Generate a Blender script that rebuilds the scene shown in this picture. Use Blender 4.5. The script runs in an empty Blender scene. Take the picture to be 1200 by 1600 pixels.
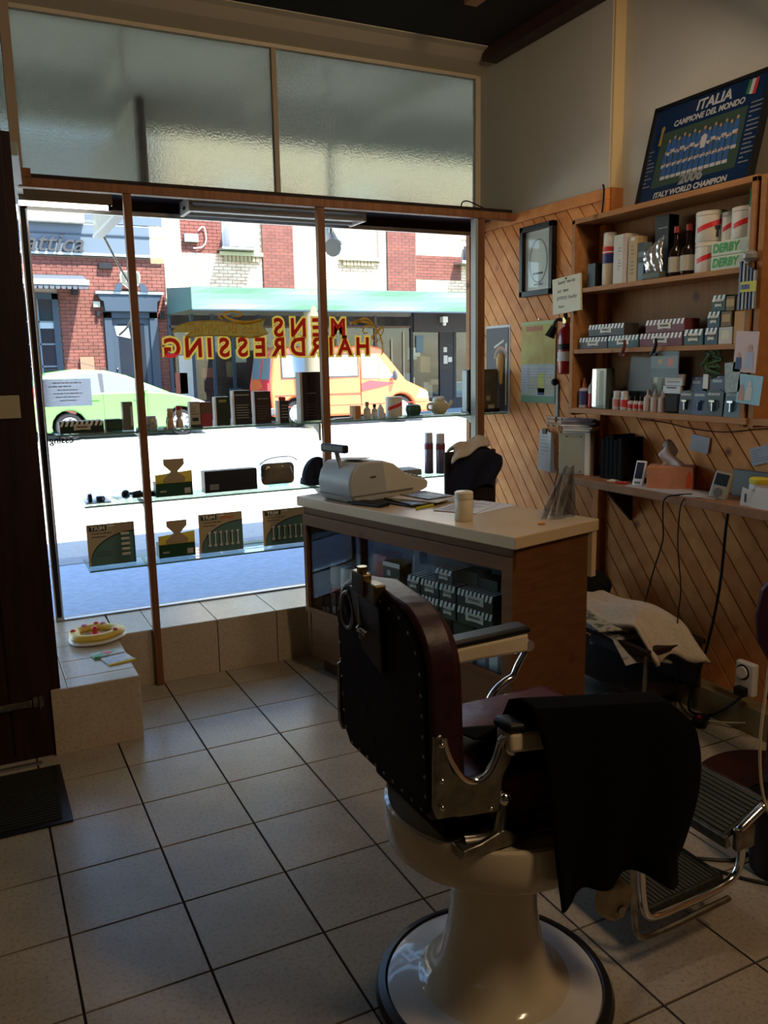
import bpy, math, random
from math import sin, cos, pi, radians, hypot, atan2
from mathutils import Matrix, Vector
random.seed(7)
SC = bpy.context.scene
COL = SC.collection
# ---------------- camera ----------------
cam_d = bpy.data.cameras.new('camera'); cam = bpy.data.objects.new('camera', cam_d); COL.objects.link(cam)
cam_d.sensor_fit = 'VERTICAL'; cam_d.sensor_height = 24.0; cam_d.lens = 24.0 * 1300.8 / 1600
cam_d.clip_start = 0.05; cam_d.clip_end = 300
_r, _d, _f = (0.8954, -0.4448, -0.0185), (-0.0949, -0.1501, -0.9841), (0.435, 0.883, -0.1766)
cam.matrix_world = Matrix(((_r[0], -_d[0], -_f[0], 0), (_r[1], -_d[1], -_f[1], 0), (_r[2], -_d[2], -_f[2], 1.6195), (0, 0, 0, 1)))
SC.camera = cam
# ---------------- world, sun, exposure ----------------
W = bpy.data.worlds.new('sky'); SC.world = W; W.use_nodes = True
nt = W.node_tree; nt.nodes.clear()
sky = nt.nodes.new('ShaderNodeTexSky'); sky.sky_type = 'NISHITA'; sky.sun_disc = False
sky.sun_elevation = radians(58); sky.sun_rotation = radians(150); sky.air_density = 1.0; sky.dust_density = 0.6
bg = nt.nodes.new('ShaderNodeBackground'); wo = nt.nodes.new('ShaderNodeOutputWorld')
bg.inputs['Strength'].default_value = 0.5
tint = nt.nodes.new('ShaderNodeMix'); tint.data_type = 'RGBA'; tint.blend_type = 'MULTIPLY'; tint.inputs[0].default_value = 1.0; tint.inputs[7].default_value = (0.98, 1.0, 1.04, 1)
nt.links.new(sky.outputs[0], tint.inputs[6]); nt.links.new(tint.outputs[2], bg.inputs[0]); nt.links.new(bg.outputs[0], wo.inputs[0])
sd = bpy.data.lights.new('sun', 'SUN'); sd.energy = 13.0; sd.angle = radians(0.6); sd.color = (1.0, 0.95, 0.86)
sun = bpy.data.objects.new('sun', sd); COL.objects.link(sun); sun.location = (10, -10, 20)
SUNV = Vector((0.42, -0.82, 1.5)).normalized()      # towards the sun
sun.rotation_euler = SUNV.to_track_quat('Z', 'Y').to_euler()
SC.view_settings.view_transform = 'Standard'; SC.view_settings.look = 'None'
SC.view_settings.gamma = 1.0; SC.view_settings.exposure = 1.05; SC.view_settings.use_curve_mapping = False
SC.cycles.max_bounces = 7; SC.cycles.diffuse_bounces = 4; SC.cycles.glossy_bounces = 3
SC.cycles.transparent_max_bounces = 14; SC.cycles.transmission_bounces = 5
SC.cycles.sample_clamp_indirect = 3.0; SC.cycles.caustics_reflective = False; SC.cycles.caustics_refractive = False
SC.cycles.use_denoising = True
def area(name, loc, target, size, energy, color):
    l = bpy.data.lights.new(name, 'AREA'); l.shape = 'RECTANGLE'; l.size, l.size_y = size; l.energy = energy; l.color = color
    o = bpy.data.objects.new(name, l); COL.objects.link(o); o.location = loc
    o.rotation_euler = (Vector(loc) - Vector(target)).to_track_quat('Z', 'Y').to_euler(); return o
# lamp of the room, behind the photographer: a warm ceiling batten
area('ceiling_lamp_light', (2.0, 0.0, 3.25), (1.4, 3.6, 1.2), (0.25, 1.2), 20.0, (1.0, 0.70, 0.42))
area('added_window_fill_light', (2.25, 2.5, 3.3), (0.9, 4.3, 0.7), (0.2, 0.9), 7.5, (1.0, 0.80, 0.58))  # added fill without a fixture, brightens the goods in the window

# ---------------- materials ----------------
MATS = {}
def mat(name, col, rough=0.6, metal=0.0, var=0.0, scale=8.0, bump=0.0, coat=0.0, col2=None, spec=0.28, emit=0.0, stretch=None, detail=4.0, thr=(0.35, 0.65)):
    if name in MATS: return MATS[name]
    m = bpy.data.materials.new(name); m.use_nodes = True; t = m.node_tree
    b = t.nodes['Principled BSDF']
    b.inputs['Base Color'].default_value = (*col, 1); b.inputs['Roughness'].default_value = rough
    b.inputs['Metallic'].default_value = metal; b.inputs['Specular IOR Level'].default_value = spec
    b.inputs['Coat Weight'].default_value = coat
    if emit: b.inputs['Emission Color'].default_value = (*col, 1); b.inputs['Emission Strength'].default_value = emit
    c2 = col2 or tuple(max(0, c * (1 - var)) for c in col)
    tc = t.nodes.new('ShaderNodeTexCoord'); mp = t.nodes.new('ShaderNodeMapping')
    t.links.new(tc.outputs['Object'], mp.inputs[0])
    if stretch: mp.inputs['Scale'].default_value = stretch
    n = t.nodes.new('ShaderNodeTexNoise'); n.inputs['Scale'].default_value = scale; n.inputs['Detail'].default_value = detail
    t.links.new(mp.outputs[0], n.inputs['Vector'])
    if var or col2:
        r = t.nodes.new('ShaderNodeValToRGB'); r.color_ramp.elements[0].position = thr[0]; r.color_ramp.elements[1].position = thr[1]
        r.color_ramp.elements[0].color = (*col, 1); r.color_ramp.elements[1].color = (*c2, 1)
        t.links.new(n.outputs['Fac'], r.inputs[0]); t.links.new(r.outputs[0], b.inputs['Base Color'])
    if bump:
        bp = t.nodes.new('ShaderNodeBump'); bp.inputs['Strength'].default_value = bump; bp.inputs['Distance'].default_value = 0.01
        t.links.new(n.outputs['Fac'], bp.inputs['Height']); t.links.new(bp.outputs[0], b.inputs['Normal'])
    MATS[name] = m; return m
def glass_mat(name, tint=(0.96, 0.99, 0.97), refl=0.06, rough=0.0, frost=None, fc=(0.7, 0.75, 0.72)):
    if name in MATS: return MATS[name]
    m = bpy.data.materials.new(name); m.use_nodes = True; t = m.node_tree; t.nodes.clear()
    o = t.nodes.new('ShaderNodeOutputMaterial'); tr = t.nodes.new('ShaderNodeBsdfTransparent'); tr.inputs[0].default_value = (*tint, 1)
    g = t.nodes.new('ShaderNodeBsdfGlossy'); g.inputs['Roughness'].default_value = rough
    lw = t.nodes.new('ShaderNodeLayerWeight'); lw.inputs[0].default_value = 0.5
    pw = t.nodes.new('ShaderNodeMath'); pw.operation = 'POWER'; pw.inputs[1].default_value = 4.5; t.links.new(lw.outputs['Facing'], pw.inputs[0])
    fr = t.nodes.new('ShaderNodeMath'); fr.operation = 'MULTIPLY_ADD'; fr.inputs[1].default_value = 0.8; fr.inputs[2].default_value = refl * .3; t.links.new(pw.outputs[0], fr.inputs[0])
    mx = t.nodes.new('ShaderNodeMixShader'); t.links.new(fr.outputs[0], mx.inputs[0])
    base = tr.outputs[0]
    if frost:
        tl = t.nodes.new('ShaderNodeBsdfTranslucent'); tl.inputs[0].default_value = (*fc, 1)
        rf = t.nodes.new('ShaderNodeBsdfRefraction'); rf.inputs['Roughness'].default_value = 0.22; rf.inputs['IOR'].default_value = 1.15
        rf.inputs[0].default_value = (*fc, 1)
        n = t.nodes.new('ShaderNodeTexNoise'); n.inputs['Scale'].default_value = 90; n.inputs['Detail'].default_value = 3
        tc = t.nodes.new('ShaderNodeTexCoord'); t.links.new(tc.outputs['Object'], n.inputs['Vector'])
        bp = t.nodes.new('ShaderNodeBump'); bp.inputs['Strength'].default_value = 0.28; bp.inputs['Distance'].default_value = 0.01
        t.links.new(n.outputs['Fac'], bp.inputs['Height'])
        for s in (tl, rf, g): t.links.new(bp.outputs[0], s.inputs['Normal'])
        g.inputs['Roughness'].default_value = 0.3
        m2 = t.nodes.new('ShaderNodeMixShader'); m2.inputs[0].default_value = frost
        t.links.new(rf.outputs[0], m2.inputs[1]); t.links.new(tl.outputs[0], m2.inputs[2]); base = m2.outputs[0]
    t.links.new(base, mx.inputs[1]); t.links.new(g.outputs[0], mx.inputs[2]); t.links.new(mx.outputs[0], o.inputs[0])
    MATS[name] = m; return m
def wood_mat(name, c1, c2, knot=(0.12, 0.035, 0.015), rough=0.35, scale=1.0, stretch=(3, 3, 3), spec=0.12):
    """pine-like: growth-ring bands plus scattered dark knots, varied per object"""
    if name in MATS: return MATS[name]
    m = bpy.data.materials.new(name); m.use_nodes = True; t = m.node_tree; b = t.nodes['Principled BSDF']
    tc = t.nodes.new('ShaderNodeTexCoord'); mp = t.nodes.new('ShaderNodeMapping'); mp.inputs['Scale'].default_value = stretch
    t.links.new(tc.outputs['Object'], mp.inputs[0])
    n = t.nodes.new('ShaderNodeTexNoise'); n.inputs['Scale'].default_value = 4 * scale; n.inputs['Detail'].default_value = 6
    t.links.new(mp.outputs[0], n.inputs['Vector'])
    oi = t.nodes.new('ShaderNodeObjectInfo'); ma = t.nodes.new('ShaderNodeMath'); ma.operation = 'MULTIPLY_ADD'; ma.inputs[1].default_value = 0.35; 
    t.links.new(oi.outputs['Random'], ma.inputs[0]); t.links.new(n.outputs['Fac'], ma.inputs[2])
    r = t.nodes.new('ShaderNodeValToRGB'); r.color_ramp.elements[0].position = 0.4; r.color_ramp.elements[1].position = 0.9
    r.color_ramp.elements[0].color = (*c1, 1); r.color_ramp.elements[1].color = (*c2, 1); t.links.new(ma.outputs[0], r.inputs[0])
    v = t.nodes.new('ShaderNodeTexVoronoi'); v.inputs['Scale'].default_value = 4.2; t.links.new(tc.outputs['Object'], v.inputs['Vector'])
    vr = t.nodes.new('ShaderNodeValToRGB'); vr.color_ramp.elements[0].position = 0.05; vr.color_ramp.elements[1].position = 0.13
    vr.color_ramp.elements[0].color = (1, 1, 1, 1); vr.color_ramp.elements[1].color = (0, 0, 0, 1); t.links.new(v.outputs['Distance'], vr.inputs[0])
    mx = t.nodes.new('ShaderNodeMix'); mx.data_type = 'RGBA'; mx.inputs[7].default_value = (*knot, 1)
    t.links.new(vr.outputs[0], mx.inputs[0]); t.links.new(r.outputs[0], mx.inputs[6]); t.links.new(mx.outputs[2], b.inputs['Base Color'])
    b.inputs['Roughness'].default_value = max(rough, .5); b.inputs['Specular IOR Level'].default_value = spec
    MATS[name] = m; return m
def tile_mat(name, c1, c2, c3, rough):
    m = mat(name, c1, rough, col2=c2, scale=5, detail=3, thr=(0.3, 0.7)); t = m.node_tree; b = t.nodes['Principled BSDF']
    src = b.inputs['Base Color'].links[0].from_socket
    n = t.nodes.new('ShaderNodeTexNoise'); n.inputs['Scale'].default_value = 80; n.inputs['Detail'].default_value = 9; n.inputs['Roughness'].default_value = 0.75
    tc = [k for k in t.nodes if k.type == 'TEX_COORD'][0]; t.links.new(tc.outputs['Object'], n.inputs['Vector'])
    r = t.nodes.new('ShaderNodeValToRGB'); r.color_ramp.elements[0].position = 0.5; r.color_ramp.elements[1].position = 0.68
    r.color_ramp.elements[0].color = (0, 0, 0, 1); r.color_ramp.elements[1].color = (0.75, 0.75, 0.75, 1); t.links.new(n.outputs['Fac'], r.inputs[0])
    mx = t.nodes.new('ShaderNodeMix'); mx.data_type = 'RGBA'; mx.inputs[7].default_value = (*c3, 1)
    t.links.new(r.outputs[0], mx.inputs[0]); t.links.new(src, mx.inputs[6]); t.links.new(mx.outputs[2], b.inputs['Base Color'])
    return m
white = mat('white_paint', (0.72, 0.72, 0.7), 0.5)
paper = mat('paper', (0.68, 0.67, 0.66), 0.7, var=0.06, scale=20)
cream = mat('cream_paper', (0.66, 0.6, 0.46), 0.7)
ink = mat('ink', (0.03, 0.03, 0.04), 0.6)
red = mat('red_print', (0.6, 0.03, 0.03), 0.45)
green = mat('green_print', (0.03, 0.3, 0.06), 0.5)
black = mat('black_plastic', (0.006, 0.006, 0.007), 0.45)
blackm = mat('matt_black', (0.005, 0.005, 0.005), 0.9, spec=.2)
chrome = mat('chrome', (0.75, 0.74, 0.72), 0.14, 1.0)
nickel = mat('worn_nickel', (0.34, 0.31, 0.25), 0.3, 1.0, var=0.4, scale=30)
brass = mat('brass', (0.24, 0.17, 0.08), 0.25, 1.0)
alu = mat('aluminium', (0.5, 0.5, 0.5), 0.35, 0.9)
pine = wood_mat('pine', (0.78, 0.34, 0.105), (0.57, 0.20, 0.055))
pine_unit = wood_mat('pine_shelving', (0.42, 0.20, 0.075), (0.32, 0.14, 0.05), rough=0.45, stretch=(8, 1.5, 8))
timber = wood_mat('stained_timber', (0.26, 0.12, 0.055), (0.15, 0.062, 0.028), rough=0.4, stretch=(14, 14, 1.2))
counter_wood = wood_mat('counter_veneer', (0.17, 0.075, 0.028), (0.12, 0.048, 0.018), rough=0.4, stretch=(2, 2, 14))
darkwood = mat('dark_wood', (0.028, 0.014, 0.010), 0.7, var=0.5, scale=3, stretch=(10, 10, 1))
doorwood = mat('door_wood', (0.030, 0.008, 0.007), 0.55, var=0.55, scale=4, stretch=(9, 9, 0.8))
plaster = mat('plaster', (0.56, 0.53, 0.44), 0.8, var=0.08, scale=3)
plaster_lit = mat('plaster_warm_lit', (0.62, 0.47, 0.25), 0.8)
laminate = mat('laminate', (0.58, 0.44, 0.27), 0.28, var=0.08, scale=3)
porcelain = mat('porcelain', (0.62, 0.54, 0.38), 0.13, coat=0.6, var=0.1, scale=5)
porc_w = mat('porcelain_white', (0.66, 0.65, 0.62), 0.2, coat=0.5, var=0.08, scale=14)
leather = mat('oxblood_leather', (0.032, 0.008, 0.011), 0.42, var=0.4, scale=25, bump=0.2)
leather_b = mat('dark_leather', (0.004, 0.0025, 0.0025), 0.8, var=0.4, scale=30, bump=0.2, spec=.15)
rubber = mat('rubber', (0.015, 0.015, 0.018), 0.28)
glass = glass_mat('window_glass')
shelfglass = glass_mat('shelf_glass', (0.80, 0.90, 0.86))
cabglass = glass_mat('cabinet_glass', (0.92, 0.95, 0.95))
frosted = glass_mat('frosted_glass', frost=0.3, fc=(0.50, 0.52, 0.46))
tile = tile_mat('floor_tile', (0.41, 0.355, 0.27), (0.33, 0.285, 0.22), (0.12, 0.10, 0.08), 0.3)
tile_w = tile_mat('ledge_tile', (0.5, 0.42, 0.31), (0.43, 0.36, 0.26), (0.27, 0.21, 0.15), 0.25)
grout = mat('grout', (0.03, 0.014, 0.012), 0.9)

# ---------------- mesh building ----------------
class B:
    def __init__(s, off=None): s.v = []; s.f = []; s.o = Vector(off) if off is not None else Vector((0, 0, 0))
    def add(s, vs, fs):
        n = len(s.v); s.v += [tuple(Vector(p) - s.o) for p in vs]; s.f += [tuple(i + n for i in f) for f in fs]; return s
    def box(s, x0, x1, y0, y1, z0, z1):
        return s.add([(x0, y0, z0), (x1, y0, z0), (x1, y1, z0), (x0, y1, z0), (x0, y0, z1), (x1, y0, z1), (x1, y1, z1), (x0, y1, z1)],
                     [(0, 3, 2, 1), (4, 5, 6, 7), (0, 1, 5, 4), (1, 2, 6, 5), (2, 3, 7, 6), (3, 0, 4, 7)])
    def prism(s, pts, plane, a, b):
        """2D outline (u, v) extruded between a and b along the remaining axis"""
        ar = sum(pts[i][0] * pts[(i + 1) % len(pts)][1] - pts[(i + 1) % len(pts)][0] * pts[i][1] for i in range(len(pts)))
        if ar < 0: pts = pts[::-1]
        k = {'xz': lambda u, v, w: (u, w, v), 'yz': lambda u, v, w: (w, u, v), 'xy': lambda u, v, w: (u, v, w)}[plane]
        n = len(pts); vs = [k(u, v, a) for u, v in pts] + [k(u, v, b) for u, v in pts]
        fs = [tuple(range(n))[::-1], tuple(range(n, 2 * n))] + [(i, (i + 1) % n, n + (i + 1) % n, n + i) for i in range(n)]
        if plane == 'xz': fs = [f[::-1] for f in fs]
        return s.add(vs, fs)
    def lathe(s, prof, cx=0, cy=0, n=24, cap=True):
        vs = []; fs = []
        for r, z in prof: vs += [(cx + r * cos(2 * pi * i / n), cy + r * sin(2 * pi * i / n), z) for i in range(n)]
        for j in range(len(prof) - 1):
            for i in range(n): fs.append((j * n + i, j * n + (i + 1) % n, (j + 1) * n + (i + 1) % n, (j + 1) * n + i))
        if cap:
            if prof[0][0] > 1e-4: fs.append(tuple(range(n))[::-1])
            if prof[-1][0] > 1e-4: fs.append(tuple((len(prof) - 1) * n + i for i in range(n)))
        return s.add(vs, fs)
    def cyl(s, p0, p1, r0, r1=None, n=12):
        r1 = r0 if r1 is None else r1; p0 = Vector(p0); p1 = Vector(p1); d = (p1 - p0).normalized()
        a = d.orthogonal().normalized(); b = d.cross(a)
        vs = [p0 + (a * cos(2 * pi * i / n) + b * sin(2 * pi * i / n)) * r0 for i in range(n)] + [p1 + (a * cos(2 * pi * i / n) + b * sin(2 * pi * i / n)) * r1 for i in range(n)]
        return s.add(vs, [tuple(range(n))[::-1], tuple(range(n, 2 * n))] + [(i, (i + 1) % n, n + (i + 1) % n, n + i) for i in range(n)])
    def tube(s, pts, r, n=8, rs=None, sub=3):
        P = [Vector(p) for p in pts]
        if sub > 1 and len(P) > 2:      # catmull-rom
            Q = []
            for i in range(len(P) - 1):
                a, b, c, d = P[max(i - 1, 0)], P[i], P[i + 1], P[min(i + 2, len(P) - 1)]
                for k in range(sub):
                    t = k / sub
                    Q.append(0.5 * ((2 * b) + (c - a) * t + (2 * a - 5 * b + 4 * c - d) * t * t + (3 * b - a - 3 * c + d) * t ** 3))
            P = Q + [P[-1]]
        vs = []; up = None
        for i, p in enumerate(P):
            d = (P[min(i + 1, len(P) - 1)] - P[max(i - 1, 0)]).normalized()
            a = d.orthogonal().normalized() if up is None else (up - d * up.dot(d)).normalized()
            up = a; b = d.cross(a); rr = r if rs is None else rs[0] + (rs[1] - rs[0]) * i / (len(P) - 1)
            vs += [p + (a * cos(2 * pi * k / n) + b * sin(2 * pi * k / n)) * rr for k in range(n)]
        m = len(P)
        fs = [(j * n + i, j * n + (i + 1) % n, (j + 1) * n + (i + 1) % n, (j + 1) * n + i) for j in range(m - 1) for i in range(n)]
        return s.add(vs, fs + [tuple(range(n))[::-1], tuple((m - 1) * n + i for i in range(n))])
    def ball(s, c, r, n=10, sx=1, sy=1, sz=1):
        vs = []; fs = []; m = n // 2 + 1
        for j in range(m + 1):
            th = pi * j / m
            vs += [(c[0] + r * sx * sin(th) * cos(2 * pi * i / n), c[1] + r * sy * sin(th) * sin(2 * pi * i / n), c[2] - r * sz * cos(th)) for i in range(n)]
        for j in range(m):
            for i in range(n): fs.append((j * n + i, j * n + (i + 1) % n, (j + 1) * n + (i + 1) % n, (j + 1) * n + i))
        return s.add(vs, fs)
    def grid(s, fn, nu, nv, closed=False):
        vs = [fn(i / nu, j / nv) for j in range(nv + 1) for i in range(nu + 1)]
        return s.add(vs, [(j * (nu + 1) + i, j * (nu + 1) + i + 1, (j + 1) * (nu + 1) + i + 1, (j + 1) * (nu + 1) + i) for j in range(nv) for i in range(nu)])
    def out(s, name, m, parent=None, bevel=0, smooth=False, solid=0, seg=2):
        me = bpy.data.meshes.new(name); me.from_pydata(s.v, [], s.f); me.validate(); me.update()
        me.materials.append(m); o = bpy.data.objects.new(name, me); COL.objects.link(o)
        if parent: o.parent = parent
        if smooth:
            for p in me.polygons: p.use_smooth = True
            try: me.set_sharp_from_angle(angle=radians(38))
            except Exception: pass
        if solid:
            q = o.modifiers.new('solid', 'SOLIDIFY'); q.thickness = solid; q.offset = 0
        if bevel:
            q = o.modifiers.new('bevel', 'BEVEL'); q.width = bevel; q.segments = seg; q.limit_method = 'ANGLE'
        return o
def tag(o, label=None, cat=None, group=None, kind=None):
    if label: o['label'] = label
    if cat: o['category'] = cat
    if group: o['group'] = group
    if kind: o['kind'] = kind
    return o
def root(name, label, cat, loc=(0, 0, 0), rot=0.0, group=None):
    o = bpy.data.objects.new(name, None); COL.objects.link(o); o.location = loc; o.rotation_euler = (0, 0, rot); o.empty_display_size = 0.05
    return tag(o, label, cat, group)
def struct(o): o['kind'] = 'structure'; return o
def sroot(name, label=None):
    o = bpy.data.objects.new(name, None); COL.objects.link(o); o['kind'] = 'structure'
    if label: o['label'] = label
    return o
TXT = {}
def text(s, size, m, parent, x, z, y=-0.001, name='lettering', align='CENTER', bold=0.0, sx=1.0, mirror=False, rot=0.0, shear=0.0, depth=0.0):
    """lettering on the local xz plane, read from -y; (x, z) is the centre of the line"""
    key = (s, size, bold, align, sx, mirror, shear, depth, m.name)
    if key not in TXT:
        c = bpy.data.curves.new(name, 'FONT'); c.body = s; c.size = size; c.align_x = align; c.align_y = 'CENTER'; c.offset = bold; c.shear = shear; c.extrude = depth
        c.resolution_u = 3
        o = bpy.data.objects.new('t', c); COL.objects.link(o); bpy.context.view_layer.update()
        me = bpy.data.meshes.new_from_object(o.evaluated_get(bpy.context.evaluated_depsgraph_get()))
        bpy.data.objects.remove(o)
        for v in me.vertices:
            a, b, e = v.co; v.co = ((-a if mirror else a) * sx, -e, b)
        me.materials.clear(); me.materials.append(m); TXT[key] = me
    o = bpy.data.objects.new(name, TXT[key]); COL.objects.link(o); o.parent = parent; o.location = (x, y, z); o.rotation_euler = (0, rot, 0)
    return o
def scrawl(parent, x0, x1, z0, z1, rows, y=-0.001, m=None, seedv=1, name='print', h=0.25):
    """rows of short dashes standing for print too small to read"""
    rnd = random.Random(seedv); b = B(); dz = (z1 - z0) / rows
    for r in range(rows):
        x = x0; z = z1 - (r + 0.5) * dz
        while x < x1 - (x1 - x0) * 0.05:
            w = (x1 - x0) * rnd.uniform(0.05, 0.16); e = min(x + w, x1)
            b.add([(x, y, z - dz * h / 2), (e, y, z - dz * h / 2), (e, y, z + dz * h / 2), (x, y, z + dz * h / 2)], [(0, 1, 2, 3)])
            x = e + (x1 - x0) * 0.03
            if rnd.random() < 0.06: break
    return b.out(name, m or ink, parent)
def quad(parent, x0, x1, z0, z1, m, name='print', y=-0.0006):
    return B().add([(x0, y, z0), (x1, y, z0), (x1, y, z1), (x0, y, z1)], [(0, 1, 2, 3)]).out(name, m, parent)
def poly(parent, pts, m, name='print', y=-0.0006):
    return B().add([(a, y, b) for a, b in pts], [tuple(range(len(pts)))]).out(name, m, parent)

# =====================================================================
# ROOM
# =====================================================================
fl = sroot('floor', 'mottled beige ceramic floor tiles with dark brown grout')
B().box(-2.2, 3.1, -2.5, 4.25, -0.06, -0.006).out('grout_bed', grout, fl)
tm = None; G = 0.33
for i in range(-6, 10):
    for j in range(-2, 13):
        x0, y0 = 0.1172 + (i - 1) * G, 0.0422 + j * G
        if y0 > 4.15 or x0 > 2.95 or y0 < -0.7 or x0 < -1.9: continue
        if tm is None:
            g = 0.0036; bb = B().prism([(g, g), (G - g, g), (G - g, G - g), (g, G - g)], 'xy', -0.006, -0.0003)
            bb.add([(g + .001, g + .001, 0), (G - g - .001, g + .001, 0), (G - g - .001, G - g - .001, 0), (g + .001, G - g - .001, 0)], [(0, 1, 2, 3)])
            n = len(bb.v); bb.f = [f for f in bb.f if f != (4, 5, 6, 7)] + [(4, 5, n - 3, n - 4), (5, 6, n - 2, n - 3), (6, 7, n - 1, n - 2), (7, 4, n - 4, n - 1)]
            o = bb.out('tile', tile, fl); tm = o.data
        else:
            o = bpy.data.objects.new('tile', tm); COL.objects.link(o); o.parent = fl
        o.location = (x0, y0, 0)
# raised tiled ledge under the window and the plinth that runs forward by the door
lg = sroot('trim_1', 'raised window ledge clad in pale tiles')
B().box(0.56, 2.95, 4.225, 4.68, 0.0, 0.28).out('core', grout, lg)
B().box(0.20, 0.552, 3.60, 4.68, 0.0, 0.28).out('core', grout, lg)
def slab(x0, x1, y0, y1, z0, z1, m=tile_w, nm='tile', par=None):
    return B().box(x0, x1, y0, y1, z0, z1).out(nm, m, par or lg, bevel=0.0015, seg=1)
xs = [0.562, 0.745, 1.075, 1.405, 1.735, 2.065, 2.395, 2.725, 2.95]
for a, b in zip(xs[:-1], xs[1:]):
    slab(a + .002, b - .002, 4.215, 4.60, 0.281, 0.292); slab(a + .002, b - .002, 4.604, 4.68, 0.281, 0.292)
    slab(a + .002, b - .002, 4.21, 4.224, 0.0, 0.29)
slab(0.195, 0.556, 3.585, 3.598, 0.0, 0.291)
ys = [3.588, 3.70, 3.93, 4.16, 4.39, 4.60]
for a, b in zip(ys[:-1], ys[1:]): slab(0.265, 0.556, a + .002, b - .002, 0.281, 0.292)
slab(0.265, 0.556, 4.604, 4.68, 0.281, 0.292)
for a, b in zip([3.588, 3.86, 4.13, 4.40], [3.86, 4.13, 4.40, 4.68]): slab(0.197, 0.262, a + .002, b - .002, 0.281, 0.292)
for a, b in ((3.60, 3.9), (3.9, 4.21)): slab(0.553, 0.562, a + .002, b - .002, 0.0, 0.281)
# right wall: plaster above, diagonal pine boards below
wr = sroot('wall_right', 'right wall, cream plaster over diagonal knotty pine boards')
B().box(2.97, 3.12, 3.42, 4.62, 0, 3.5).out('plaster_panel', plaster, wr)
B().box(3.04, 3.14, -2.5, 3.42, 0, 3.5).out('plaster_panel', plaster, wr)
B().box(2.975, 3.05, 3.405, 3.42, 2.46, 3.5).out('corner_strip', plaster_lit, wr)  # jog face of the wall, its warm light put into the plaster colour
def clip(poly_, nx, nz, lo, hi):
    def half(P, k, sgn):
        Q = []
        for i in range(len(P)):
            a, b = P[i], P[(i + 1) % len(P)]; da = sgn * (a[0] * nx + a[1] * nz - k); db = sgn * (b[0] * nx + b[1] * nz - k)
            if da >= 0: Q.append(a)
            if da * db < 0: t = da / (da - db); Q.append((a[0] + (b[0] - a[0]) * t, a[1] + (b[1] - a[1]) * t))
        return Q
    return half(half(poly_, lo, 1), hi, -1)
ANG = radians(50)
def boards(par, x, rect, w=0.077, th=0.012, phase=0.0):
    ny, nz = -sin(ANG), cos(ANG); y0, y1, z0, z1 = rect
    P = [(y0, z0), (y1, z0), (y1, z1), (y0, z1)]; ds = [a * ny + b * nz for a, b in P]
    k = math.floor((min(ds) - phase) / w)
    while phase + k * w < max(ds):
        q = clip(P, ny, nz, phase + k * w + 0.0019, phase + (k + 1) * w - 0.0019); k += 1
        if len(q) < 3: continue
        ar = abs(sum(q[i][0] * q[(i + 1) % len(q)][1] - q[(i + 1) % len(q)][0] * q[i][1] for i in range(len(q))) / 2)
        if ar < 3e-4: continue
        q2 = [q[0]]
        for p in q[1:]:
            if hypot(p[0] - q2[-1][0], p[1] - q2[-1][1]) > 1e-4: q2.append(p)
        c = Vector((x, sum(p[0] for p in q2) / len(q2), sum(p[1] for p in q2) / len(q2)))
        B().prism(q2, 'yz', x, x + th).out('board', pine, par, bevel=0.002, seg=1)
B().box(2.962, 2.985, 3.42, 4.60, 0.0, 2.46).out('board_backing', darkwood, wr)
boards(wr, 2.95, (3.445, 4.60, 0.12, 2.40))
B().box(2.94, 2.965, 3.40, 4.60, 2.40, 2.455).out('top_rail', pine, wr, bevel=.003)
B().box(2.94, 2.965, 3.40, 3.445, 0.12, 2.40).out('end_stile', pine, wr, bevel=.003)
B().box(2.965, 3.045, 3.39, 3.405, 0.12, 2.455).out('end_board', wood_mat('pine_end', (0.5, 0.19, 0.06), (0.4, 0.14, 0.04)), wr)
B().box(2.998, 3.045, -2.4, 3.405, 0.0, 2.26).out('board_backing', darkwood, wr)
boards(wr, 2.985, (1.2, 3.39, 0.12, 1.345), w=0.085, phase=0.03)
B().box(2.985, 3.0, -2.4, 1.195, 0.12, 1.36).out('board_panel', pine, wr)
sk = sroot('baseboard_right', 'painted olive skirting along the right wall')
B().box(2.90, 2.985, -2.4, 3.39, 0, 0.125).out('skirting', mat('olive_paint', (0.24, 0.2, 0.11), 0.5, var=0.2), sk, bevel=.004)
# small warped cable over the rail
def cable(name, label, pts, r, m, grp=None, sub=4):
    o = B(pts[0]).tube(pts, r, 6, sub=sub).out(name, m, smooth=True); o.location = pts[0]; return tag(o, label, 'cable', grp)
cable('cable', 'black cable hooked over the right end of the window beam', [(2.60, 4.22, 2.475), (2.66, 4.3, 2.52), (2.74, 4.36, 2.54), (2.86, 4.4, 2.52), (2.955, 4.42, 2.50)], .004, black)
cable('cable', 'black cable dangling over the end of the pine panelling', [(2.935, 3.42, 2.47), (2.925, 3.40, 2.44), (2.93, 3.41, 2.38), (2.935, 3.43, 2.30)], .005, black)
# ceiling and cornices
ce = sroot('ceiling', 'dark timber ceiling')
B().box(-2.2, 3.14, -2.5, 4.45, 3.40, 3.46).out('ceiling_panel', mat('ceiling_stain', (.012, .008, .006), .9), ce)
B().box(2.87, 2.968, 3.40, 4.42, 3.335, 3.40).out('ceiling_batten', mat('batten_brown', (0.05, 0.018, 0.014), 0.5), ce)
B().box(2.93, 3.04, -2.4, 3.40, 3.335, 3.40).out('ceiling_batten', MATS['batten_brown'], ce)
B().box(2.35, 2.42, 3.70, 3.78, 3.33, 3.40).out('bracket', pine_unit, ce)
tr = sroot('trim_2', 'coved cream cornice above the transom')
cv = [(4.62, 3.30)] + [(4.62 - 0.24 + 0.24 * cos(a), 3.305 + 0.09 * sin(a) * 1.0) for a in [radians(k) for k in range(0, 91, 15)]] + [(4.34, 3.40), (4.34, 3.42), (4.62, 3.42)]
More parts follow.
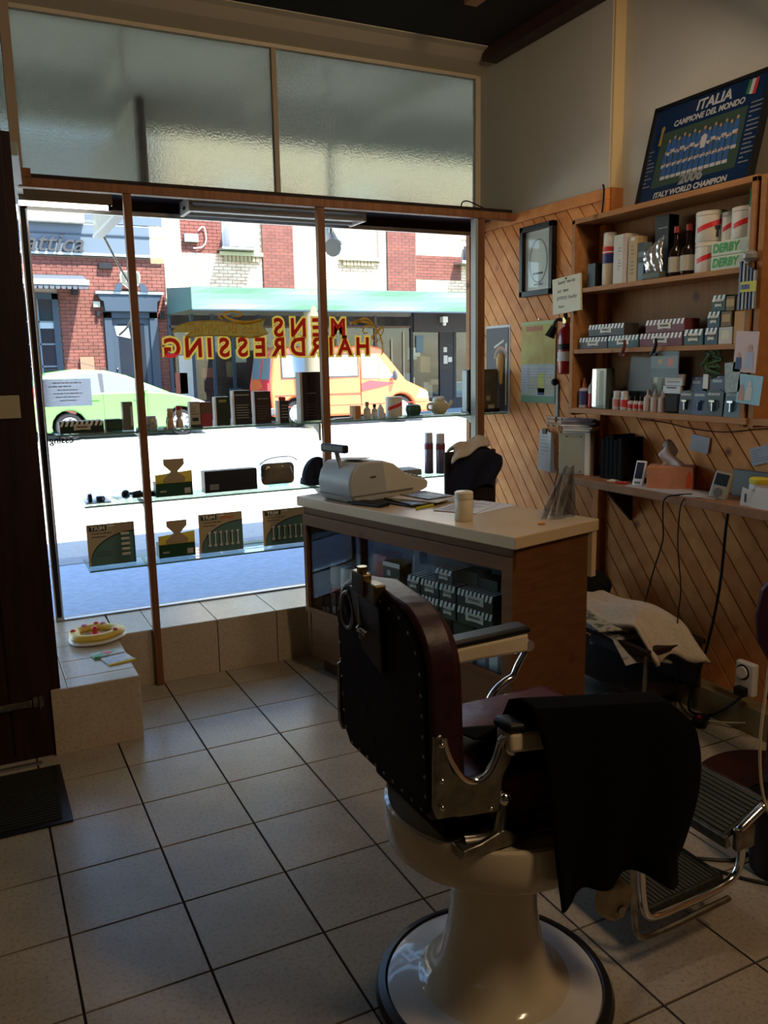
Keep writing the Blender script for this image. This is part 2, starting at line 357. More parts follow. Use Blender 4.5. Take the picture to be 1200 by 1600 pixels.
B().prism([(4.60, 3.30), (4.585, 3.315), (4.55, 3.325), (4.47, 3.35), (4.40, 3.385), (4.36, 3.395), (4.36, 3.42), (4.68, 3.42), (4.68, 3.30)], 'yz', -0.2, 2.97).out('cove', mat('cornice_paint', (0.5, 0.44, 0.33), 0.6), tr)
# rear and left walls (behind the photographer)
struct(B().box(-2.3, 3.14, -2.6, -2.5, 0, 3.46).out('wall_back', plaster))
struct(B().box(-2.3, -2.2, -2.5, 4.0, 0, 3.46).out('wall_left', plaster))
wf = sroot('wall_front', 'front wall beside and above the entrance')
B().box(-2.2, -0.78, 3.62, 3.72, 0, 3.46).out('wall_panel', plaster, wf)
B().box(-0.78, 0.20, 3.62, 3.70, 2.56, 3.46).out('wall_panel', plaster, wf)
# front door leaf, dark timber
dr = sroot('door_1', 'dark red-brown timber entrance door')
B().box(-0.76, 0.205, 3.60, 3.645, 0.004, 2.53).out('door_leaf', doorwood, dr, bevel=.003)
B().box(0.035, 0.042, 3.596, 3.60, 0.03, 2.53).out('joint_shadow_gap', blackm, dr)
for z0, z1 in ((0.42, 1.30), (1.50, 2.38)): B().box(-0.62, 0.0, 3.585, 3.60, z0, z1).out('door_panel', doorwood, dr, bevel=.008)
B().box(0.03, 0.182, 3.588, 3.60, 1.430, 1.520).out('push_plate', mat('old_cream_paint', (0.4, 0.36, 0.25), 0.5), dr, bevel=.003)
h = B().box(-0.25, 0.12, 3.586, 3.596, 0.235, 0.265).out('strap_hinge', nickel, dr, bevel=.002)
hb = B().cyl((0.150, 3.592, 0.222), (0.150, 3.592, 0.28), .006).box(0.125, 0.165, 3.592, 3.598, 0.23, 0.275)
for x in (-0.1, 0.0, 0.09): hb.cyl((x, 3.578, 0.25), (x, 3.588, 0.25), .008)
hb.out('hinge_knuckle', nickel, dr)
B().box(-0.9, 0.135, 3.53, 3.552, 0.0, 0.010).out('door_sill', alu, dr)
ed = B().box(-0.76, 0.205, 3.592, 3.6, 2.49, 2.53).out('door_head', doorwood, dr)
# entrance mat
mt = root('door_mat', 'black ribbed rubber doormat on the tiles before the entrance door', 'mat', (-0.3, 3.25, 0))
B((-0.3, 3.25, 0)).box(-0.95, 0.2, 3.0, 3.49, 0.001, 0.008).out('border', rubber, mt, bevel=.003)
b = B((-0.3, 3.25, 0))
for k in range(22): b.box(-0.92, 0.165, 3.03 + k * .0205, 3.042 + k * .0205, 0.008, 0.013)
tag(b.out('ribs', mat('mat_pile', (0.02, 0.022, 0.02), 0.95), mt), kind='stuff')

# =====================================================================
# SHOPFRONT
# =====================================================================
w1 = sroot('window_1', 'large plate glass shop window')
B().box(0.345, 2.915, 4.615, 4.623, 0.295, 2.40).out('pane', glass, w1)
B().box(0.33, 2.95, 4.60, 4.64, 2.40, 2.50).out('head_frame', darkwood, w1)
B().box(0.35, 2.95, 4.585, 4.60, 2.385, 2.408).out('head_rail', alu, w1)
B().box(0.35, 2.95, 4.60, 4.635, 0.29, 0.30).out('sill_bead', alu, w1)
B().box(2.915, 2.96, 4.58, 4.66, 0.29, 2.42).out('jamb', timber, w1)
B().box(2.895, 2.915, 4.60, 4.64, 0.29, 2.40).out('jamb_bead', pine_unit, w1)
pp = B().box(0.318, 0.342, 4.622, 4.652, 0.30, 2.42).out('corner_post', darkwood, w1)
B().box(0.309, 0.316, 4.60, 4.65, 0.30, 2.42).box(0.344, 0.35, 4.605, 4.65, 0.30, 2.42).out('corner_bead', alu, w1)
B().box(0.31, 0.352, 4.60, 4.655, 0.292, 0.312).out('post_shoe', alu, w1)
w2 = sroot('window_2', 'side pane of the shop window beside the door')
B().box(0.222, 0.230, 3.62, 4.60, 0.295, 2.42).out('pane', glass, w2)
B().prism([(0.21, 3.62), (0.26, 3.62), (0.345, 4.65), (0.295, 4.65)], 'xy', 2.42, 2.47).out('header', mat('grey_green_paint', (0.35, 0.4, 0.36), 0.5), w2)
B().box(0.205, 0.235, 3.60, 3.63, 0.29, 2.5).out('stile', doorwood, w2)
w3 = sroot('window_3', 'frosted transom panes above the beam')
B().box(0.345, 1.64, 4.612, 4.62, 2.50, 3.31).out('pane', frosted, w3)
B().box(1.66, 2.94, 4.612, 4.62, 2.50, 3.31).out('pane', frosted, w3)
tm_ = mat('transom_paint', (0.36, 0.27, 0.17), 0.5)
B().box(1.636, 1.664, 4.59, 4.63, 2.48, 3.31).out('mullion', tm_, w3, bevel=.002)
B().box(0.30, 0.345, 4.58, 4.63, 2.48, 3.40).out('mullion', tm_, w3, bevel=.002)
B().box(2.935, 2.97, 4.59, 4.63, 2.46, 3.31).out('mullion', mat('cream_paint', (0.55, 0.47, 0.34), 0.5), w3, bevel=.002)
B().box(0.34, 2.94, 4.585, 4.63, 3.295, 3.32).out('head_bead', MATS['cream_paint'], w3)
B().box(-0.6, 0.30, 4.60, 4.63, 2.50, 3.40).out('pane', frosted, w3)
t3 = sroot('trim_3', 'stained timber beam with slim posts in front of the window')
B().box(0.29, 2.962, 4.17, 4.22, 2.415, 2.455).out('beam', timber, t3, bevel=.003)
B().box(0.29, 0.345, 4.17, 4.22, 2.455, 2.495).out('beam_block', timber, t3, bevel=.003)
B().box(0.29, 2.95, 4.22, 4.60, 2.458, 2.482).out('soffit', darkwood, t3)
for x, w in ((0.755, .018), (1.727, .020), (2.712, .020)): B().box(x - w, x + w, 4.175, 4.215, 0.0 if x < 2 else 0, 2.415).out('post', timber, t3, bevel=.003)
B().box(2.672, 2.69, 4.18, 4.23, 0.29, 2.415).out('metal_upright', mat('grey_metal', (0.32, 0.33, 0.3), 0.45), t3)
# =====================================================================
# GLASS DISPLAY SHELVES
# =====================================================================
def gshelf(x0, x1, z, label, bx, y0=4.23, y1=4.52):
    r = root('glass_shelf', label, 'shelf', ((x0 + x1) / 2, y0, z)); L = r.location
    B(L).box(x0, x1, y0, y1, z - 0.008, z).out('glass_pane', shelfglass, r)
    B(L).box(x0, x1, y0 - .0015, y0, z - 0.008, z).out('polished_edge', mat('glass_edge', (0.12, 0.28, 0.24), 0.15), r)
    for x in bx: B(L).prism([(4.22, z - .10), (4.22, z - .009), (4.47, z - .009), (4.45, z - .02), (4.30, z - .03), (4.24, z - .06)], 'yz', x - .006, x + .006).out('bracket', mat('bracket_enamel', (0.5, 0.55, 0.48), 0.5), r)
gshelf(0.36, 2.93, 1.308, 'topmost glass shelf across the shop window', (0.755, 1.70, 2.69))
gshelf(0.46, 2.55, 0.955, 'middle glass shelf across the shop window', (0.755, 1.70))
gshelf(0.46, 1.72, 0.632, 'lowest glass shelf across the shop window', (0.755,))
# =====================================================================
# SMALL GOODS (local frame: x right, y away, z up; front face at y = 0)
# =====================================================================
FXR = -pi / 2          # things on the right wall face -x
def carton(name, label, cat, loc, rot, w, h, d, m, marks=(), group=None, bev=0.002):
    o = B().box(-w / 2, w / 2, 0, d, 0, h).out(name, m, bevel=bev, seg=1); o.location = loc; o.rotation_euler = (0, 0, rot); tag(o, label, cat, group)
    for k in marks:
        if k[0] == 'q': quad(o, *k[1:5], k[5], name=k[6] if len(k) > 6 else 'printed_panel')
        elif k[0] == 't': text(k[1], k[2], k[3], o, k[4], k[5])
        elif k[0] == 's': scrawl(o, *k[1:5], k[5], m=k[6], name='small_print', seedv=len(label))
    return o
def lathe_thing(name, label, cat, loc, prof, m, cap=None, capm=None, band=None, bandm=None, n=16, group=None, extra=None):
    r = root(name, label, cat, loc, group=group)
    B().lathe(prof, n=n).out('body', m, r, smooth=True)
    if cap: B().lathe(cap, n=n).out('cap', capm, r, smooth=True)
    if band: B().lathe(band, n=n, cap=False).out('label_band', bandm, r, smooth=True)
    if extra: extra(r)
    return r
boxgreen = mat('carton_green', (0.012, 0.03, 0.018), 0.5)
platecol = mat('plate_cream', (.64, .61, .5), 0.6)
stripew = mat('stripe_white', (0.8, 0.8, 0.77), 0.55)
def shave_box(label, loc, rot, w, h, d, m, group=None, txt='PRORASO', name='shaving_box', plate=True, lid=True, stm=None, open_=0.0):
    """striped barber-shop carton with an arched name plate"""
    r = root(name, label, 'box', loc, rot, group)
    B().box(-w / 2, w / 2, 0, d, 0, h).out('carton', m, r, bevel=.0015, seg=1)
    b = B(); n = max(3, int(w / 0.022)); s = w / n; zt, zb = h, h * 0.60
    for k in range(n):
        x = -w / 2 + k * s
        P = [(x, zb), (x + s * .55, zb), (min(x + s * .95, w / 2), zt), (x + s * .4, zt)]
        b.add([(a, -0.0008, c) for a, c in P], [(0, 1, 2, 3)])
        b.add([(P[3][0], 0, h + .0006), (P[2][0], 0, h + .0006), (P[2][0], d, h + .0006), (P[3][0], d, h + .0006)], [(0, 1, 2, 3)])
    b.out('striped_band', stm or stripew, r)
    if plate:
        pw, ph = min(w * .5, h * 1.4), h * .52; P = []
        for t in range(9): u = -1 + t / 4; P.append((u * pw / 2, h * .52 + ph * (.5 - .1 * (1 - abs(u)))))
        P = P + [(-a, 2 * h * .52 - c) for a, c in P]
        B().add([(a, -0.002, c) for a, c in P], [tuple(range(len(P)))[::-1]]).out('name_plate', platecol, r)
        text(txt, h * .2, ink, r, 0, h * .52, y=-0.003, bold=0.0006, sx=min(1.0, pw / (h * .2 * len(txt) * .62)))
    return r
# ---- top window shelf (z 1.308) ----
Z1 = 1.308; ZL = []
dgreen = mat('dark_green_card', (0.03, 0.09, 0.05), 0.5)
shave_box('long dark striped carton at the left end of the top glass shelf', (0.488, 4.31, Z1), 0, .205, .056, .12, boxgreen)
carton('small_box', 'small dark green box right of the long striped carton', 'box', (.643, 4.33, Z1), 0, .078, .058, .07, dgreen, [('s', -.03, .03, .015, .045, 3, mat('pale_green', (.15, .25, .16), .6))])
carton('tall_box', 'tall grey-beige box in front of the left window post', 'box', (.713, 4.33, Z1), 0, .05, .142, .05, mat('greybeige', (.27, .25, .2), .5), [('q', .012, .022, .02, .12, stripew)])
o = lathe_thing('tub', 'clear tub of wrapped blades just right of the left window post', 'tub', (.834, 4.38, Z1), [(.028, 0), (.032, .01), (.03, .045), (.024, .058)], mat('clear_plastic', (.45, .42, .36), .2, var=.5, scale=60), [(.025, .058), (.027, .064), (.0, .066)], mat('blueish_white', (.5, .55, .62), .3))
hg = mat('amber_liquid', (.5, .3, .16), .2)
lathe_thing('bottle', 'stubby amber hourglass bottle without a red cap on the top glass shelf', 'bottle', (.925, 4.35, Z1), [(.017, 0), (.018, .01), (.016, .04), (.011, .05), (.016, .062), (.017, .072), (.014, .082)], hg, [(.015, .082), (.016, .086), (.015, .1), (0, .101)], mat('beige_cap', (.55, .45, .33), .4))
lathe_thing('bottle', 'pale hourglass bottle with a red cap on the top glass shelf', 'bottle', (.971, 4.35, Z1), [(.019, 0), (.02, .01), (.018, .035), (.01, .05), (.016, .065), (.018, .078), (.014, .09)], mat('pale_liquid', (.55, .45, .36), .25), [(.013, .09), (.014, .092), (.014, .112), (0, .114)], mat('red_cap', (.4, .03, .03), .35))
carton('tall_box', 'beige upright box printed with small ovals', 'box', (1.051, 4.33, Z1), 0, .053, .13, .05, mat('beige_card', (.38, .34, .26), .6), [('q', -.016, .016, .03, .048, ink), ('q', -.026, .026, 0, .012, ink), ('s', -.018, .018, .06, .12, 4, mat('brown_ink', (.12, .08, .05), .6))])
o = carton('tall_box', 'upright box, brown above and red below', 'box', (1.111, 4.33, Z1), 0, .06, .126, .05, mat('crimson_card', (.33, .04, .06), .5), [('q', -.03, .03, .068, .126, mat('brown_card', (.13, .08, .05), .5))])
silver = mat('silver_print', (.45, .45, .43), .4)
carton('tall_box', 'blackish green upright box with one small gold line near its top', 'box', (1.198, 4.33, Z1), 0, .078, .15, .06, mat('black_green_card', (.02, .035, .022), .4), [('q', -.02, .02, .122, .135, mat('gold_print', (.3, .26, .1), .4)), ('q', -.039, -.034, 0, .15, stripew)])
carton('tall_box', 'black upright box with large pale lettering at its top', 'box', (1.306, 4.33, Z1), 0, .098, .18, .06, mat('charcoal_card', (.02, .02, .024), .4), [('s', -.038, .038, .145, .168, 1, silver), ('s', -.035, .035, .03, .11, 6, silver), ('q', -.049, -.044, 0, .18, stripew)])
carton('tall_box', 'dark brown upright box with a row of small letters near its top', 'box', (1.42, 4.33, Z1), 0, .09, .172, .06, mat('brownblack_card', (.035, .018, .016), .4), [('s', -.03, .03, .125, .14, 1, silver), ('s', -.035, .035, .02, .1, 6, mat('dim_print', (.13, .1, .09), .5))])
o = carton('tall_box', 'narrow black box with a red rose-shaped stopper on top', 'box', (1.535, 4.33, Z1), 0, .06, .118, .05, mat('charcoal_card', (.02, .02, .024), .4), [('q', -.03, -.022, 0, .118, stripew), ('s', -.012, .025, .02, .1, 5, silver)])
B().ball((-.008, .02, .128), .012).ball((.01, .02, .127), .012).out('red_stopper', mat('red_cap', (.4, .03, .03), .35), o)
o = carton('tall_box', 'tallest black box, half hidden behind the middle window post', 'box', (1.71, 4.36, Z1), 0, .125, .268, .07, mat('plum_black_card', (.022, .014, .02), .4), [('s', -.025, .03, .145, .158, 1, silver), ('s', -.03, .03, .02, .1, 5, mat('dim_print', (.13, .1, .09), .5)), ('q', -.062, -.05, 0, .268, alu)])
carton('small_box', 'orange wooden-looking box right of the middle window post', 'box', (1.975, 4.33, Z1), 0, .05, .072, .05, mat('orange_card', (.42, .17, .07), .6), [('q', -.025, -.012, 0, .072, cream)])
bot = [(.019, 0), (.02, .004), (.02, .05), (.009, .062), (.009, .07)]
lathe_thing('bottle', 'small bottle with a beige label and brown cap beside the orange box', 'bottle', (2.042, 4.34, Z1), bot, mat('clear_glass_white', (.5, .5, .46), .15), [(.011, .07), (.011, .092), (0, .093)], mat('brown_cap', (.25, .16, .09), .4), [(.0204, .012), (.0204, .045)], cream)
lathe_thing('bottle', 'small bottle with a black cap on the top glass shelf', 'bottle', (2.089, 4.34, Z1), [(.016, 0), (.017, .004), (.017, .045), (.008, .056), (.008, .06)], mat('clear_glass_white', (.5, .5, .46), .15), [(.01, .06), (.01, .078), (0, .079)], black, [(.0174, .01), (.0174, .035)], paper)
lathe_thing('bottle', 'plain white tapered bottle left of the white striped jar', 'bottle', (2.137, 4.36, Z1), [(.022, 0), (.023, .005), (.021, .045), (.01, .065), (.006, .075), (0, .076)], mat('milky_plastic', (.62, .63, .64), .3))
def striped_jar(label, loc, r, h, group=None, stripe=True, scale=1, m=None):
    t = root('jar', label, 'jar', loc, group=group)
    B().lathe([(r * .94, 0), (r, .006), (r, h * .84), (r * .93, h * .86)], n=24).out('body', m or mat('jar_white', (.64, .6, .53), .35), t, smooth=True)
    B().lathe([(r * .97, h * .84), (r * 1.02, h * .86), (r * 1.0, h * .99), (r * .9, h), (0, h)], n=24).out('lid', mat('jar_lid', (.6, .56, .48), .4), t, smooth=True)
    if stripe:      # red diagonal ribbon on the side that faces the room
        b = B(); n = 12; vs = []
        for k in range(n + 1):
            a = radians(-160 + 150 * k / n) - (pi / 5 if loc[0] > 2.7 else 0); z = h * (.30 + .38 * k / n)
            for dz in (0, h * .17): vs.append((r * 1.012 * cos(a), r * 1.012 * sin(a), z + dz))
        b.add(vs, [(2 * k, 2 * k + 2, 2 * k + 3, 2 * k + 1) for k in range(n)]); b.out('red_stripe', mat('red_stripe', (.62, .03, .035), .4), t)
        b = B(); a = radians(-45) - (pi / 2.6 if loc[0] > 2.7 else 0); R_ = r * 1.015
        def sp(da, z): return (R_ * cos(a + da), R_ * sin(a + da), z)
        b.add([sp(-.16, h * .36), sp(.16, h * .36), sp(.2, h * .5), sp(-.2, h * .5)], [(0, 1, 2, 3)]).add([sp(-.1, h * .12), sp(.1, h * .12), sp(.07, h * .36), sp(-.07, h * .36)], [(0, 1, 2, 3)])
        b.out('pole_emblem', ink, t)
    return t
striped_jar('white rounded jar with a red diagonal stripe on the glass window shelf', (2.235, 4.38, Z1), .05, .115)
t = root('pot', 'dark green ribbed pot on the top glass shelf', 'pot', (2.364, 4.38, Z1))
b = B(); b.grid(lambda u, v: ((.034 + .012 * sin(v * pi * .8) + .003 * cos(u * 2 * pi * 8)) * cos(2 * pi * u), (.034 + .012 * sin(v * pi * .8) + .003 * cos(u * 2 * pi * 8)) * sin(2 * pi * u), v * .055), 48, 6); b.out('body', dgreen, t, smooth=True)
B().lathe([(.04, .05), (.043, .058), (.03, .064), (0, .065)], n=20).out('rim', dgreen, t, smooth=True)
t = root('teapot', 'cream teapot-like shaving mug with handle and cloth stuffed in it', 'mug', (2.54, 4.38, Z1))
pm = mat('cream_glaze', (.5, .44, .28), .25)
B().lathe([(.035, 0), (.045, .01), (.055, .04), (.052, .065), (.038, .078), (.038, .084)], n=24).out('body', pm, t, smooth=True)
B().tube([(-.045, 0, .065), (-.075, 0, .06), (-.078, 0, .035), (-.05, 0, .022)], .006, 8).out('handle', pm, t, smooth=True)
B().tube([(.045, 0, .03), (.075, 0, .05), (.09, 0, .078)], .01, 8, rs=(.014, .008)).out('spout', pm, t, smooth=True)
b = B(); b.ball((-.01, 0, .088), .03, 12, sz=.5).ball((.02, .005, .094), .022, 10, sz=.6); b.out('cloth', paper, t, smooth=True)
bx = root('hardback_box', 'big dark olive boxed set at the right end of the top glass shelf', 'box', (2.83, 4.33, Z1))
B().box(-.11, .10, 0, .05, .02, .26).out('box', mat('olive_black', (.055, .05, .035), .45), bx, bevel=.003)
B().box(-.115, .11, -.005, .08, 0, .022).out('tray', black, bx)
B().box(-.125, -.112, 0, .05, .01, .255).out('pale_side', mat('pale_grey', (.45, .5, .48), .5), bx)
scrawl(bx, -.09, .05, .1, .24, 9, m=mat('dim_print', (.13, .1, .09), .5), name='print', seedv=5)
quad(bx, .015, .045, .07, .1, mat('dim_print2', (.22, .2, .15), .5), 'square_mark'); quad(bx, .03, .075, .02, .045, mat('tape_tan', (.3, .27, .2), .5), 'tape')
for i in range(3):      # grey flat packets lying in front
    pass
o = B().box(-.06, .06, 0, .05, 0, .004).box(-.03, .08, .01, .06, .004, .008).out('packet', mat('grey_plastic', (.2, .22, .25), .3)); o.location = (1.87, 4.31, Z1); tag(o, 'flat dark packets lying right of the middle window post', 'packet')
# ---- middle window shelf (z 0.955) ----
Z2 = .955
def clearpack(name, label, loc, w, h, d, core, rot=0, cat='packet'):
    t = root(name, label, cat, loc, rot)
    b = B(); rnd = random.Random(w * 1000)
    def fn(u, v):
        a = 2 * pi * u; k = 1 + .18 * sin(5 * a + 3 * v) * sin(pi * v)
        return (w / 2 * cos(a) * sin(pi * (.12 + .76 * v)) * k, d / 2 * sin(a) * sin(pi * (.12 + .76 * v)) * k, h * v + .004 * sin(9 * a))
    b.grid(fn, 28, 8).out('wrapper', glass_mat('clear_wrap_glass', (.78, .84, .92), rough=.05), t, smooth=True)
    core(t); return t
clearpack('hair_clipper_pack', 'blue and clear blister packet at the left end of the middle glass shelf', (.53, 4.34, Z2), .10, .05, .09,
          lambda t: (B().box(-.04, -.02, -.02, .02, .006, .045).box(.0, .04, -.02, .02, .006, .03).out('blue_clipper', mat('navy_plastic', (.03, .05, .14), .3), t, bevel=.004), B().box(-.055, .065, -.04, .04, 0, .005).out('tray', alu, t)))
clearpack('hair_brush_pack', 'clear bag with a black round brush on the middle glass shelf', (.66, 4.38, Z2), .11, .05, .1, lambda t: (B().ball((.02, 0, .024), .022, 12).out('brush_head', black, t, smooth=True), B().tube([(.03, 0, .024), (.1, .02, .03)], .007, 6).out('brush_handle', black, t, smooth=True)))
o = B().box(-.06, .06, 0, .05, 0, .026).out('case', black, bevel=.003); o.location = (.775, 4.38, Z2); tag(o, 'low black oblong case behind the left window post', 'case')
yel = mat('yellow_card', (.62, .5, .05), .55); kraft = mat('kraft_card', (.4, .3, .18), .7); deepgreen = mat('deep_green', (.012, .06, .03), .5)
def ydisplay(loc, label):
    t = root('display_box', label, 'box', loc)
    B().box(-.095, .095, 0, .07, 0, .075).out('green_carton', deepgreen, t)
    B().add([(-.095, -.0015, .075), (.095, -.0015, .075), (.10, .02, .128), (-.092, .02, .112)], [(0, 1, 2, 3)]).add([(-.095, -.0015, .07), (.095, -.0015, .07), (.095, -.0015, .0755), (-.095, -.0015, .0755)], [(0, 1, 2, 3)]).out('yellow_flap', yel, t, solid=.002)
    B().prism([(-.055, .074), (.055, .074), (.06, .095), (.02, .13), (.055, .165), (.055, .195), (-.05, .195), (-.05, .165), (-.015, .13), (-.05, .095)], 'xz', -.006, -.003).out('kraft_stand', kraft, t)
    quad(t, .052, .084, .012, .04, silver, 'barcode', y=-.0018); scrawl(t, -.075, -.02, .02, .036, 1, y=-.002, m=silver, h=.6)
ydisplay((.92, 4.33, Z2), 'green and yellow display carton with a kraft card on the middle glass shelf')
o = carton('flat_box', 'long black carton with a small barcode on the middle glass shelf', 'box', (1.225, 4.33, Z2), 0, .29, .115, .07, mat('charcoal_card', (.02, .02, .024), .4), [('q', -.12, -.07, .015, .045, mat('grey_label', (.22, .22, .22), .5))])
o.rotation_euler = (0, 0, .03)
clearpack('sponge_bag', 'zipped clear bag holding a brown sponge on the middle glass shelf', (1.50, 4.37, Z2), .24, .17, .1,
          lambda t: (B().box(-.095, .095, -.025, .025, .012, .13).out('sponge', mat('sponge_brown', (.3, .21, .12), .9, var=.4, scale=12, bump=.4), t, bevel=.03, seg=4), B().tube([(-.11, -.02, .13), (-.05, -.03, .16), (.06, -.03, .165), (.11, -.02, .14)], .003, 6).out('zip', mat('pale_grey', (.45, .5, .48), .5), t)), cat='bag')
t = root('cap', 'dark navy rounded cap behind the cash register', 'cap', (1.73, 4.36, Z2))
B().grid(lambda u, v: (.095 * cos(pi * u) * cos(pi / 2 * v) , .06 * sin(2 * pi * u) * cos(pi / 2 * v), .15 * (sin(pi / 2 * v)) ** .8), 24, 8).out('crown', mat('navy_cloth', (.015, .018, .035), .8), t, smooth=True)
B().lathe([(.095, .0), (.098, .004), (.095, .03)], n=24).out('band', mat('navy_cloth', (.015, .018, .035), .8), t, smooth=True)
def spraycan(label, loc, r, h, m, capm, bandm, group=None):
    return lathe_thing('spray_can', label, 'spray can', loc, [(r * .95, 0), (r, .004), (r, h * .74), (r * .86, h * .77)], m, [(r * .88, h * .76), (r * .9, h * .78), (r * .88, h * .98), (r * .8, h), (0, h)], capm, [(r * 1.01, h * .60), (r * 1.01, h * .73)], bandm, group=group)
lav = mat('lavender_can', (.2, .18, .26), .3, 0.3, var=.3, scale=30); maroon = mat('maroon_band', (.2, .03, .07), .4)
spraycan('left one of two lavender spray cans on the middle glass shelf', (2.462, 4.37, Z2), .027, .245, lav, mat('lilac_cap', (.5, .5, .56), .35), maroon)
spraycan('right one of two lavender spray cans on the middle glass shelf', (2.52, 4.33, Z2), .028, .24, lav, MATS['lilac_cap'], maroon)
carton('flat_box', 'low flat grey carton behind the cash register', 'box', (2.28, 4.33, Z2), 0, .22, .035, .15, mat('grey_card', (.22, .21, .2), .6))
clearpack('crumpled_bag', 'crumpled clear plastic bag beside the lavender spray cans', (2.63, 4.36, Z2), .15, .11, .1, lambda t: B().ball((0, 0, .02), .018, 8).out('blue_clip', mat('blue_plastic', (.08, .15, .3), .4), t), cat='bag')
# ---- lowest window shelf (z 0.632) ----
Z3 = .632
tan = mat('tan_card', (.46, .37, .23), .6); tealg = mat('teal_card', (.10, .20, .18), .55)
def trimcard(x0, w, h, label, kind):
    t = root('nail_clipper_card', label, 'card', (x0 + w / 2, 4.33, Z3)); 
    B().box(-w / 2, w / 2, 0, .004, 0, h).out('backing_card', tan, t)
    P = []
    for k in range(13):
        a = pi - (pi / 2) * k / 12; P.append((w / 2 + (w * .95) * cos(a), h * .1 + h * .68 * sin(a)))
    poly(t, [(-w * .45, 0)] + P + [(w / 2, h * .78), (w / 2, 0)], tealg, 'teal_swoosh', y=-.0008)
    poly(t, [(p[0], p[1] + .003) for p in P] + [(p[0] + .003, p[1] - .002) for p in P[::-1]], ink, 'swoosh_line', y=-.0014)
    quad(t, -w * .45, -w * .09, h * .845, h * .97, mat('navy_print', (.02, .05, .06), .5), 'logo_panel', y=-.001)
    text('TRIM', h * .13, mat('pale_tan', (.8, .72, .55), .5), t, -w * .27, h * .905, y=-.0016, bold=.0009, sx=1.15)
    scrawl(t, -w * .4, w * .02, h * .66, h * .82, 2, y=-.0016, name='small_print', seedv=3)
    quad(t, -w * .06, w * .08, h * .93, h * .96, stripew, 'hang_slot', y=-.001)
    if kind == 1:
        for k in range(5): B().box(w * .2, w * .38, -.012, -.001, h * (.2 + .125 * k), h * (.26 + .125 * k)).out('nail_clipper', mat('bright_steel', (.75, .75, .72), .35, .3), t, bevel=.002)
        scrawl(t, -w * .35, 0, h * .2, h * .35, 3, y=-.0016, name='small_print', seedv=8)
    else:
        for k in range(6):
            x = -w * .28 + k * w * .13
            B().cyl((x, -.008, h * .18), (x, -.008, h * .52), .0042, n=6).box(x - .008, x + .008, -.01, -.004, h * .16, h * .22).box(x - .008, x + .008, -.01, -.004, h * .5, h * .54).out('nail_tool', mat('bright_steel', (.75, .75, .72), .35, .3), t)
        if kind == 2: scrawl(t, .0, w * .3, h * .82, h * .93, 1, y=-.0016, m=mat('orange_print', (.6, .16, .05), .5), name='price_mark', h=.6, seedv=5)
    return t
trimcard(.47, .232, .212, 'tan card with a column of five nail clippers, left of the left window post', 1)
ydisplay((.915, 4.33, Z3), 'green and yellow display carton with a kraft card on the lowest glass shelf')
trimcard(1.035, .238, .21, 'tan nail tool card with an orange price mark, middle of the lowest glass shelf', 2)
trimcard(1.39, .25, .2, 'tan nail tool card at the right end of the lowest glass shelf', 3)
# ---- on the plinth by the door ----
t = root('toy_steering_ring', 'yellow and white baby activity ring with a red knob on the tiled plinth', 'toy', (.455, 4.19, .292))
b = B(); b.grid(lambda u, v: ((.105 + .012 * cos(6 * pi * 2 * u / 2) + .028 * cos(2 * pi * v)) * cos(2 * pi * u), (.085 + .02 * cos(2 * pi * v)) * 1.1 * sin(2 * pi * u), .036 + .020 * sin(2 * pi * v)), 48, 10)
b.out('yellow_ring', mat('toy_yellow', (.7, .5, .08), .35), t, smooth=True)
b = B(); b.grid(lambda u, v: ((.105 + .012 * cos(6 * pi * u) + .03 * cos(2 * pi * v)) * cos(2 * pi * u), (.085 + .022 * cos(2 * pi * v)) * 1.1 * sin(2 * pi * u), .013 + .012 * sin(2 * pi * v)), 48, 10)
b.out('white_base', mat('toy_white', (.7, .7, .68), .4), t, smooth=True)
B().lathe([(.03, .02), (.03, .03), (.013, .04), (.015, .06), (.009, .07), (0, .072)], n=16).out('red_knob', mat('toy_red', (.6, .04, .03), .35), t, smooth=True)
for q_ in ((.09, -.05, .055), (-.1, .02, .056), (.02, .1, .056)): B().ball(q_, .014, sz=.6).out('red_button', MATS['toy_red'], t, smooth=True)
for q_ in ((.05, .085, .05), (-.04, .09, .05)): B().ball(q_, .019, sz=.7).out('pink_button', mat('toy_pink', (.6, .25, .35), .4), t, smooth=True)
o = root('picture_book', 'colourful cloth baby book with a yellow bottom edge on the tiled plinth', 'book', (.505, 3.84, .292), radians(12))
B().box(-.06, .06, -.05, .05, 0, .008).out('cover', mat('sky_print', (.35, .45, .6), .5, col2=(.6, .6, .62), scale=30), o, bevel=.002)
B().box(-.06, .065, -.062, -.045, 0, .007).out('yellow_edge', yel, o)
o = root('soft_book', 'green and white printed soft book lying behind the picture book', 'book', (.475, 3.93, .292), radians(8))
B().box(-.07, .07, -.035, .035, 0, .012).out('cover', mat('green_white_print', (.05, .3, .1), .5, col2=(.6, .6, .6), scale=22), o, bevel=.003)
B().lathe([(.02, .012), (.02, .0135), (0, .014)], n=16).out('face_print', mat('toy_red', (.6, .04, .03), .35), o)

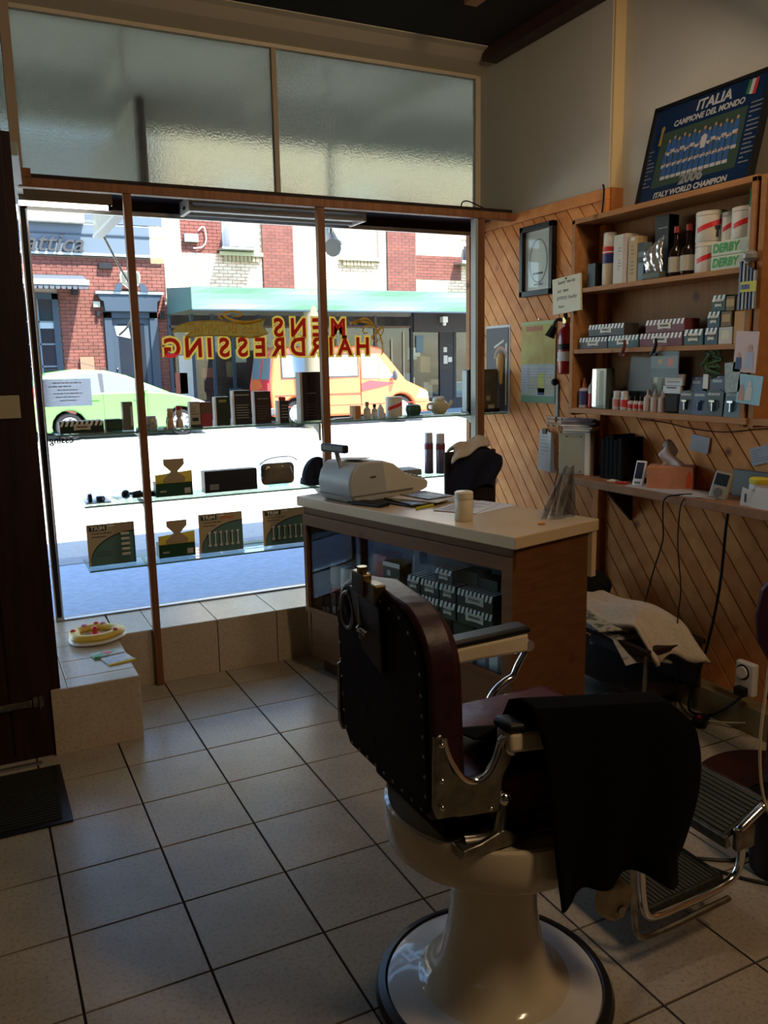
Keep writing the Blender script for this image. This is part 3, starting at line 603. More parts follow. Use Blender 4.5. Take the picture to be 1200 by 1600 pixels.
# =====================================================================
# LETTERING ON THE WINDOW (painted on the pane, read from the street)
# =====================================================================
wl = root('window_lettering', 'gold and red painted shop name and banner on the window, seen from behind', 'sign', (1.6, 4.606, 1.76))
def paint_on_glass(name, c, thru=.6):
    m = mat(name, c, .5); t = m.node_tree; b = t.nodes['Principled BSDF']; o = [k for k in t.nodes if k.type == 'OUTPUT_MATERIAL'][0]
    tl = t.nodes.new('ShaderNodeBsdfTranslucent'); tl.inputs[0].default_value = (*c, 1); mx = t.nodes.new('ShaderNodeMixShader'); mx.inputs[0].default_value = thru
    t.links.new(b.outputs[0], mx.inputs[1]); t.links.new(tl.outputs[0], mx.inputs[2]); t.links.new(mx.outputs[0], o.inputs[0]); return m
gold = paint_on_glass('gold_leaf', (.60, .38, .06)); gold2 = paint_on_glass('gold_dark', (.17, .105, .02)); rd = paint_on_glass('sign_red', (.5, .02, .02))
def wtext(s, x0, x1, z, h, name='letters'):
    wd = {'I': .55, 'M': 1.25, 'E': .92, 'S': .95}; tot_w = sum(wd.get(c, 1.05) for c in s); step = (x1 - x0) / tot_w; acc = 0
    for k, ch in enumerate(s):
        w_ = wd.get(ch, 1.05); x = x1 - step * (acc + w_ / 2) - 1.6; acc += w_
        text(ch, h * 1.72, gold, wl, x, z - 1.76, y=-.0005, name='letter_outline', bold=.0155, mirror=True, sx=.92)
        text(ch, h * 1.72, rd, wl, x, z - 1.76, y=-.0018, name='letter', bold=.0045, mirror=True, sx=.92)
wtext('HAIRDRESSING', .955, 2.205, 1.713, .082)
wtext('MENS', 1.565, 2.065, 1.822, .082)
P = []
bt = [(1.02, 1.800), (1.06, 1.838), (1.14, 1.856), (1.25, 1.862), (1.35, 1.853), (1.45, 1.848), (1.545, 1.872)]
bb_ = [(1.53, 1.835), (1.56, 1.795), (1.48, 1.772), (1.38, 1.776), (1.28, 1.783), (1.18, 1.782), (1.09, 1.772), (1.12, 1.80)]
poly(wl, [(a - 1.6, c - 1.76) for a, c in bt + bb_], gold2, 'banner', y=.0)
B(( 1.6, 4.606, 1.76)).tube([(a, 4.603, c) for a, c in bt], .0035, 6).tube([(a, 4.603, c) for a, c in bb_[1:]], .0035, 6).out('banner_edge', gold, wl)
gb_ = paint_on_glass('gold_bright', (.8, .55, .12))
for bs_, bx_ in (('LES', 1.455), ('BONNICI', 1.235)): text(bs_, .078, gb_, wl, bx_ - 1.6, 1.818 - 1.76, y=-.002, mirror=True, name='banner_word', bold=.001, sx=.92)
def scroll(pts, r0=.009):
    B((1.6, 4.606, 1.76)).tube([(a, 4.603, c) for a, c in pts], .006, 6, rs=(r0, .003), sub=4).out('scrollwork', gold, wl, smooth=True)
scroll([(1.52, 1.868), (1.44, 1.855), (1.36, 1.865), (1.31, 1.89), (1.33, 1.91), (1.38, 1.912), (1.41, 1.895), (1.38, 1.885), (1.35, 1.892)])
scroll([(1.30, 1.87), (1.28, 1.885), (1.285, 1.9), (1.30, 1.895)], .006)
scroll([(2.07, 1.85), (2.13, 1.865), (2.2, 1.85), (2.245, 1.81), (2.27, 1.76), (2.28, 1.70), (2.27, 1.665)])
scroll([(2.10, 1.848), (2.15, 1.88), (2.2, 1.868), (2.22, 1.84)]); scroll([(2.2, 1.84), (2.16, 1.83), (2.15, 1.80), (2.18, 1.795)], .007)
scroll([(2.25, 1.81), (2.28, 1.83), (2.285, 1.80), (2.26, 1.77)], .007); scroll([(2.24, 1.80), (2.21, 1.77), (2.235, 1.74), (2.25, 1.76)], .007)
nw = root('paper_notice', 'white printed notice taped to the left end of the window, seen from behind', 'notice', (.465, 4.606, 1.427))
B().add([(-.117, 0, 0), (.117, 0, 0), (.117, 0, .14), (-.117, 0, .14)], [(0, 1, 2, 3)]).out('sheet', paint_on_glass('paper_backlit', (.5, .5, .54), .7), nw)
for k, (s, wd) in enumerate((('.no enil eno', .07), ('on the phone', .09), ('please', .05), ('ask for hair', .07), ('products', .06), ('inside', .04))):
    scrawl(nw, -wd, wd, .115 - k * .018, .125 - k * .018, 1, y=-.0006, m=mat('pale_ink', (.3, .3, .36), .7), seedv=k, h=.5)
wt = root('window_word', 'small dark word ending at the bottom left of the window, seen from behind', 'sign', (.415, 4.606, 1.255))
text('essing', .05, mat('dark_slate_ink', (.03, .03, .04), .6), wt, 0, 0, y=-.004, mirror=True, bold=.0012)
# tall poster on the pine wall inside the window bay
def wallroot(name, label, cat, y, z, x=2.948, grp=None): return root(name, label, cat, (x, y, z), FXR, grp)
p = wallroot('wall_poster', 'pale-edged poster of an arch and a golden drop, behind the corner post', 'poster', 4.36, 1.30)
B().box(-.13, .13, -.004, 0, 0, .53).out('sheet', paper, p)
quad(p, -.12, .118, .012, .515, mat('poster_slate', (.1, .095, .09), .6), 'picture', y=-.0045)
B().lathe([(0, 0), (.012, .01), (.016, .05), (.028, .12), (.03, .16), (.018, .19), (0, .2)], n=14).out('golden_drop', mat('tan_print', (.5, .33, .14), .6), p).location = (.045, -.006, .17)
p.children[-1].scale = (1, .05, 1)
b = B()
for k in range(12):
    a0, a1 = pi * k / 12, pi * (k + 1) / 12
    b.add([(.04 + .075 * cos(a0), -.0055, .33 + .075 * sin(a0)), (.04 + .055 * cos(a0), -.0055, .33 + .055 * sin(a0)), (.04 + .055 * cos(a1), -.0055, .33 + .055 * sin(a1)), (.04 + .075 * cos(a1), -.0055, .33 + .075 * sin(a1))], [(0, 1, 2, 3)])
b.out('arch_print', mat('terracotta_print', (.4, .2, .13), .6), p)
quad(p, .09, .105, .05, .42, cream, 'pale_bar', y=-.005); poly(p, [(-.03, .39), (.07, .43), (.075, .445), (-.03, .405)], cream, 'pale_bar', y=-.006)
# ---- ceiling fittings of the window bay ----
lf = root('window_tube_light', 'lit slim fluorescent tube under the soffit at the left of the window', 'light', (.5, 4.40, 2.40))
B((.5, 4.40, 2.40)).box(.30, .72, 4.385, 4.415, 2.395, 2.455).out('batten', mat('cream_paint', (.55, .47, .34), .5), lf)
B((.5, 4.40, 2.40)).cyl((.30, 4.40, 2.385), (.70, 4.40, 2.385), .012).out('tube', mat('lit_tube', (1, .96, .86), .5, emit=3.0), lf, smooth=True)
B((.5, 4.40, 2.40)).box(.70, .712, 4.385, 4.415, 2.37, 2.40).out('end_cap', black, lf)
lf = root('window_batten_light', 'unlit twin fluorescent batten hung under the soffit in the middle of the window', 'light', (1.57, 4.42, 2.40))
L = lf.location
B(L).box(1.08, 2.06, 4.33, 4.53, 2.425, 2.456).box(1.08, 2.06, 4.40, 4.46, 2.40, 2.43).out('tray', mat('grey_enamel', (.42, .4, .34), .4), lf, bevel=.003)
for y in (4.36, 4.50): B(L).cyl((1.09, y, 2.402), (2.05, y, 2.402), .013).out('tube', mat('unlit_tube', (.6, .58, .52), .3), lf, smooth=True)
for x in (1.08, 2.04): B(L).box(x, x + .02, 4.33, 4.53, 2.385, 2.425).out('lamp_holder', MATS['grey_enamel'], lf, bevel=.003)
# =====================================================================
# RIGHT WALL: shelving unit and what stands on it
# =====================================================================
un = root('wall_shelf_unit', 'pine wall shelving unit with three compartments on the right wall', 'shelf', (2.90, 2.93, 1.34)); L = un.location
U = lambda: B(L)
U().box(2.795, 3.0, 3.455, 3.48, 1.335, 2.30).out('side_panel', pine_unit, un, bevel=.002)
U().box(2.795, 3.0, 2.375, 2.40, 1.335, 2.30).out('side_panel', pine_unit, un, bevel=.002)
U().box(2.795, 3.04, 2.375, 3.48, 2.28, 2.305).out('top_board', pine_unit, un, bevel=.002)
for z in (1.967, 1.668): U().box(2.80, 2.985, 2.40, 3.455, z - .022, z).out('shelf_board', pine_unit, un, bevel=.002)
U().box(2.79, 3.0, 2.36, 3.48, 1.346, 1.372).out('bottom_board', pine_unit, un, bevel=.002)
U().box(2.985, 3.0, 2.40, 3.455, 1.36, 2.29).out('back_panel', wood_mat('pine_back_shaded', (.34, .155, .05), (.24, .10, .03), stretch=(1, 9, 1)), un)  # pine darkened in colour for the shade inside the unit
un2 = root('shelf_unit_end', 'right-hand continuation of the pine wall shelving, mostly beyond the picture edge', 'shelf', (2.90, 2.1, 1.34))
B(un2.location).box(2.80, 3.0, 2.335, 2.36, 1.335, 2.30).out('side_panel', pine_unit, un2)
B(un2.location).box(2.80, 3.0, 1.85, 2.335, 2.28, 2.305).box(2.80, 3.0, 1.85, 2.335, 1.346, 1.372).out('shelf_board', pine_unit, un2)
B(un2.location).box(2.985, 3.0, 1.85, 2.335, 1.36, 2.29).out('back_panel', mat('yellow_backing', (.45, .33, .16), .6), un2)
FX = 2.82
def onunit(y0, y1, x=FX): return (x, (y0 + y1) / 2)
SA, SB, SC_ = 1.967, 1.668, 1.372
def ucarton(name, label, cat, y0, y1, z, h, d, m, marks=(), x=FX): return carton(name, label, cat, (x, (y0 + y1) / 2, z), FXR, y1 - y0, h, d, m, marks)
ucarton('small_box', 'dark box at the left end of the top wall shelf', 'box', 3.325, 3.385, SA, .115, .06, black)
r = spraycan('tall can with red and navy bands on the top wall shelf', (2.86, 3.27, SA), .035, .25, mat('beige_can', (.5, .4, .28), .35), mat('can_cap', (.6, .58, .55), .4), mat('red_band', (.5, .04, .04), .4))
B().lathe([(.0356, .105), (.0356, .15)], n=16, cap=False).out('navy_band', mat('navy_print2', (.03, .04, .15), .4), r, smooth=True)
B().lathe([(.0358, .235 - .08), (.0358, .16)], n=16, cap=False).out('white_ring', stripew, r, smooth=True)
ucarton('tall_box', 'pale upright box with a column of small letters on the top wall shelf', 'box', 3.11, 3.20, SA, .225, .07, mat('pale_card', (.5, .48, .42), .5), [('s', -.012, .012, .06, .17, 8, mat('brown_ink', (.12, .08, .05), .6)), ('q', .02, .045, 0, .225, mat('pinkish_card', (.45, .3, .25), .5))])
ucarton('tall_box', 'tan upright box beside the pale one on the top wall shelf', 'box', 3.04, 3.10, SA, .205, .06, mat('tan_box', (.4, .27, .13), .5), [('s', -.01, .01, .03, .17, 8, mat('brown_ink', (.12, .08, .05), .6)), ('q', -.012, .012, .185, .2, cream)])
ucarton('tall_box', 'narrow blue and black banded box on the top wall shelf', 'box', 2.995, 3.035, SA, .17, .05, mat('slate_blue', (.12, .17, .2), .45), [('q', -.02, .02, .08, .105, black), ('q', -.02, .02, .13, .17, black)])
ucarton('tall_box', 'tallest black box behind the silver pouch on the top wall shelf', 'box', 2.90, 2.985, SA, .28, .06, black, [('s', -.02, .035, .215, .235, 1, silver)], x=2.87)
t = root('silver_pouch', 'crinkled silver pouch in front of the tallest black box', 'pouch', (2.815, 2.93, SA), FXR)
B().grid(lambda u, v: (-.055 + .11 * u + .006 * sin(7 * v), .004 * sin(23 * u + 5 * v) + .003 * cos(31 * v + 3 * u) - .02 * sin(pi * u) * sin(pi * v), .01 + (.12 + .05 * u) * v), 14, 12).out('pouch', mat('foil', (.62, .62, .62), .22, .8, bump=.3), t, smooth=True, solid=.004)
B().box(-.055, .055, -.015, .03, 0, .03).out('gusset', mat('dark_olive', (.08, .09, .07), .5), t, bevel=.005)
wine = [(.03, 0), (.033, .005), (.033, .095), (.026, .115), (.012, .135), (.011, .18)]
for yy, lb, hh in ((2.835, 'left dark bottle with a cream label on the top wall shelf', 0), (2.765, 'right dark bottle with a cream label, next to the striped jars', .005)):
    lathe_thing('dark_bottle', lb, 'bottle', (2.855, yy, SA), wine, mat('brown_glass', (.015, .008, .006), .12), [(.013, .188), (.013, .215), (0, .216)], mat('red_capsule', (.3, .03, .03), .35), [(.0335, .02), (.0335, .085)], mat('old_label', (.42, .38, .3), .6))
striped_jar('upper jar of the left stack of striped white jars', (2.875, 2.664, SA + .125), .062, .125)
striped_jar('lower jar of the left stack of striped white jars, beside the flat cartons', (2.875, 2.664, SA), .060, .125)
def dz_carton(label, z, y=2.505):
    o = carton('flat_box', label, 'box', (2.815, y, z), FXR, .195, .057, .10, mat('mint_card', (.5, .56, .45), .5))
    text('DERBY', .047, green, o, -.025, .029, y=-.0015, bold=.0016, sx=.92, shear=.15)
    B().add([(.065 + .022 * cos(a * pi / 6), -.0012, .029 + .022 * sin(a * pi / 6)) for a in range(12)], [tuple(range(12))]).out('seal', mat('seal_grey', (.42, .45, .4), .5), o)
    return o
dz_carton('lower of two white cartons lettered in green on the top wall shelf', SA)
dz_carton('upper of two white cartons lettered in green, under the striped jars', SA + .058)
striped_jar('narrow striped jar standing between the two big ones on the green-lettered cartons', (2.88, 2.568, SA + .116), .034, .118)
striped_jar('striped jar at the right, on the green-lettered cartons', (2.87, 2.478, SA + .116), .058, .122)
spraycan('white spray bottle with a green top at the right end of the top wall shelf', (2.85, 2.40 + .028, SA), .024, .30, mat('grey_white_can', (.45, .45, .42), .35), mat('green_cap', (.03, .16, .06), .4), mat('grey_band', (.35, .35, .33), .4)).location[2] = SA
# middle compartment: striped cartons in rows
gy = mat('carton_grey', (.05, .045, .04), .5); wr_ = mat('carton_wine', (.14, .03, .035), .5); tl = mat('carton_teal', (.03, .08, .08), .5); bl = mat('carton_blue', (.04, .08, .11), .5); wt_ = mat('carton_white', (.5, .47, .42), .5); kb = mat('carton_kraft', (.2, .14, .08), .6); am = mat('carton_amber', (.5, .22, .03), .45)
rowm = [(3.225, 3.435, 0, .056, gy, 'grey striped carton at the left end of the bottom row', True), (3.012, 3.22, 0, .058, tl, 'teal and white striped carton second from the left in the bottom row', True),
        (2.745, 3.005, 0, .060, wr_, 'wine red striped carton in the bottom row', True), (2.63, 2.737, 0, .068, tl, 'short teal striped carton right of the wine red ones', True),
        (2.553, 2.62, 0, .070, bl, 'small slate blue striped carton in the bottom row', True), (2.477, 2.548, 0, .07, wt_, 'plain white carton in the bottom row', False),
        (3.11, 3.365, .060, .056, gy, 'grey striped carton lying on the left cartons', True), (2.735, 2.97, .062, .056, wr_, 'wine red striped carton lying on the others', True),
        (2.545, 2.61, .071, .064, bl, 'slate blue striped carton, middle of its stack', True), (2.485, 2.54, .071, .062, kb, 'kraft and black carton, middle of its stack', False),
        (2.52, 2.59, .136, .064, tl, 'topmost striped carton of the right-hand stack', True), (2.474, 2.517, .134, .058, kb, 'kraft carton at the top of its stack', False)]
for y0, y1, dz, h, m, lb, st in rowm:
    if st: shave_box(lb + ', middle wall shelf', (2.82, (y0 + y1) / 2, SB + dz), FXR, y1 - y0, h, .09, m)
    else: carton('small_box', lb + ', middle wall shelf', 'box', (2.82, (y0 + y1) / 2, SB + dz), FXR, y1 - y0, h, .08, m, [('q', -.02, .02, h * .3, h * .8, cream if m is wt_ else mat('tan_print', (.5, .33, .14), .6))])
carton('tall_box', 'bright amber box at the right of the middle wall shelf', 'box', (2.82, 2.44, SB), FXR, .062, .13, .08, am)
carton('small_box', 'kraft box standing on the amber box', 'box', (2.82, 2.44, SB + .131), FXR, .05, .056, .08, kb)
for i, (y, m, lb) in enumerate(((3.06, mat('dark_red_rag', (.12, .02, .02), .6), 'dark red clip hanging on the edge of the middle wall shelf'), (2.86, black, 'black clip hanging on the edge of the middle wall shelf'))):
    t = root('hanging_clip', lb, 'clip', (2.79, y, SB - .02), FXR)
    B().tube([(0, -.012, .055), (.005, -.014, .03), (-.005, -.016, .0), (-.02, -.012, -.015)], .008, 7, rs=(.006, .011)).out('clip_arm', m, t, smooth=True)
    B().box(-.025, .012, -.02, -.004, -.022, -.008).out('jaw', m, t, bevel=.003)
# lowest compartment
r = lathe_thing('glue_bottle', 'purple-labelled bottle with an orange nozzle at the left end of the lowest wall shelf', 'bottle', (2.85, 3.42, SC_), [(.028, 0), (.03, .005), (.03, .09), (.022, .1)], mat('white_plastic', (.5, .5, .5), .4), [(.014, .1), (.012, .115), (.006, .15), (0, .151)], mat('orange_cap', (.5, .12, .04), .4), [(.0304, .015), (.0304, .085)], mat('purple_label', (.06, .05, .14), .5))
lathe_thing('red_bottle', 'clear bottle half full of red liquid on the lowest wall shelf', 'bottle', (2.85, 3.355, SC_), [(.024, 0), (.025, .004), (.025, .075)], mat('red_liquid', (.35, .03, .04), .15), [(.025, .075), (.024, .11), (.012, .125), (.006, .15), (0, .152)], mat('cloudy_plastic', (.35, .32, .3), .3))
o = carton('tall_box', 'silver-edged dark upright package on the lowest wall shelf', 'box', (2.82, 3.275, SC_), FXR, .105, .2, .05, mat('dark_film', (.06, .07, .065), .15, coat=.6), [('q', -.052, -.022, .01, .195, mat('foil', (.62, .62, .62), .22, .8)), ('q', .0, .03, .02, .19, mat('olive_film', (.16, .19, .14), .2))])
for i, (y, h, lb) in enumerate(((3.177, .092, 'left small bottle with white cap and red mark'), (3.122, .092, 'right small bottle with white cap and red mark'))):
    lathe_thing('nail_bottle', lb + ', lowest wall shelf', 'bottle', (2.85, y, SC_), [(.021, 0), (.022, .003), (.022, .055), (.017, .062)], mat('clear_glass_white', (.5, .5, .46), .15), [(.018, .062), (.018, .09), (0, .092)], mat('can_cap', (.6, .58, .55), .4), [(.0224, .015), (.0224, .05)], mat('red_band', (.5, .04, .04), .4) if i else mat('pink_label', (.5, .2, .17), .5))
for i, y in enumerate((3.08, 3.045, 3.008)):
    lathe_thing('vial', ('left', 'middle', 'right')[i] + 'most of three tiny bottles with dark caps on the lowest wall shelf', 'bottle', (2.85, y, SC_), [(.015, 0), (.0155, .003), (.0155, .04), (.01, .047)], mat('pale_label', (.5, .42, .38), .4), [(.0105, .047), (.0105, .068), (0, .07)], mat('brown_glass', (.015, .008, .006), .12), [(.0158, .01), (.0158, .03)], mat('red_band', (.5, .04, .04), .4))
for i, y in enumerate((2.955, 2.91, 2.863)):
    lathe_thing('nozzle_bottle', ('left', 'middle', 'right')[i] + 'most of three cloudy nozzle bottles on the lowest wall shelf', 'bottle', (2.84, y, SC_), [(.021, 0), (.022, .004), (.021, .065), (.012, .075)], mat('cloudy_pink', (.42, .32, .27), .35), [(.01, .075), (.008, .09), (.004, .104), (0, .105)], mat('cloudy_pink', (.42, .32, .27), .35))
carton('small_box', 'dark cloth-covered box beside the nozzle bottles on the lowest wall shelf', 'box', (2.815, 2.79, SC_), FXR, .09, .085, .06, mat('dark_grey_cloth', (.03, .03, .028), .9), bev=.01)
bcol = [mat('black_blue', (.008, .01, .02), .35), mat('deep_blue', (.015, .04, .11), .35), mat('black_teal', (.008, .02, .02), .35), mat('ice_blue', (.08, .14, .17), .4)]
for i, (y, w, h, a) in enumerate(((2.70, .08, .105, .05), (2.62, .075, .105, -.06), (2.54, .09, .112, .08), (2.443, .08, .112, -.05))):
    t = root('blister_pack', ('black blister pack with white lettering', 'blue blister pack with small logo', 'black blister pack with a silver razor', 'pale blue blister pack at the right end')[i] + ' in the front row, lowest wall shelf', 'packet', (2.812 - .004 * i, y, SC_), FXR)
    B().prism([(-w / 2, 0), (w / 2, 0), (w / 2 + .006, h * .9), (w * .3, h), (-w * .4, h * .96)], 'xz', 0, .006).out('card', bcol[i], t)
    B().ball((0, -.002, h * .4), w * .32, 10, sy=.5, sz=.9).out('blister', glass_mat('clear_wrap_glass', (.78, .84, .92), rough=.05), t, smooth=True)
    B().box(-.003, .003, -.012, -.004, h * .2, h * .56).box(-.014, .014, -.014, -.006, h * .53, h * .6).out('razor', (nickel, bcol[1], nickel, alu)[i], t)
    scrawl(t, -w * .35, w * .35, h * .74, h * .9, 1, y=-.001, m=silver, seedv=i + 4, h=.6)
for i, (y, w, z, h, m) in enumerate(((2.70, .075, .098, .065, bcol[1]), (2.585, .085, .108, .06, bcol[1]), (2.49, .09, .112, .05, bcol[2]))):
    carton('blister_box', ('left', 'middle', 'right')[i] + ' hanging pack of the upper row behind the blister packs', 'packet', (2.87, y, SC_ ), FXR, w, z + h, .02, m, [('q', -w * .3, w * .3, z + h * .5, z + h * .7, silver), ('q', -w * .08, w * .08, z + h * .85, z + h * .93, stripew)])
carton('small_box', 'small white card pack with a slot, upper of two on the lowest wall shelf', 'packet', (2.835, 2.80, SC_ + .122), FXR, .105, .05, .02, paper, [('q', -.03, .03, .036, .042, ink), ('s', -.04, .04, .008, .026, 1, mat('grey_ink', (.2, .2, .22), .6))])
carton('small_box', 'small white card pack with a slot, lower of two on the lowest wall shelf', 'packet', (2.835, 2.81, SC_ + .086), FXR, .105, .035, .02, paper, [('q', -.03, .03, .024, .029, ink)])
t = root('leaning_sheet', 'grey translucent sheet leaning at the back of the lowest wall shelf', 'sheet', (2.90, 3.07, SC_), FXR)
B().prism([(-.09, .09), (.075, .085), (.088, .245), (-.07, .255)], 'xz', 0, .003).out('sheet', mat('grey_sheet', (.16, .15, .14), .5), t); B().box(-.08, .08, 0, .03, 0, .09).out('stand', mat('dark_grey_cloth', (.03, .03, .028), .9), t)
carton('tall_box', 'dark upright glossy package behind the nozzle bottles', 'box', (2.88, 2.935, SC_), FXR, .09, .255, .04, mat('dark_film', (.06, .07, .065), .15, coat=.6), [('q', -.03, .03, .21, .225, silver), ('q', -.005, .02, .03, .19, mat('olive_film', (.16, .19, .14), .2))])
t = root('hanging_card', 'pale blue card hanging under the middle wall shelf', 'card', (2.795, 2.82, SB - .022), FXR)
B().box(-.085, .085, 0, .002, -.115, 0).out('card', mat('powder_blue', (.12, .17, .18), .5), t); quad(t, -.08, .08, -.075, -.02, mat('pale_blue2', (.2, .25, .25), .5), 'panel', y=-.001)
quad(t, -.035, -.015, -.055, -.035, mat('tan_print', (.5, .33, .14), .6), 'picture', y=-.0016); quad(t, .02, .055, -.065, -.03, mat('pink_label', (.5, .2, .17), .5), 'picture', y=-.0016)
t = root('hanging_tangle', 'tangle of dark green ribbon hanging under the middle wall shelf', 'ribbon', (2.81, 2.56, SB - .022))
rr = random.Random(3); b = B()
for k in range(7): b.tube([(rr.uniform(-.01, .01), rr.uniform(-.05, .05), -rr.uniform(0, .03)) for _ in range(2)] + [(rr.uniform(-.012, .012), rr.uniform(-.05, .05), -rr.uniform(.03, .11)) for _ in range(3)], .006, 5)
b.out('ribbon', mat('ribbon_green', (.04, .08, .03), .6), t, smooth=True)
B().box(-.02, -.016, .005, .03, -.16, -.10).out('tag', paper, t)
# things hung at the right end of the unit
t = root('hanging_comb_pack', 'clear pack of combs with a yellow sticker hanging at the right end of the shelves', 'packet', (2.775, 2.37, 1.80), FXR)
for k in range(5): B().box(-.045 + k * .017, -.036 + k * .017, -.006, .006, 0, .185 - .01 * k).out('comb', mat(('comb_blue', 'comb_white', 'comb_grey')[k % 3], ((.03, .05, .16), (.26, .26, .27), (.1, .105, .12))[k % 3], .3), t)
quad(t, -.035, .04, .065, .105, mat('sticker_yellow', (.5, .46, .05), .5), 'sticker', y=-.008); scrawl(t, -.03, .035, .07, .1, 1, y=-.009, m=mat('blue_ink', (.05, .08, .3), .5), h=.6)
B().ball((.0, .0, .20), .03, 8, sz=.8).out('wrapper_top', mat('foil_dull', (.35, .36, .37), .3, .5), t, smooth=True)
def photo(label, y, z, w, h, bgc, figs, rot):
    t = root('photo_print', label, 'photo', (2.785, y, z), FXR); t.rotation_euler = (0, rot, FXR)
    B().box(-w / 2, w / 2, 0, .002, 0, h).out('print', bgc, t)
    for (x, zz, s, c1, c2) in figs:
        poly(t, [(x - s, zz), (x + s, zz), (x + s * .8, zz + s * 3), (x - s * .8, zz + s * 3)], c1, 'printed_clothes', y=-.001)
        poly(t, [(x + s * .55 * cos(k * pi / 5), zz + s * 3.6 + s * .7 * sin(k * pi / 5)) for k in range(10)], c2, 'printed_head', y=-.0015)
skin = mat('skin_print', (.42, .24, .17), .5)
photo('photo print of a tall and a small person on pink, pinned to the shelf end', 2.38, 1.555, .11, .16, mat('pink_print', (.48, .33, .3), .4), [(-.03, .01, .016, mat('navy_cloth2', (.02, .04, .12), .5), skin), (.02, .015, .022, mat('lilac_print', (.35, .35, .45), .5), skin)], .06)
photo('photo print of people against light blue, lowest at the right end of the shelves', 2.355, 1.43, .115, .115, mat('sky_blue_print', (.22, .42, .5), .4), [(-.035, .01, .015, skin, skin), (0, .015, .018, mat('white_print', (.5, .48, .45), .5), mat('white_print', (.5, .48, .45), .5))], .1)
photo('pale floral card between the two photo prints', 2.43, 1.475, .075, .12, mat('floral_print', (.34, .38, .36), .5, col2=(.2, .27, .25), scale=60), [], -.08)
# ---- framed team poster on top of the unit ----
pr = root('team_poster', 'framed blue football team poster leaning on the wall above the shelves', 'poster', (2.875, 2.80, 2.305), FXR); pr.rotation_euler = (radians(-14), 0, FXR)
PW, PH = .64, .455
B().box(-PW / 2, PW / 2, 0, .018, 0, PH).out('backing', black, pr)
for n_, x0, x1, z0, z1 in (('l', -PW / 2, -PW / 2 + .014, 0, PH), ('r', PW / 2 - .014, PW / 2, 0, PH), ('b', -PW / 2, PW / 2, 0, .012), ('t', -PW / 2, PW / 2, PH - .014, PH)): B().box(x0, x1, -.012, 0, z0, z1).out('frame_bar', black, pr)
navy = mat('poster_blue', (.008, .022, .062), .25, coat=.3); quad(pr, -.306, .306, .012, .441, navy, 'poster_ground', y=-.001)
quad(pr, -.245, .225, .075, .325, mat('poster_green', (.035, .06, .045), .3), 'picture_ground', y=-.0015)
pgrey = mat('poster_white', (.38, .38, .38), .4)
text('ITALIA', .062, pgrey, pr, .03, .40, y=-.003, bold=.002, sx=1.05, shear=.1)
text('CAMPIONE DEL MONDO', .036, pgrey, pr, .01, .352, y=-.003, bold=.0012, sx=.95, shear=.1)
text('2006', .06, mat('poster_grey', (.2, .21, .22), .4), pr, -.01, .082, y=-.004, bold=.003, sx=1.1, shear=.1)
text('ITALY WORLD CHAMPION', .034, pgrey, pr, -.01, .036, y=-.003, bold=.0014, sx=1.0, shear=.1)
pb = mat('shirt_blue', (.03, .085, .24), .4); pdk = mat('shirt_maroon', (.09, .015, .02), .4); psk = mat('face_print', (.34, .2, .13), .5)
bs, bf, bw = B(), B(), B()
for row, (nn, z0, x0, x1) in enumerate(((14, .225, -.2, .2), (13, .172, -.21, .21), (12, .118, -.2, .18))):
    for k in range(nn):
        x = x0 + (x1 - x0) * (k + .5) / nn; z = z0 + .012 * row * 0 + (.012 if row == 0 else 0) * (k % 2); s = .0135
        bs.add([(x - s, -.002 - row * .0005, z), (x + s, -.002 - row * .0005, z), (x + s * .8, -.002 - row * .0005, z + .045), (x - s * .8, -.002 - row * .0005, z + .045)], [(0, 1, 2, 3)])
        bf.add([(x + .0065 * cos(a * pi / 4), -.0022 - row * .0005, z + .053 + .008 * sin(a * pi / 4)) for a in range(8)], [tuple(range(8))])
        if True: bw.add([(x - s, -.0021 - row * .0005, z - .014), (x + s, -.0021 - row * .0005, z - .014), (x + s, -.0021 - row * .0005, z + .001), (x - s, -.0021 - row * .0005, z + .001)], [(0, 1, 2, 3)])
for o in (bs.out('printed_shirts', pb, pr), bf.out('printed_faces', psk, pr), bw.out('printed_shorts', pgrey, pr)): tag(o, kind='stuff')
poly(pr, [(.01, .20), (.035, .20), (.04, .25), (.022, .262), (.005, .25)], pgrey, 'printed_figure', y=-.0045)
poly(pr, [(-.255, .27), (-.235, .27), (-.238, .32), (-.23, .345), (-.24, .36), (-.252, .35), (-.25, .32)], mat('trophy_gold', (.25, .16, .03), .4), 'printed_trophy', y=-.0045)
for k, c in enumerate((mat('flag_green', (.02, .12, .05), .5), pgrey, mat('flag_red', (.35, .03, .04), .5))): poly(pr, [(.20 + k * .017, .375 - .004 * k), (.217 + k * .017, .372 - .004 * k), (.222 + k * .017, .43), (.205 + k * .017, .432)], c, 'flag_stripe', y=-.0045)
scrawl(pr, -.3, -.255, .08, .26, 10, y=-.003, m=MATS['poster_grey'], name='printed_names', h=.3); scrawl(pr, .24, .30, .08, .34, 14, y=-.003, m=MATS['poster_grey'], name='printed_names', seedv=4, h=.3)
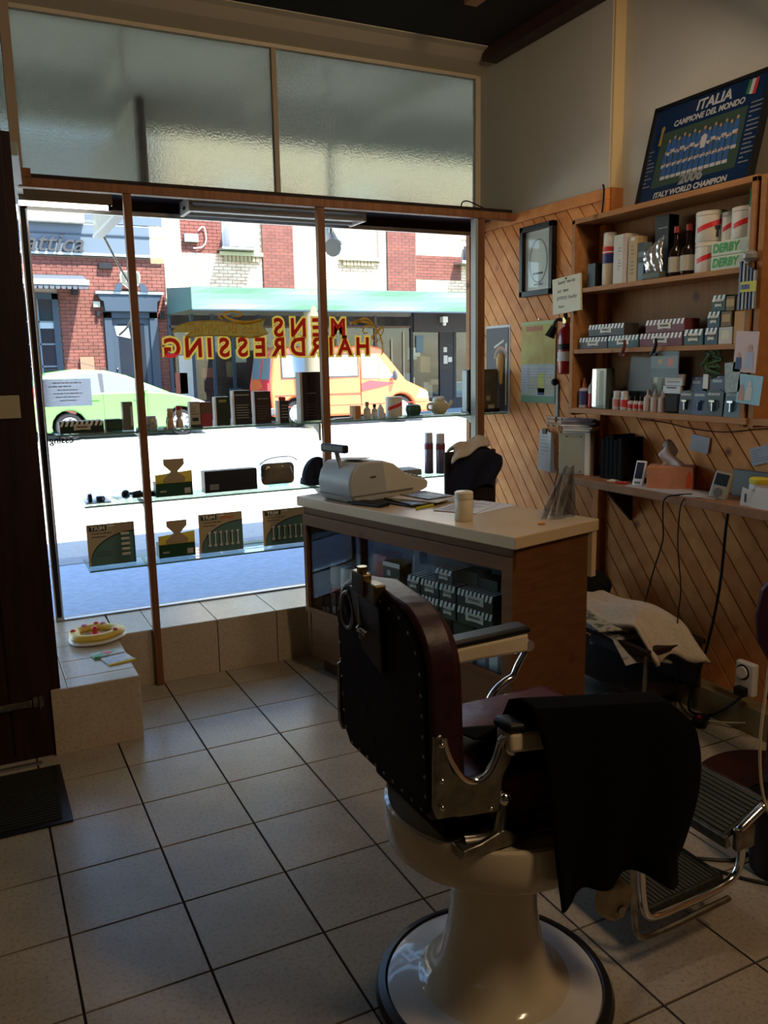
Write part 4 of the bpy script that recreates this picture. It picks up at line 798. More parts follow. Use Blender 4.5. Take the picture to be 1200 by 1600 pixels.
# ---- pictures and papers on the pine wall ----
t = wallroot('framed_certificate', 'black-framed certificate on the pine wall beside the shelves', 'picture', 3.945, 1.975)
for x0, x1, z0, z1 in ((-.15, -.122, 0, .385), (.122, .15, 0, .385), (-.15, .15, 0, .03), (-.15, .15, .355, .385)): B().box(x0, x1, -.035, 0, z0, z1).out('frame_bar', black, t, bevel=.002)
quad(t, -.122, .122, .03, .355, mat('mount_grey', (.66, .66, .58), .5), 'mount', y=-.01)
b = B(); 
for k in range(24):
    a0, a1 = 2 * pi * k / 24, 2 * pi * (k + 1) / 24
    b.add([(.082 * cos(a0), -.012, .19 + .12 * sin(a0)), (.076 * cos(a0), -.012, .19 + .114 * sin(a0)), (.076 * cos(a1), -.012, .19 + .114 * sin(a1)), (.082 * cos(a1), -.012, .19 + .12 * sin(a1))], [(0, 1, 2, 3)])
b.out('oval_border', mat('grey_ink', (.2, .2, .22), .6), t); scrawl(t, -.045, .045, .11, .135, 1, y=-.012, m=ink, h=.4, seedv=2); scrawl(t, -.04, .04, .05, .075, 1, y=-.012, m=ink, h=.3, seedv=7)
B().add([(-.1, -.0125, .05), (.1, -.0125, .05), (.1, -.0125, .34), (-.1, -.0125, .34)], [(0, 1, 2, 3)]).out('glazing', cabglass, t)
t = root('handwritten_sign', 'cream handwritten card pinned to the left side of the shelf unit', 'sign', (2.79, 3.50, 1.855), FXR); t.rotation_euler = (0, -.06, FXR)
B().box(-.115, .105, 0, .012, 0, .18).out('card', mat('card_cream', (.62, .58, .44), .7), t)
blk = ink
for s, x, z, sz in (('Sorry  we do', 0, .155, .026), ('not  have', -.03, .113, .024), ('EFTPOS  Facility', 0, .075, .024), ('here', -.045, .035, .024)): text(s, sz, blk, t, x, z, name='handwriting', shear=.15)
B().ball((0, -.004, .17), .005, 6).out('pin', black, t)
t = wallroot('wall_calendar', 'yellow and green tear-off calendar on the pine wall', 'calendar', 3.94, 1.375)
B().box(-.165, .155, -.006, 0, 0, .46).out('sheet', mat('calendar_pale', (.4, .42, .36), .6), t)
quad(t, -.165, .155, .22, .455, mat('calendar_yellow', (.45, .42, .1), .6, col2=(.4, .28, .06), scale=9), 'picture', y=-.0065)
quad(t, -.12, .04, .405, .432, mat('calendar_orange', (.4, .15, .06), .6), 'orange_band', y=-.007); quad(t, -.165, .155, .44, .46, mat('calendar_lime', (.38, .45, .2), .6), 'top_band', y=-.007)
quad(t, -.16, .15, .0, .04, mat('calendar_green', (.16, .27, .16), .6), 'bottom_band', y=-.007)
for (x0, x1, z0, z1, c) in ((-.155, -.09, .06, .21, (.42, .42, .45)), (-.08, -.01, .07, .14, (.45, .4, .3)), (0, .06, .06, .17, (.5, .5, .1)), (.0, .06, .045, .085, (.05, .05, .12)), (.07, .15, .05, .15, (.45, .38, .28)), (-.08, -.0, .15, .21, (.45, .45, .46)), (.01, .07, .175, .21, (.4, .4, .42)), (.08, .15, .155, .21, (.44, .44, .44))):
    quad(t, x0, x1, z0, z1, mat('cal_%d' % int(c[0] * 100 + c[2] * 1000), c, .6), 'day_block', y=-.0072)
scrawl(t, -.15, .14, .06, .2, 9, y=-.0078, m=mat('grey_ink', (.2, .2, .22), .6), seedv=6, h=.15)
B().cyl((0, -.008, .47), (0, -.002, .47), .006, n=8).out('nail', nickel, t)
# fire extinguisher
fe = root('fire_extinguisher', 'small red fire extinguisher with black horn on the pine wall', 'extinguisher', (2.90, 3.64, 1.54))
B().lathe([(.03, 0), (.042, .008), (.044, .03), (.044, .20), (.036, .235), (.018, .25), (.016, .27)], n=20).out('cylinder', mat('extinguisher_red', (.33, .012, .015), .25, coat=.5), fe, smooth=True)
B().lathe([(.0445, .07), (.0445, .12)], n=20, cap=False).out('white_label', paper, fe, smooth=True)
B().lathe([(.0446, .13), (.0446, .16)], n=20, cap=False).out('black_band', black, fe, smooth=True)
B().box(-.016, .016, -.016, .016, .265, .30).out('valve', brass, fe, bevel=.003); B().tube([(0, 0, .3), (-.02, -.02, .325), (-.05, -.05, .345)], .007, 6).tube([(0, 0, .285), (-.03, -.025, .30), (-.055, -.05, .31)], .006, 6).out('handle', black, fe, smooth=True)
B().tube([(0, .01, .28), (-.02, .045, .29), (-.03, .065, .27), (-.03, .07, .245)], .009, 7).out('hose', rubber, fe, smooth=True); B().cyl((-.03, .065, .255), (-.045, .085, .20), .018, .03, 6).out('horn', black, fe, smooth=True)
t = wallroot('thermometer', 'slim grey strip thermometer hanging below the fire extinguisher', 'thermometer', 3.765, 1.27)
B().box(-.012, .012, -.008, 0, 0, .215).out('strip', mat('strip_grey', (.25, .27, .25), .4), t, bevel=.003); B().ball((-.015, -.012, .225), .02, 8).out('knob', black, t, smooth=True)
kr = wallroot('key_rack', 'pale wooden key rack cut with letters on the pine wall', 'rack', 3.745, 1.205)
B().box(-.115, .115, -.008, 0, .04, .10).box(.04, .115, -.008, 0, .0, .045).out('rack_board', mat('light_ply', (.5, .27, .13), .5), kr, bevel=.002)
for x in (-.08, -.03, .02, .07): B().tube([(x, -.008, .05), (x, -.02, .045), (x, -.02, .055)], .002, 5).out('hook', brass, kr)
scrawl(kr, -.1, .1, .05, .095, 2, y=-.0085, m=mat('burnt_ink', (.12, .05, .02), .6), seedv=2, name='burnt_lettering')
nn = wallroot('paper_bundle', 'bundle of white slips on a black clip hanging under the key rack', 'papers', 3.83, 1.0, x=2.925)
for k in range(4): B().prism([(-.06 + .006 * k, .0 - .0 * k), (.055 + .008 * k, -.01), (.06, .215 - .002 * k), (-.045, .225)], 'xz', -.014 + k * .004, -.012 + k * .004).out('slip', paper, nn)
B().box(-.015, .02, -.02, -.008, .205, .235).out('bulldog_clip', black, nn); scrawl(nn, -.04, .04, .06, .2, 7, y=-.0148, m=mat('pale_ink', (.3, .3, .36), .7), seedv=3, h=.2)
cable('cable', 'thin dark cord trailing down the pine wall from the key rack', [(2.93, 3.70, 1.30), (2.935, 3.71, 1.2), (2.935, 3.72, 1.05), (2.935, 3.76, .92), (2.935, 3.75, .8)], .003, black)
for i, (y, z, a, lb) in enumerate(((2.77, 1.19, .12, 'blank white slip pinned to the boards under the shelves'), (2.42, 1.17, -.28, 'printed white slip pinned at a tilt to the boards under the shelves'))):
    t = root('pinned_slip', lb, 'note', (2.978, y, z), FXR); t.rotation_euler = (0, a, FXR); B().box(-.055, .055, -.002, 0, 0, .075).out('slip', mat('slip_grey', (.42, .41, .43), .7), t)
    if i: scrawl(t, -.045, .045, .01, .065, 5, y=-.003, m=mat('grey_ink', (.2, .2, .22), .6), h=.25)
cable('cable', 'dark cable sagging along the boards under the shelves', [(2.975, 3.15, 1.32), (2.972, 2.97, 1.312), (2.972, 2.83, 1.295), (2.972, 2.63, 1.29), (2.972, 2.4, 1.32), (2.972, 2.1, 1.335)], .0025, black)
# ---- narrow work shelf under the unit and the things on it (top z 1.02) ----
WS = 1.022
ws = root('work_shelf', 'long narrow wooden work shelf below the wall shelving', 'shelf', (2.87, 2.6, .98))
B(ws.location).prism([(2.86, 3.60), (2.75, 3.44), (2.75, 1.4), (2.985, 1.4), (2.985, 3.60)], 'xy', .982, WS).out('shelf_board', wood_mat('shelf_brown', (.30, .15, .075), (.22, .1, .045), rough=.5), ws, bevel=.003)
for y in (3.2, 2.2): B(ws.location).prism([(2.985, .982), (2.80, .982), (2.985, .80)], 'xz', y - .01, y + .01).out('support_bracket', darkwood, ws)
t = root('metal_cabinet', 'pale grey metal box with screws standing on the left end of the work shelf', 'box', (2.81, 3.44, WS), radians(-58))
gm = mat('grey_green_metal', (.36, .38, .31), .5)
B().box(-.088, .075, 0, .20, 0, .215).out('case', gm, t, bevel=.006)
B().box(.055, .082, -.006, .20, -.0, .225).out('white_edge', white, t, bevel=.003); B().box(-.07, .06, .0, .20, .215, .228).out('white_lid', white, t, bevel=.003)
b = B()
for x, z in ((-.05, .02), (.03, .018), (-.045, .2), (.03, .2)): b.ball((x, 0, z), .005, 6)
b.out('screw', nickel, t); B().box(.082, .10, .01, .20, .0, .22).out('side_panel', mat('dark_beige', (.2, .17, .12), .5), t)
for k, (c, w, dy, lb) in enumerate(((white, .15, 0, 'lowest'), (paper, .16, .004, 'second'), (white, .15, -.004, 'third'), (mat('grey_card', (.22, .21, .2), .6), .17, .01, 'fourth'), (mat('blue_grey_cover', (.25, .25, .32), .6), .16, 0, 'topmost'))):
    o = B().box(-w / 2, w / 2, 0, .22, 0, .010).out('folder', c, bevel=.003); o.location = (2.80 + dy, 3.42 - dy, WS + .2295 + k * .0115); o.rotation_euler = (0, 0, radians(-62 + 3 * k))
    tag(o, lb + ' of the flat folders stacked on the pale metal box', 'folder')
for k in range(5):
    o = B().box(0, .026, -.10, .07, 0, .20 + .012 * (k % 3)).out('black_binder', blackm, bevel=.003); o.location = (2.945, 3.25 - .031 * k + .03, WS)
    o.rotation_euler = (0, 0, FXR); tag(o, ('leftmost', 'second', 'middle', 'fourth', 'rightmost')[k] + ' of five dark binders right of the metal box', 'binder')
o = B().box(-.11, .11, 0, .008, 0, .05).out('folded_leaflet', cream); o.location = (2.93, 2.99, WS + .005); o.rotation_euler = (0, .25, FXR); tag(o, 'yellowed leaflet leaning on the boards behind the white timer', 'leaflet')
for k, (x, y, a, c, lb) in enumerate(((2.84, 3.17, .5, cream, 'cream slip lying before the black binders'), (2.82, 3.10, 1.2, mat('teal_pen_card', (.1, .25, .2), .5), 'narrow teal strip lying beside the white timer'))):
    o = B().box(-.05, .05, -.02 + .012 * k, .02 - .012 * k, 0, .004).out('slip', c); o.location = (x, y, WS); o.rotation_euler = (0, 0, a); tag(o, lb, 'slip')
o = B().cyl((-.03, 0, .006), (.03, 0, .006), .006, n=8).out('red_marker', MATS['red_band']); o.location = (2.79, 3.06, WS); o.rotation_euler = (0, 0, -1.2); tag(o, 'small red marker lying left of the white timer', 'marker')
t = root('digital_timer', 'white handheld device with a dark display propped upright on the work shelf', 'device', (2.80, 2.97, WS), radians(-70)); 
g_ = B().box(-.026, .026, 0, .014, 0, .125).out('case', white, t, bevel=.005); quad(t, -.019, .019, .035, .115, mat('lcd_dark', (.03, .035, .06), .2), 'display', y=-.001); quad(t, -.015, .015, .01, .022, mat('grey_ink', (.2, .2, .22), .6), 'button_row', y=-.001)
for c in t.children: c.rotation_euler = (radians(-20), 0, 0)
t = root('tissue_box', 'pink cardboard tissue box with a tissue pulled out', 'tissue box', (2.885, 2.84, WS), radians(-52))
pk = mat('tissue_box_pink', (.58, .25, .14), .55, var=.25, scale=12)
B().box(-.10, .10, -.06, .06, 0, .105).out('carton', pk, t, bevel=.003)
poly(t, [(.072, .01), (.096, .015), (.098, .06), (.085, .09), (.075, .06)], mat('flower_red', (.6, .08, .03), .5), 'printed_flower', y=-.0615)
B().grid(lambda u, v: ((-.05 + .10 * u) * (1 - .45 * v) + .012 * sin(9 * v) - .02 * v, .02 * sin(5 * u + 4 * v) * (1 - .3 * v), .10 + .125 * v * (1 - .55 * (u - .45) ** 2 * 2)), 12, 12).out('tissue', mat('tissue', (.66, .6, .56), .8), t, smooth=True, solid=.002)
o = B().prism([(2.755, 3.0), (2.755, 2.6), (2.80, 2.5), (2.93, 2.62), (2.86, 3.02)], 'xy', 0, .004).prism([(2.765, 2.8), (2.762, 2.55), (2.90, 2.56), (2.90, 2.75)], 'xy', .004, .007).out('loose_papers', mat('paper_grey', (.4, .38, .37), .7)); o.location = (0, 0, WS - .0005); tag(o, 'loose printed papers spread under the tissue box', 'papers')
t = root('handheld_device', 'grey handheld unit with dark screen and round dial leaning on the work shelf', 'device', (2.80, 2.50, WS), radians(-78)); t.rotation_euler = (radians(-16), .12, radians(-78))
B().box(-.042, .042, 0, .024, 0, .125).out('case', mat('device_grey', (.26, .25, .2), .4), t, bevel=.016, seg=3); quad(t, -.03, .03, .062, .112, black, 'screen', y=-.001)
B().cyl((0, -.004, .032), (0, .004, .032), .019, n=18).out('dial', mat('dial_grey', (.1, .1, .09), .4), t, smooth=True)
o = B().box(-.11, .11, 0, .02, 0, .115).out('grey_case', mat('smoky_grey', (.16, .17, .16), .4), bevel=.004); o.location = (2.95, 2.44, WS); o.rotation_euler = (0, 0, FXR); tag(o, 'grey flat case standing against the boards behind the handheld unit', 'case')
t = lathe_thing('plastic_jar', 'clear plastic jar with a yellow lid on the work shelf', 'jar', (2.84, 2.315, WS), [(.04, 0), (.042, .005), (.042, .08), (.038, .09)], mat('milky_lilac', (.42, .4, .42), .3), [(.04, .088), (.042, .092), (.042, .108), (.035, .112), (0, .112)], mat('lid_yellow', (.62, .5, .05), .4), n=24)
t = root('card_stand', 'folded white card with a black mark before the yellow-lidded jar', 'card', (2.775, 2.30, WS), FXR)
B().prism([(-.055, 0), (.005, -.0), (.012, .06), (-.045, .075)], 'xz', 0, .003).prism([(.005, 0), (.10, 0), (.10, .085), (.03, .085)], 'xz', -.012, -.009).out('card', mat('card_white', (.58, .52, .45), .6), t)
quad(t, -.032, -.022, .015, .05, ink, 'black_mark', y=-.001)
for (pts, r_, lb) in ((([(2.79, 2.62, 1.03), (2.75, 2.66, 1.025), (2.73, 2.72, 1.0), (2.745, 2.74, .9), (2.77, 2.76, .8), (2.76, 2.80, .65), (2.78, 2.86, .5), (2.8, 2.9, .42), (2.8, 2.95, .15)]), .0035, 'thin black lead falling from the tissue box, leftmost of the leads'),
                      (([(2.76, 2.62, 1.02), (2.735, 2.63, .98), (2.76, 2.66, .8), (2.77, 2.64, .6), (2.78, 2.66, .45), (2.79, 2.66, .2), (2.80, 2.67, .03)]), .003, 'thin crinkled black lead hanging below the handheld unit'),
                      (([(2.95, 2.55, .98), (2.93, 2.55, .9), (2.92, 2.56, .6), (2.90, 2.60, .3), (2.86, 2.64, .08), (2.83, 2.60, .02), (2.86, 2.50, .04), (2.88, 2.40, .14), (2.875, 2.35, .20)]), .007, 'thick black flex hanging down the boards to the plug timer')):
    cable('hanging_lead', lb, pts, r_, black)
t = root('plug_timer', 'white plug-in timer with a round dial on the skirting', 'timer', (2.90, 2.36, .185), FXR)
B().box(-.045, .05, -.035, .0, 0, .145).out('case', mat('timer_white', (.7, .68, .64), .4), t, bevel=.008); B().cyl((-.005, -.037, .1), (-.005, -.035, .1), .034, n=24).out('dial_ring', black, t); B().cyl((-.005, -.046, .1), (-.005, -.036, .1), .026, n=24).out('dial', mat('timer_white', (.42, .4, .38), .4), t)
B().box(-.02, .03, -.07, -.035, .0, .04).out('plug', black, t, bevel=.006)
t = root('power_strip', 'black multi-plug lying on the floor by the skirting', 'plug', (2.80, 2.52, 0), .5)
B().box(-.05, .05, -.03, .03, 0, .035).out('body', black, t, bevel=.008); B().ball((-.02, 0, .04), .012, 8).out('red_switch', mat('red_band', (.5, .04, .04), .4), t)
cable('floor_cable', 'pale cable curling over the floor beside the skirting', [(2.46, 2.78, .005), (2.55, 2.80, .005), (2.66, 2.72, .006), (2.75, 2.62, .005), (2.86, 2.46, .02), (2.89, 2.36, .05)], .004, mat('cable_cream', (.45, .4, .3), .5))
cable('floor_cable', 'black cable looping on the floor behind the draped cape', [(2.45, 2.70, .005), (2.56, 2.66, .005), (2.68, 2.66, .005), (2.78, 2.58, .01), (2.70, 2.50, .005), (2.55, 2.58, .005), (2.46, 2.66, .005)], .004, black)
cable('floor_cable', 'black cable curving over the tiles under the footrest', [(2.17, 1.72, .005), (2.08, 1.72, .005), (1.98, 1.78, .005), (2.02, 1.66, .005), (2.12, 1.54, .005), (2.25, 1.45, .005), (2.42, 1.38, .005)], .006, black)
cable('cream_cord', 'cream cord hanging down at the right edge of the picture', [(1.94, 1.50, .93), (1.93, 1.50, .85), (1.915, 1.50, .7), (1.905, 1.50, .55), (1.91, 1.49, .42), (1.93, 1.47, .33), (1.97, 1.44, .28)], .0045, mat('cord_cream', (.5, .38, .22), .5))
# ---- low table with magazines and towel against the wall ----
bt_ = root('magazine_table', 'low dark side table carrying newspapers against the right wall', 'table', (2.74, 2.95, 0)); L = bt_.location
B(L).box(2.56, 2.92, 2.62, 3.36, .325, .35).out('table_top', darkwood, bt_, bevel=.004)
for x, y in ((2.58, 2.64), (2.90, 2.64), (2.58, 3.34), (2.90, 3.34)): B(L).cyl((x, y, 0), (x, y, .325), .01, n=10).out('leg', nickel, bt_, smooth=True)
B(L).box(2.58, 2.90, 2.66, 3.34, .10, .115).out('lower_shelf', darkwood, bt_)
B(L).box(2.88, 2.90, 2.62, 3.36, .12, .325).out('back_panel', darkwood, bt_)
news = mat('newsprint', (.36, .34, .31), .8, col2=(.2, .19, .17), scale=30, thr=(.5, .56))
for k, (x, y, w, d, a, lb) in enumerate(((2.70, 3.05, .30, .42, .12, 'bottom of the pile, hanging over the table end'), (2.69, 3.10, .29, .40, -.10, 'second in the pile on the low table'), (2.71, 3.02, .28, .40, .22, 'third in the pile on the low table'), (2.66, 2.98, .27, .38, -.28, 'fourth in the pile on the low table'))):
    o = B().box(-w / 2, w / 2, -d / 2, d / 2, 0, .011).out('newspaper', news if k % 2 == 0 else mat('magazine_print', (.4, .38, .3), .5, col2=(.08, .1, .08), scale=25, thr=(.5, .55)), bevel=.003)
    o.location = (x, y, .351 + .0125 * k); o.rotation_euler = (0, 0, a); tag(o, 'newspaper, ' + lb, 'newspaper')
o = B().grid(lambda u, v: (2.52 + .22 * u + .05 * v, 2.70 + .24 * v - .06 * u, .35 + .012 * sin(4 * u) - .12 * max(0, .5 - v) * 1.4), 10, 10).out('newspaper', news, solid=.004); tag(o, 'newspaper sheet drooping over the near end of the low table', 'newspaper')
def towel(u, v):
    x = 2.60 + .26 * u + .02 * sin(6 * v); y = 3.30 - .72 * v + .05 * sin(5 * u)
    z = .412 + .045 * sin(pi * u) + .016 * sin(9 * v + 3 * u) + .012 * sin(14 * u - 5 * v) - (.14 * max(0, v - .82) / .18)
    return (x, y, z)
o = B().grid(towel, 24, 36).out('towel', mat('towel_cream', (.56, .47, .37), .95, var=.1, scale=60, bump=.5), smooth=True, solid=.018); tag(o, 'crumpled cream towel thrown over the newspapers on the low table', 'towel')
t = root('dark_bundle', 'dark bag with keys behind the towel on the low table', 'bag', (2.80, 3.28, .40)); B().ball((0, 0, .07), .11, 14, sx=.9, sy=1.1, sz=.7).out('bag', blackm, t, smooth=True); B().ball((-.05, -.12, .03), .012, 6).ball((-.07, -.1, .02), .009, 6).out('key', nickel, t)
# ---- maroon vinyl chair at the right edge ----
vc = root('waiting_chair', 'maroon vinyl chair with rounded back, cut by the right edge of the picture', 'chair', (2.45, 1.9, 0))
L = vc.location; vin = mat('maroon_vinyl', (.05, .006, .012), .35)


P = [(1.70, .50), (2.02, .50), (2.075, .56), (2.09, .66), (2.07, .78), (2.02, .835), (1.95, .85), (1.70, .85)]
B(L).prism(P, 'yz', 2.56, 2.63).out('backrest', vin, vc, bevel=.028, seg=4, smooth=True)
B(L).box(2.40, 2.80, 1.36, 1.80, .40, .47).out('seat', vin, vc, bevel=.028, seg=4, smooth=True)
B(L).lathe([(.0, 0), (.27, 0), (.285, .008), (.27, .02), (.06, .032), (.045, .06), (.04, .40)], 2.62, 1.98, n=48).out('base', mat('redbrown_enamel', (.05, .014, .009), .4), vc, smooth=True)
B(L).box(2.56, 2.66, 1.55, 2.0, .36, .40).out('seat_bearer', blackm, vc)
for y in (1.80, 1.98): B(L).tube([(2.60, y, .38), (2.63, y, .42), (2.645, y, .5), (2.635, y, .6)], .009, 8).out('back_support', chrome, vc, smooth=True)
B(L).ball((2.60, 1.95, .86), .018, 8).out('top_knob', black, vc, smooth=True)
t = root('waste_bin', 'black round bin standing on the floor at the right edge of the picture', 'bin', (2.17, 1.62, 0))
B().lathe([(.075, 0), (.08, .01), (.10, .23), (.104, .24), (.096, .245), (.09, .23)], n=24).out('body', mat('bin_black', (.006, .006, .009), .4), t, smooth=True)
B().lathe([(.098, .222), (.108, .226), (.108, .242), (.1, .248)], n=24, cap=False).out('rim', rubber, t, smooth=True)

# =====================================================================
# COUNTER (local frame: x to the right along its front, y towards its back)
# =====================================================================
CR = radians(-75.94); CL = (1.83, 2.58, 0)
ct = root('shop_counter', 'wooden shop counter with glass display front and pale laminate top', 'counter', CL, CR)
B().box(-1.473, 0, 0, .54, .90, .95).out('counter_top', laminate, ct, bevel=.004)
B().box(-1.45, -.03, .03, .045, .86, .90).box(-1.45, -.03, .03, .045, .815, .86).out('top_rail', counter_wood, ct, bevel=.002)
B().box(-.055, -.03, .03, .51, .09, .90).out('side_panel', counter_wood, ct, bevel=.002)
B().box(-1.45, -1.425, .03, .51, .09, .90).out('side_panel', counter_wood, ct, bevel=.002)
B().box(-1.425, -.055, .033, .045, .09, .36).out('front_panel', counter_wood, ct, bevel=.002)
for a in ((-1.452, -1.425, .355, .86), (-.085, -.028, .355, .86)): B().box(a[0], a[1], .020, .032, a[2], a[3]).out('frame_stile', counter_wood, ct, bevel=.002)
for a in ((.335, .362), (.80, .86)): B().box(-1.452, -.028, .019, .032, a[0], a[1]).out('frame_rail', counter_wood, ct, bevel=.002)
B().box(-1.40, -.08, .09, .46, .0, .09).out('toe_kick', mat('toe_wood', (.09, .05, .03), .6), ct)
B().box(-1.43, -.05, .045, .50, .27, .285).out('cabinet_floor', counter_wood, ct); B().box(-1.43, -.05, .49, .50, .285, .90).out('back_panel', mat('cabinet_back_grey', (.26, .30, .33), .6), ct)
B().box(-1.426, -.084, .036, .041, .36, .80).out('display_glass', cabglass, ct)
B().box(-.697, -.10, .055, .45, .505, .512).out('glass_shelf', shelfglass, ct)
B().box(-.03, -.008, .505, .535, .70, .90).out('end_cleat', laminate, ct)
def cl(x, y, z): 
    c_, s_ = cos(CR), sin(CR); return (CL[0] + x * c_ - y * s_, CL[1] + x * s_ + y * c_, z)
def cbox(label, x, z, w, h, m=boxgreen, y=.065): return shave_box(label + ' in the counter display', cl(x, y, z), CR, w, h, .10, m)
zz = .513
for (x, w, lb) in ((-.655, .085, 'leftmost'), (-.55, .115, 'second'), (-.437, .10, 'third'), (-.275, .205, 'rightmost, longest')):
    cbox('striped carton, %s of the lower shelf row' % lb, x, zz, w, .075)
    cbox('striped carton, %s of the upper shelf row' % lb, x, zz + .077, w, .075)
cbox('striped carton alone on top of the rows', -.46, zz + .156, .105, .062)
for k, (x, w, h) in enumerate(((-.36, .1, .06), (-.25, .11, .045), (-.15, .06, .08))): carton('dark_carton', ('left', 'middle', 'right')[k] + ' dark unlit carton on the striped rows in the counter display', 'box', cl(x, .12, zz + .156), CR, w, h, .09, boxgreen)
for k, x in enumerate((-.62, -.47, -.33, -.19)): carton('dark_carton', ('leftmost', 'second', 'third', 'rightmost')[k] + ' dark green carton under the glass shelf in the counter display', 'box', cl(x, .20, .286), CR, .13, .19, .1, boxgreen)
for k, (x, z, h, c) in enumerate(((-.83, .286, .31, white), (-.82, .60, .10, white), )): carton('white_topped_box', ('lower', 'upper')[k] + ' black box with a white lid in the counter display', 'box', cl(x, .075, z if k == 0 else .597), CR, .12, h, .1, black, [('q', -.06, .06, h - .022, h, white), ('q', -.03, -.005, h * .35, h * .6, silver)])
carton('red_box', 'dark red box in the middle of the counter display', 'box', cl(-.955, .12, .286), CR, .10, .42, .1, mat('dim_red', (.25, .02, .025), .5))
carton('dark_carton', 'tall dark canister box between the white-lidded boxes and striped cartons', 'box', cl(-.725, .15, .286), CR, .04, .5, .05, black, [('q', -.022, -.014, .1, .45, cream)])
for k, x in enumerate((-1.34, -1.25, -1.165, -1.10)):
    t = lathe_thing('powder_bottle', ('leftmost', 'second', 'third', 'rightmost')[k] + ' of the white-capped bottles behind the chair back in the display', 'bottle', cl(x, .15, .286), [(.036, 0), (.038, .01), (.038, .20)], mat('beige_can', (.5, .4, .28), .35), [(.038, .20), (.04, .21), (.036, .29), (.03, .30), (0, .30)], mat('cap_white', (.8, .8, .78), .4), [(.0385, .12), (.0385, .18)], MATS['red_band'])
for k, (x, h) in enumerate(((-1.40, .12), (-1.365, .13), (-1.31, .16), (-1.26, .15), (-1.20, .14))): carton('small_bottle_box', ('leftmost', 'second', 'third', 'fourth', 'fifth')[k] + ' of the small dark boxes at the left end of the display', 'box', cl(x, .10, .286), CR, .03, h, .03, (black, mat('charcoal_card', (.02, .02, .024), .4))[k % 2], [('q', -.012, .012, h * .3, h * .55, silver)])
for k, (x, h, m) in enumerate(((-.58, .07, stripew), (-.46, .07, cream), (-.40, .075, mat('pink_label', (.5, .2, .17), .5)), (-.34, .075, cream), (-.27, .12, mat('lilac_cap', (.5, .5, .56), .35)), (-.20, .14, stripew), (-.15, .15, mat('grey_card', (.22, .21, .2), .6)))):
    carton('small_pack', ('first', 'second', 'third', 'fourth', 'fifth', 'sixth', 'seventh')[k] + ' small pack from the left on the display floor below the armrest', 'box', cl(x, .10, .286), CR, .05, h, .03, m)
# things on the counter
CT = .9505
reg = root('cash_register', 'grey and cream cash register with a customer display on a stalk', 'cash register', cl(-1.40, .02, CT), CR)
rg = mat('register_grey', (.36, .37, .36), .35); rc = mat('register_cream', (.5, .47, .38), .45)
# profile in (y: customer side to clerk side, z); the machine is extruded along the counter
prof = [(.0, .04), (-.01, .09), (.0, .15), (.05, .195), (.12, .205), (.20, .20)]
REG_X0, REG_X1 = .10, .36
B().prism([(.03, .0), (.0, .04), (-.005, .10), (.01, .15), (.05, .195), (.13, .20), (.21, .195), (.24, .0)], 'yz', REG_X0, REG_X1).out('rear_housing', rg, reg, bevel=.012, seg=3, smooth=True)
B().prism([(.20, .0), (.20, .198), (.28, .175), (.36, .12), (.42, .095), (.50, .075), (.515, .06), (.51, .03), (.48, .02), (.40, .0)], 'yz', REG_X0 + .005, REG_X1 - .005).out('front_housing', rc, reg, bevel=.01, seg=3, smooth=True)
B().box(REG_X0 - .002, REG_X1 + .002, .0, .40, .035, .041).out('seam', mat('seam_grey', (.15, .15, .14), .6), reg)
b = B()
for i in range(6):
    for j in range(4):
        y = .385 + j * .028; b.box(.12 + i * .036, .15 + i * .036, y, y + .02, .10 - j * .008, .112 - j * .008)
b.out('keys', mat('key_grey', (.2, .2, .19), .5), reg)
B().cyl((.24, .035, .16), (.24, .01, .25), .012, n=12).out('display_stalk', rg, reg, smooth=True)
B().box(.14, .33, -.015, .02, .245, .285).out('display_head', black, reg, bevel=.01, seg=3); 
B().box(REG_X1 - .003, REG_X1 + .004, .12, .155, .12, .126).out('catch', nickel, reg)
o = B().box(-.07, .07, -.05, .05, 0, .002).out('taped_note', paper); o.location = cl(-1.14, .13, CT + .2065); o.rotation_euler = (.0, -.05, CR + .3); tag(o, 'white note lying on top of the cash register', 'note')
scr = mat('magazine_cover', (.3, .26, .22), .4, col2=(.08, .08, .1), scale=14, thr=(.45, .55))
for k, (x, y, w, d, a, m, lb) in enumerate(((-.93, .27, .30, .22, .1, black, 'black folder at the bottom of the heap by the cash register'), (-.90, .30, .28, .20, -.2, scr, 'glossy magazine second in the heap by the cash register'), (-.87, .34, .26, .2, .25, paper, 'white sheet in the heap by the cash register'), (-.88, .36, .22, .16, -.05, scr, 'folded leaflet topmost of the heap by the cash register'))):
    o = B().box(-w / 2, w / 2, -d / 2, d / 2, 0, .007).out('magazine', m, bevel=.002); o.location = cl(x, y, CT + k * .0075); o.rotation_euler = (0, 0, CR + a); tag(o, lb, 'papers')
t = root('black_wallet', 'black zipped case lying in front of the cash register', 'case', cl(-.97, .08, CT), CR + .2); B().box(-.09, .09, -.04, .04, 0, .018).out('case', black, t, bevel=.006, seg=3); B().tube([(-.09, -.02, .012), (-.12, -.03, .008), (-.13, .0, .006)], .004, 6).out('strap', black, t)
o = B().tube([(-.06, 0, .006), (0, .002, .006), (.06, 0, .006)], .006, 8, sub=1).out('highlighter_pen', mat('pen_yellow', (.45, .45, .03), .4), smooth=True); o.location = cl(-.73, .21, CT); o.rotation_euler = (0, 0, .35); tag(o, 'yellow green pen lying beside the magazine heap', 'pen')
t = root('white_jar', 'cream screw-top plastic jar on the counter', 'jar', cl(-.385, .115, CT))
B().lathe([(.036, 0), (.039, .004), (.039, .092), (.036, .096)], n=28).out('body', mat('jar_cream', (.62, .53, .38), .35), t, smooth=True); B().lathe([(.040, .096), (.0405, .10), (.0395, .122), (.034, .126), (0, .127)], n=28).out('lid', mat('jar_cream2', (.66, .58, .44), .35), t, smooth=True)
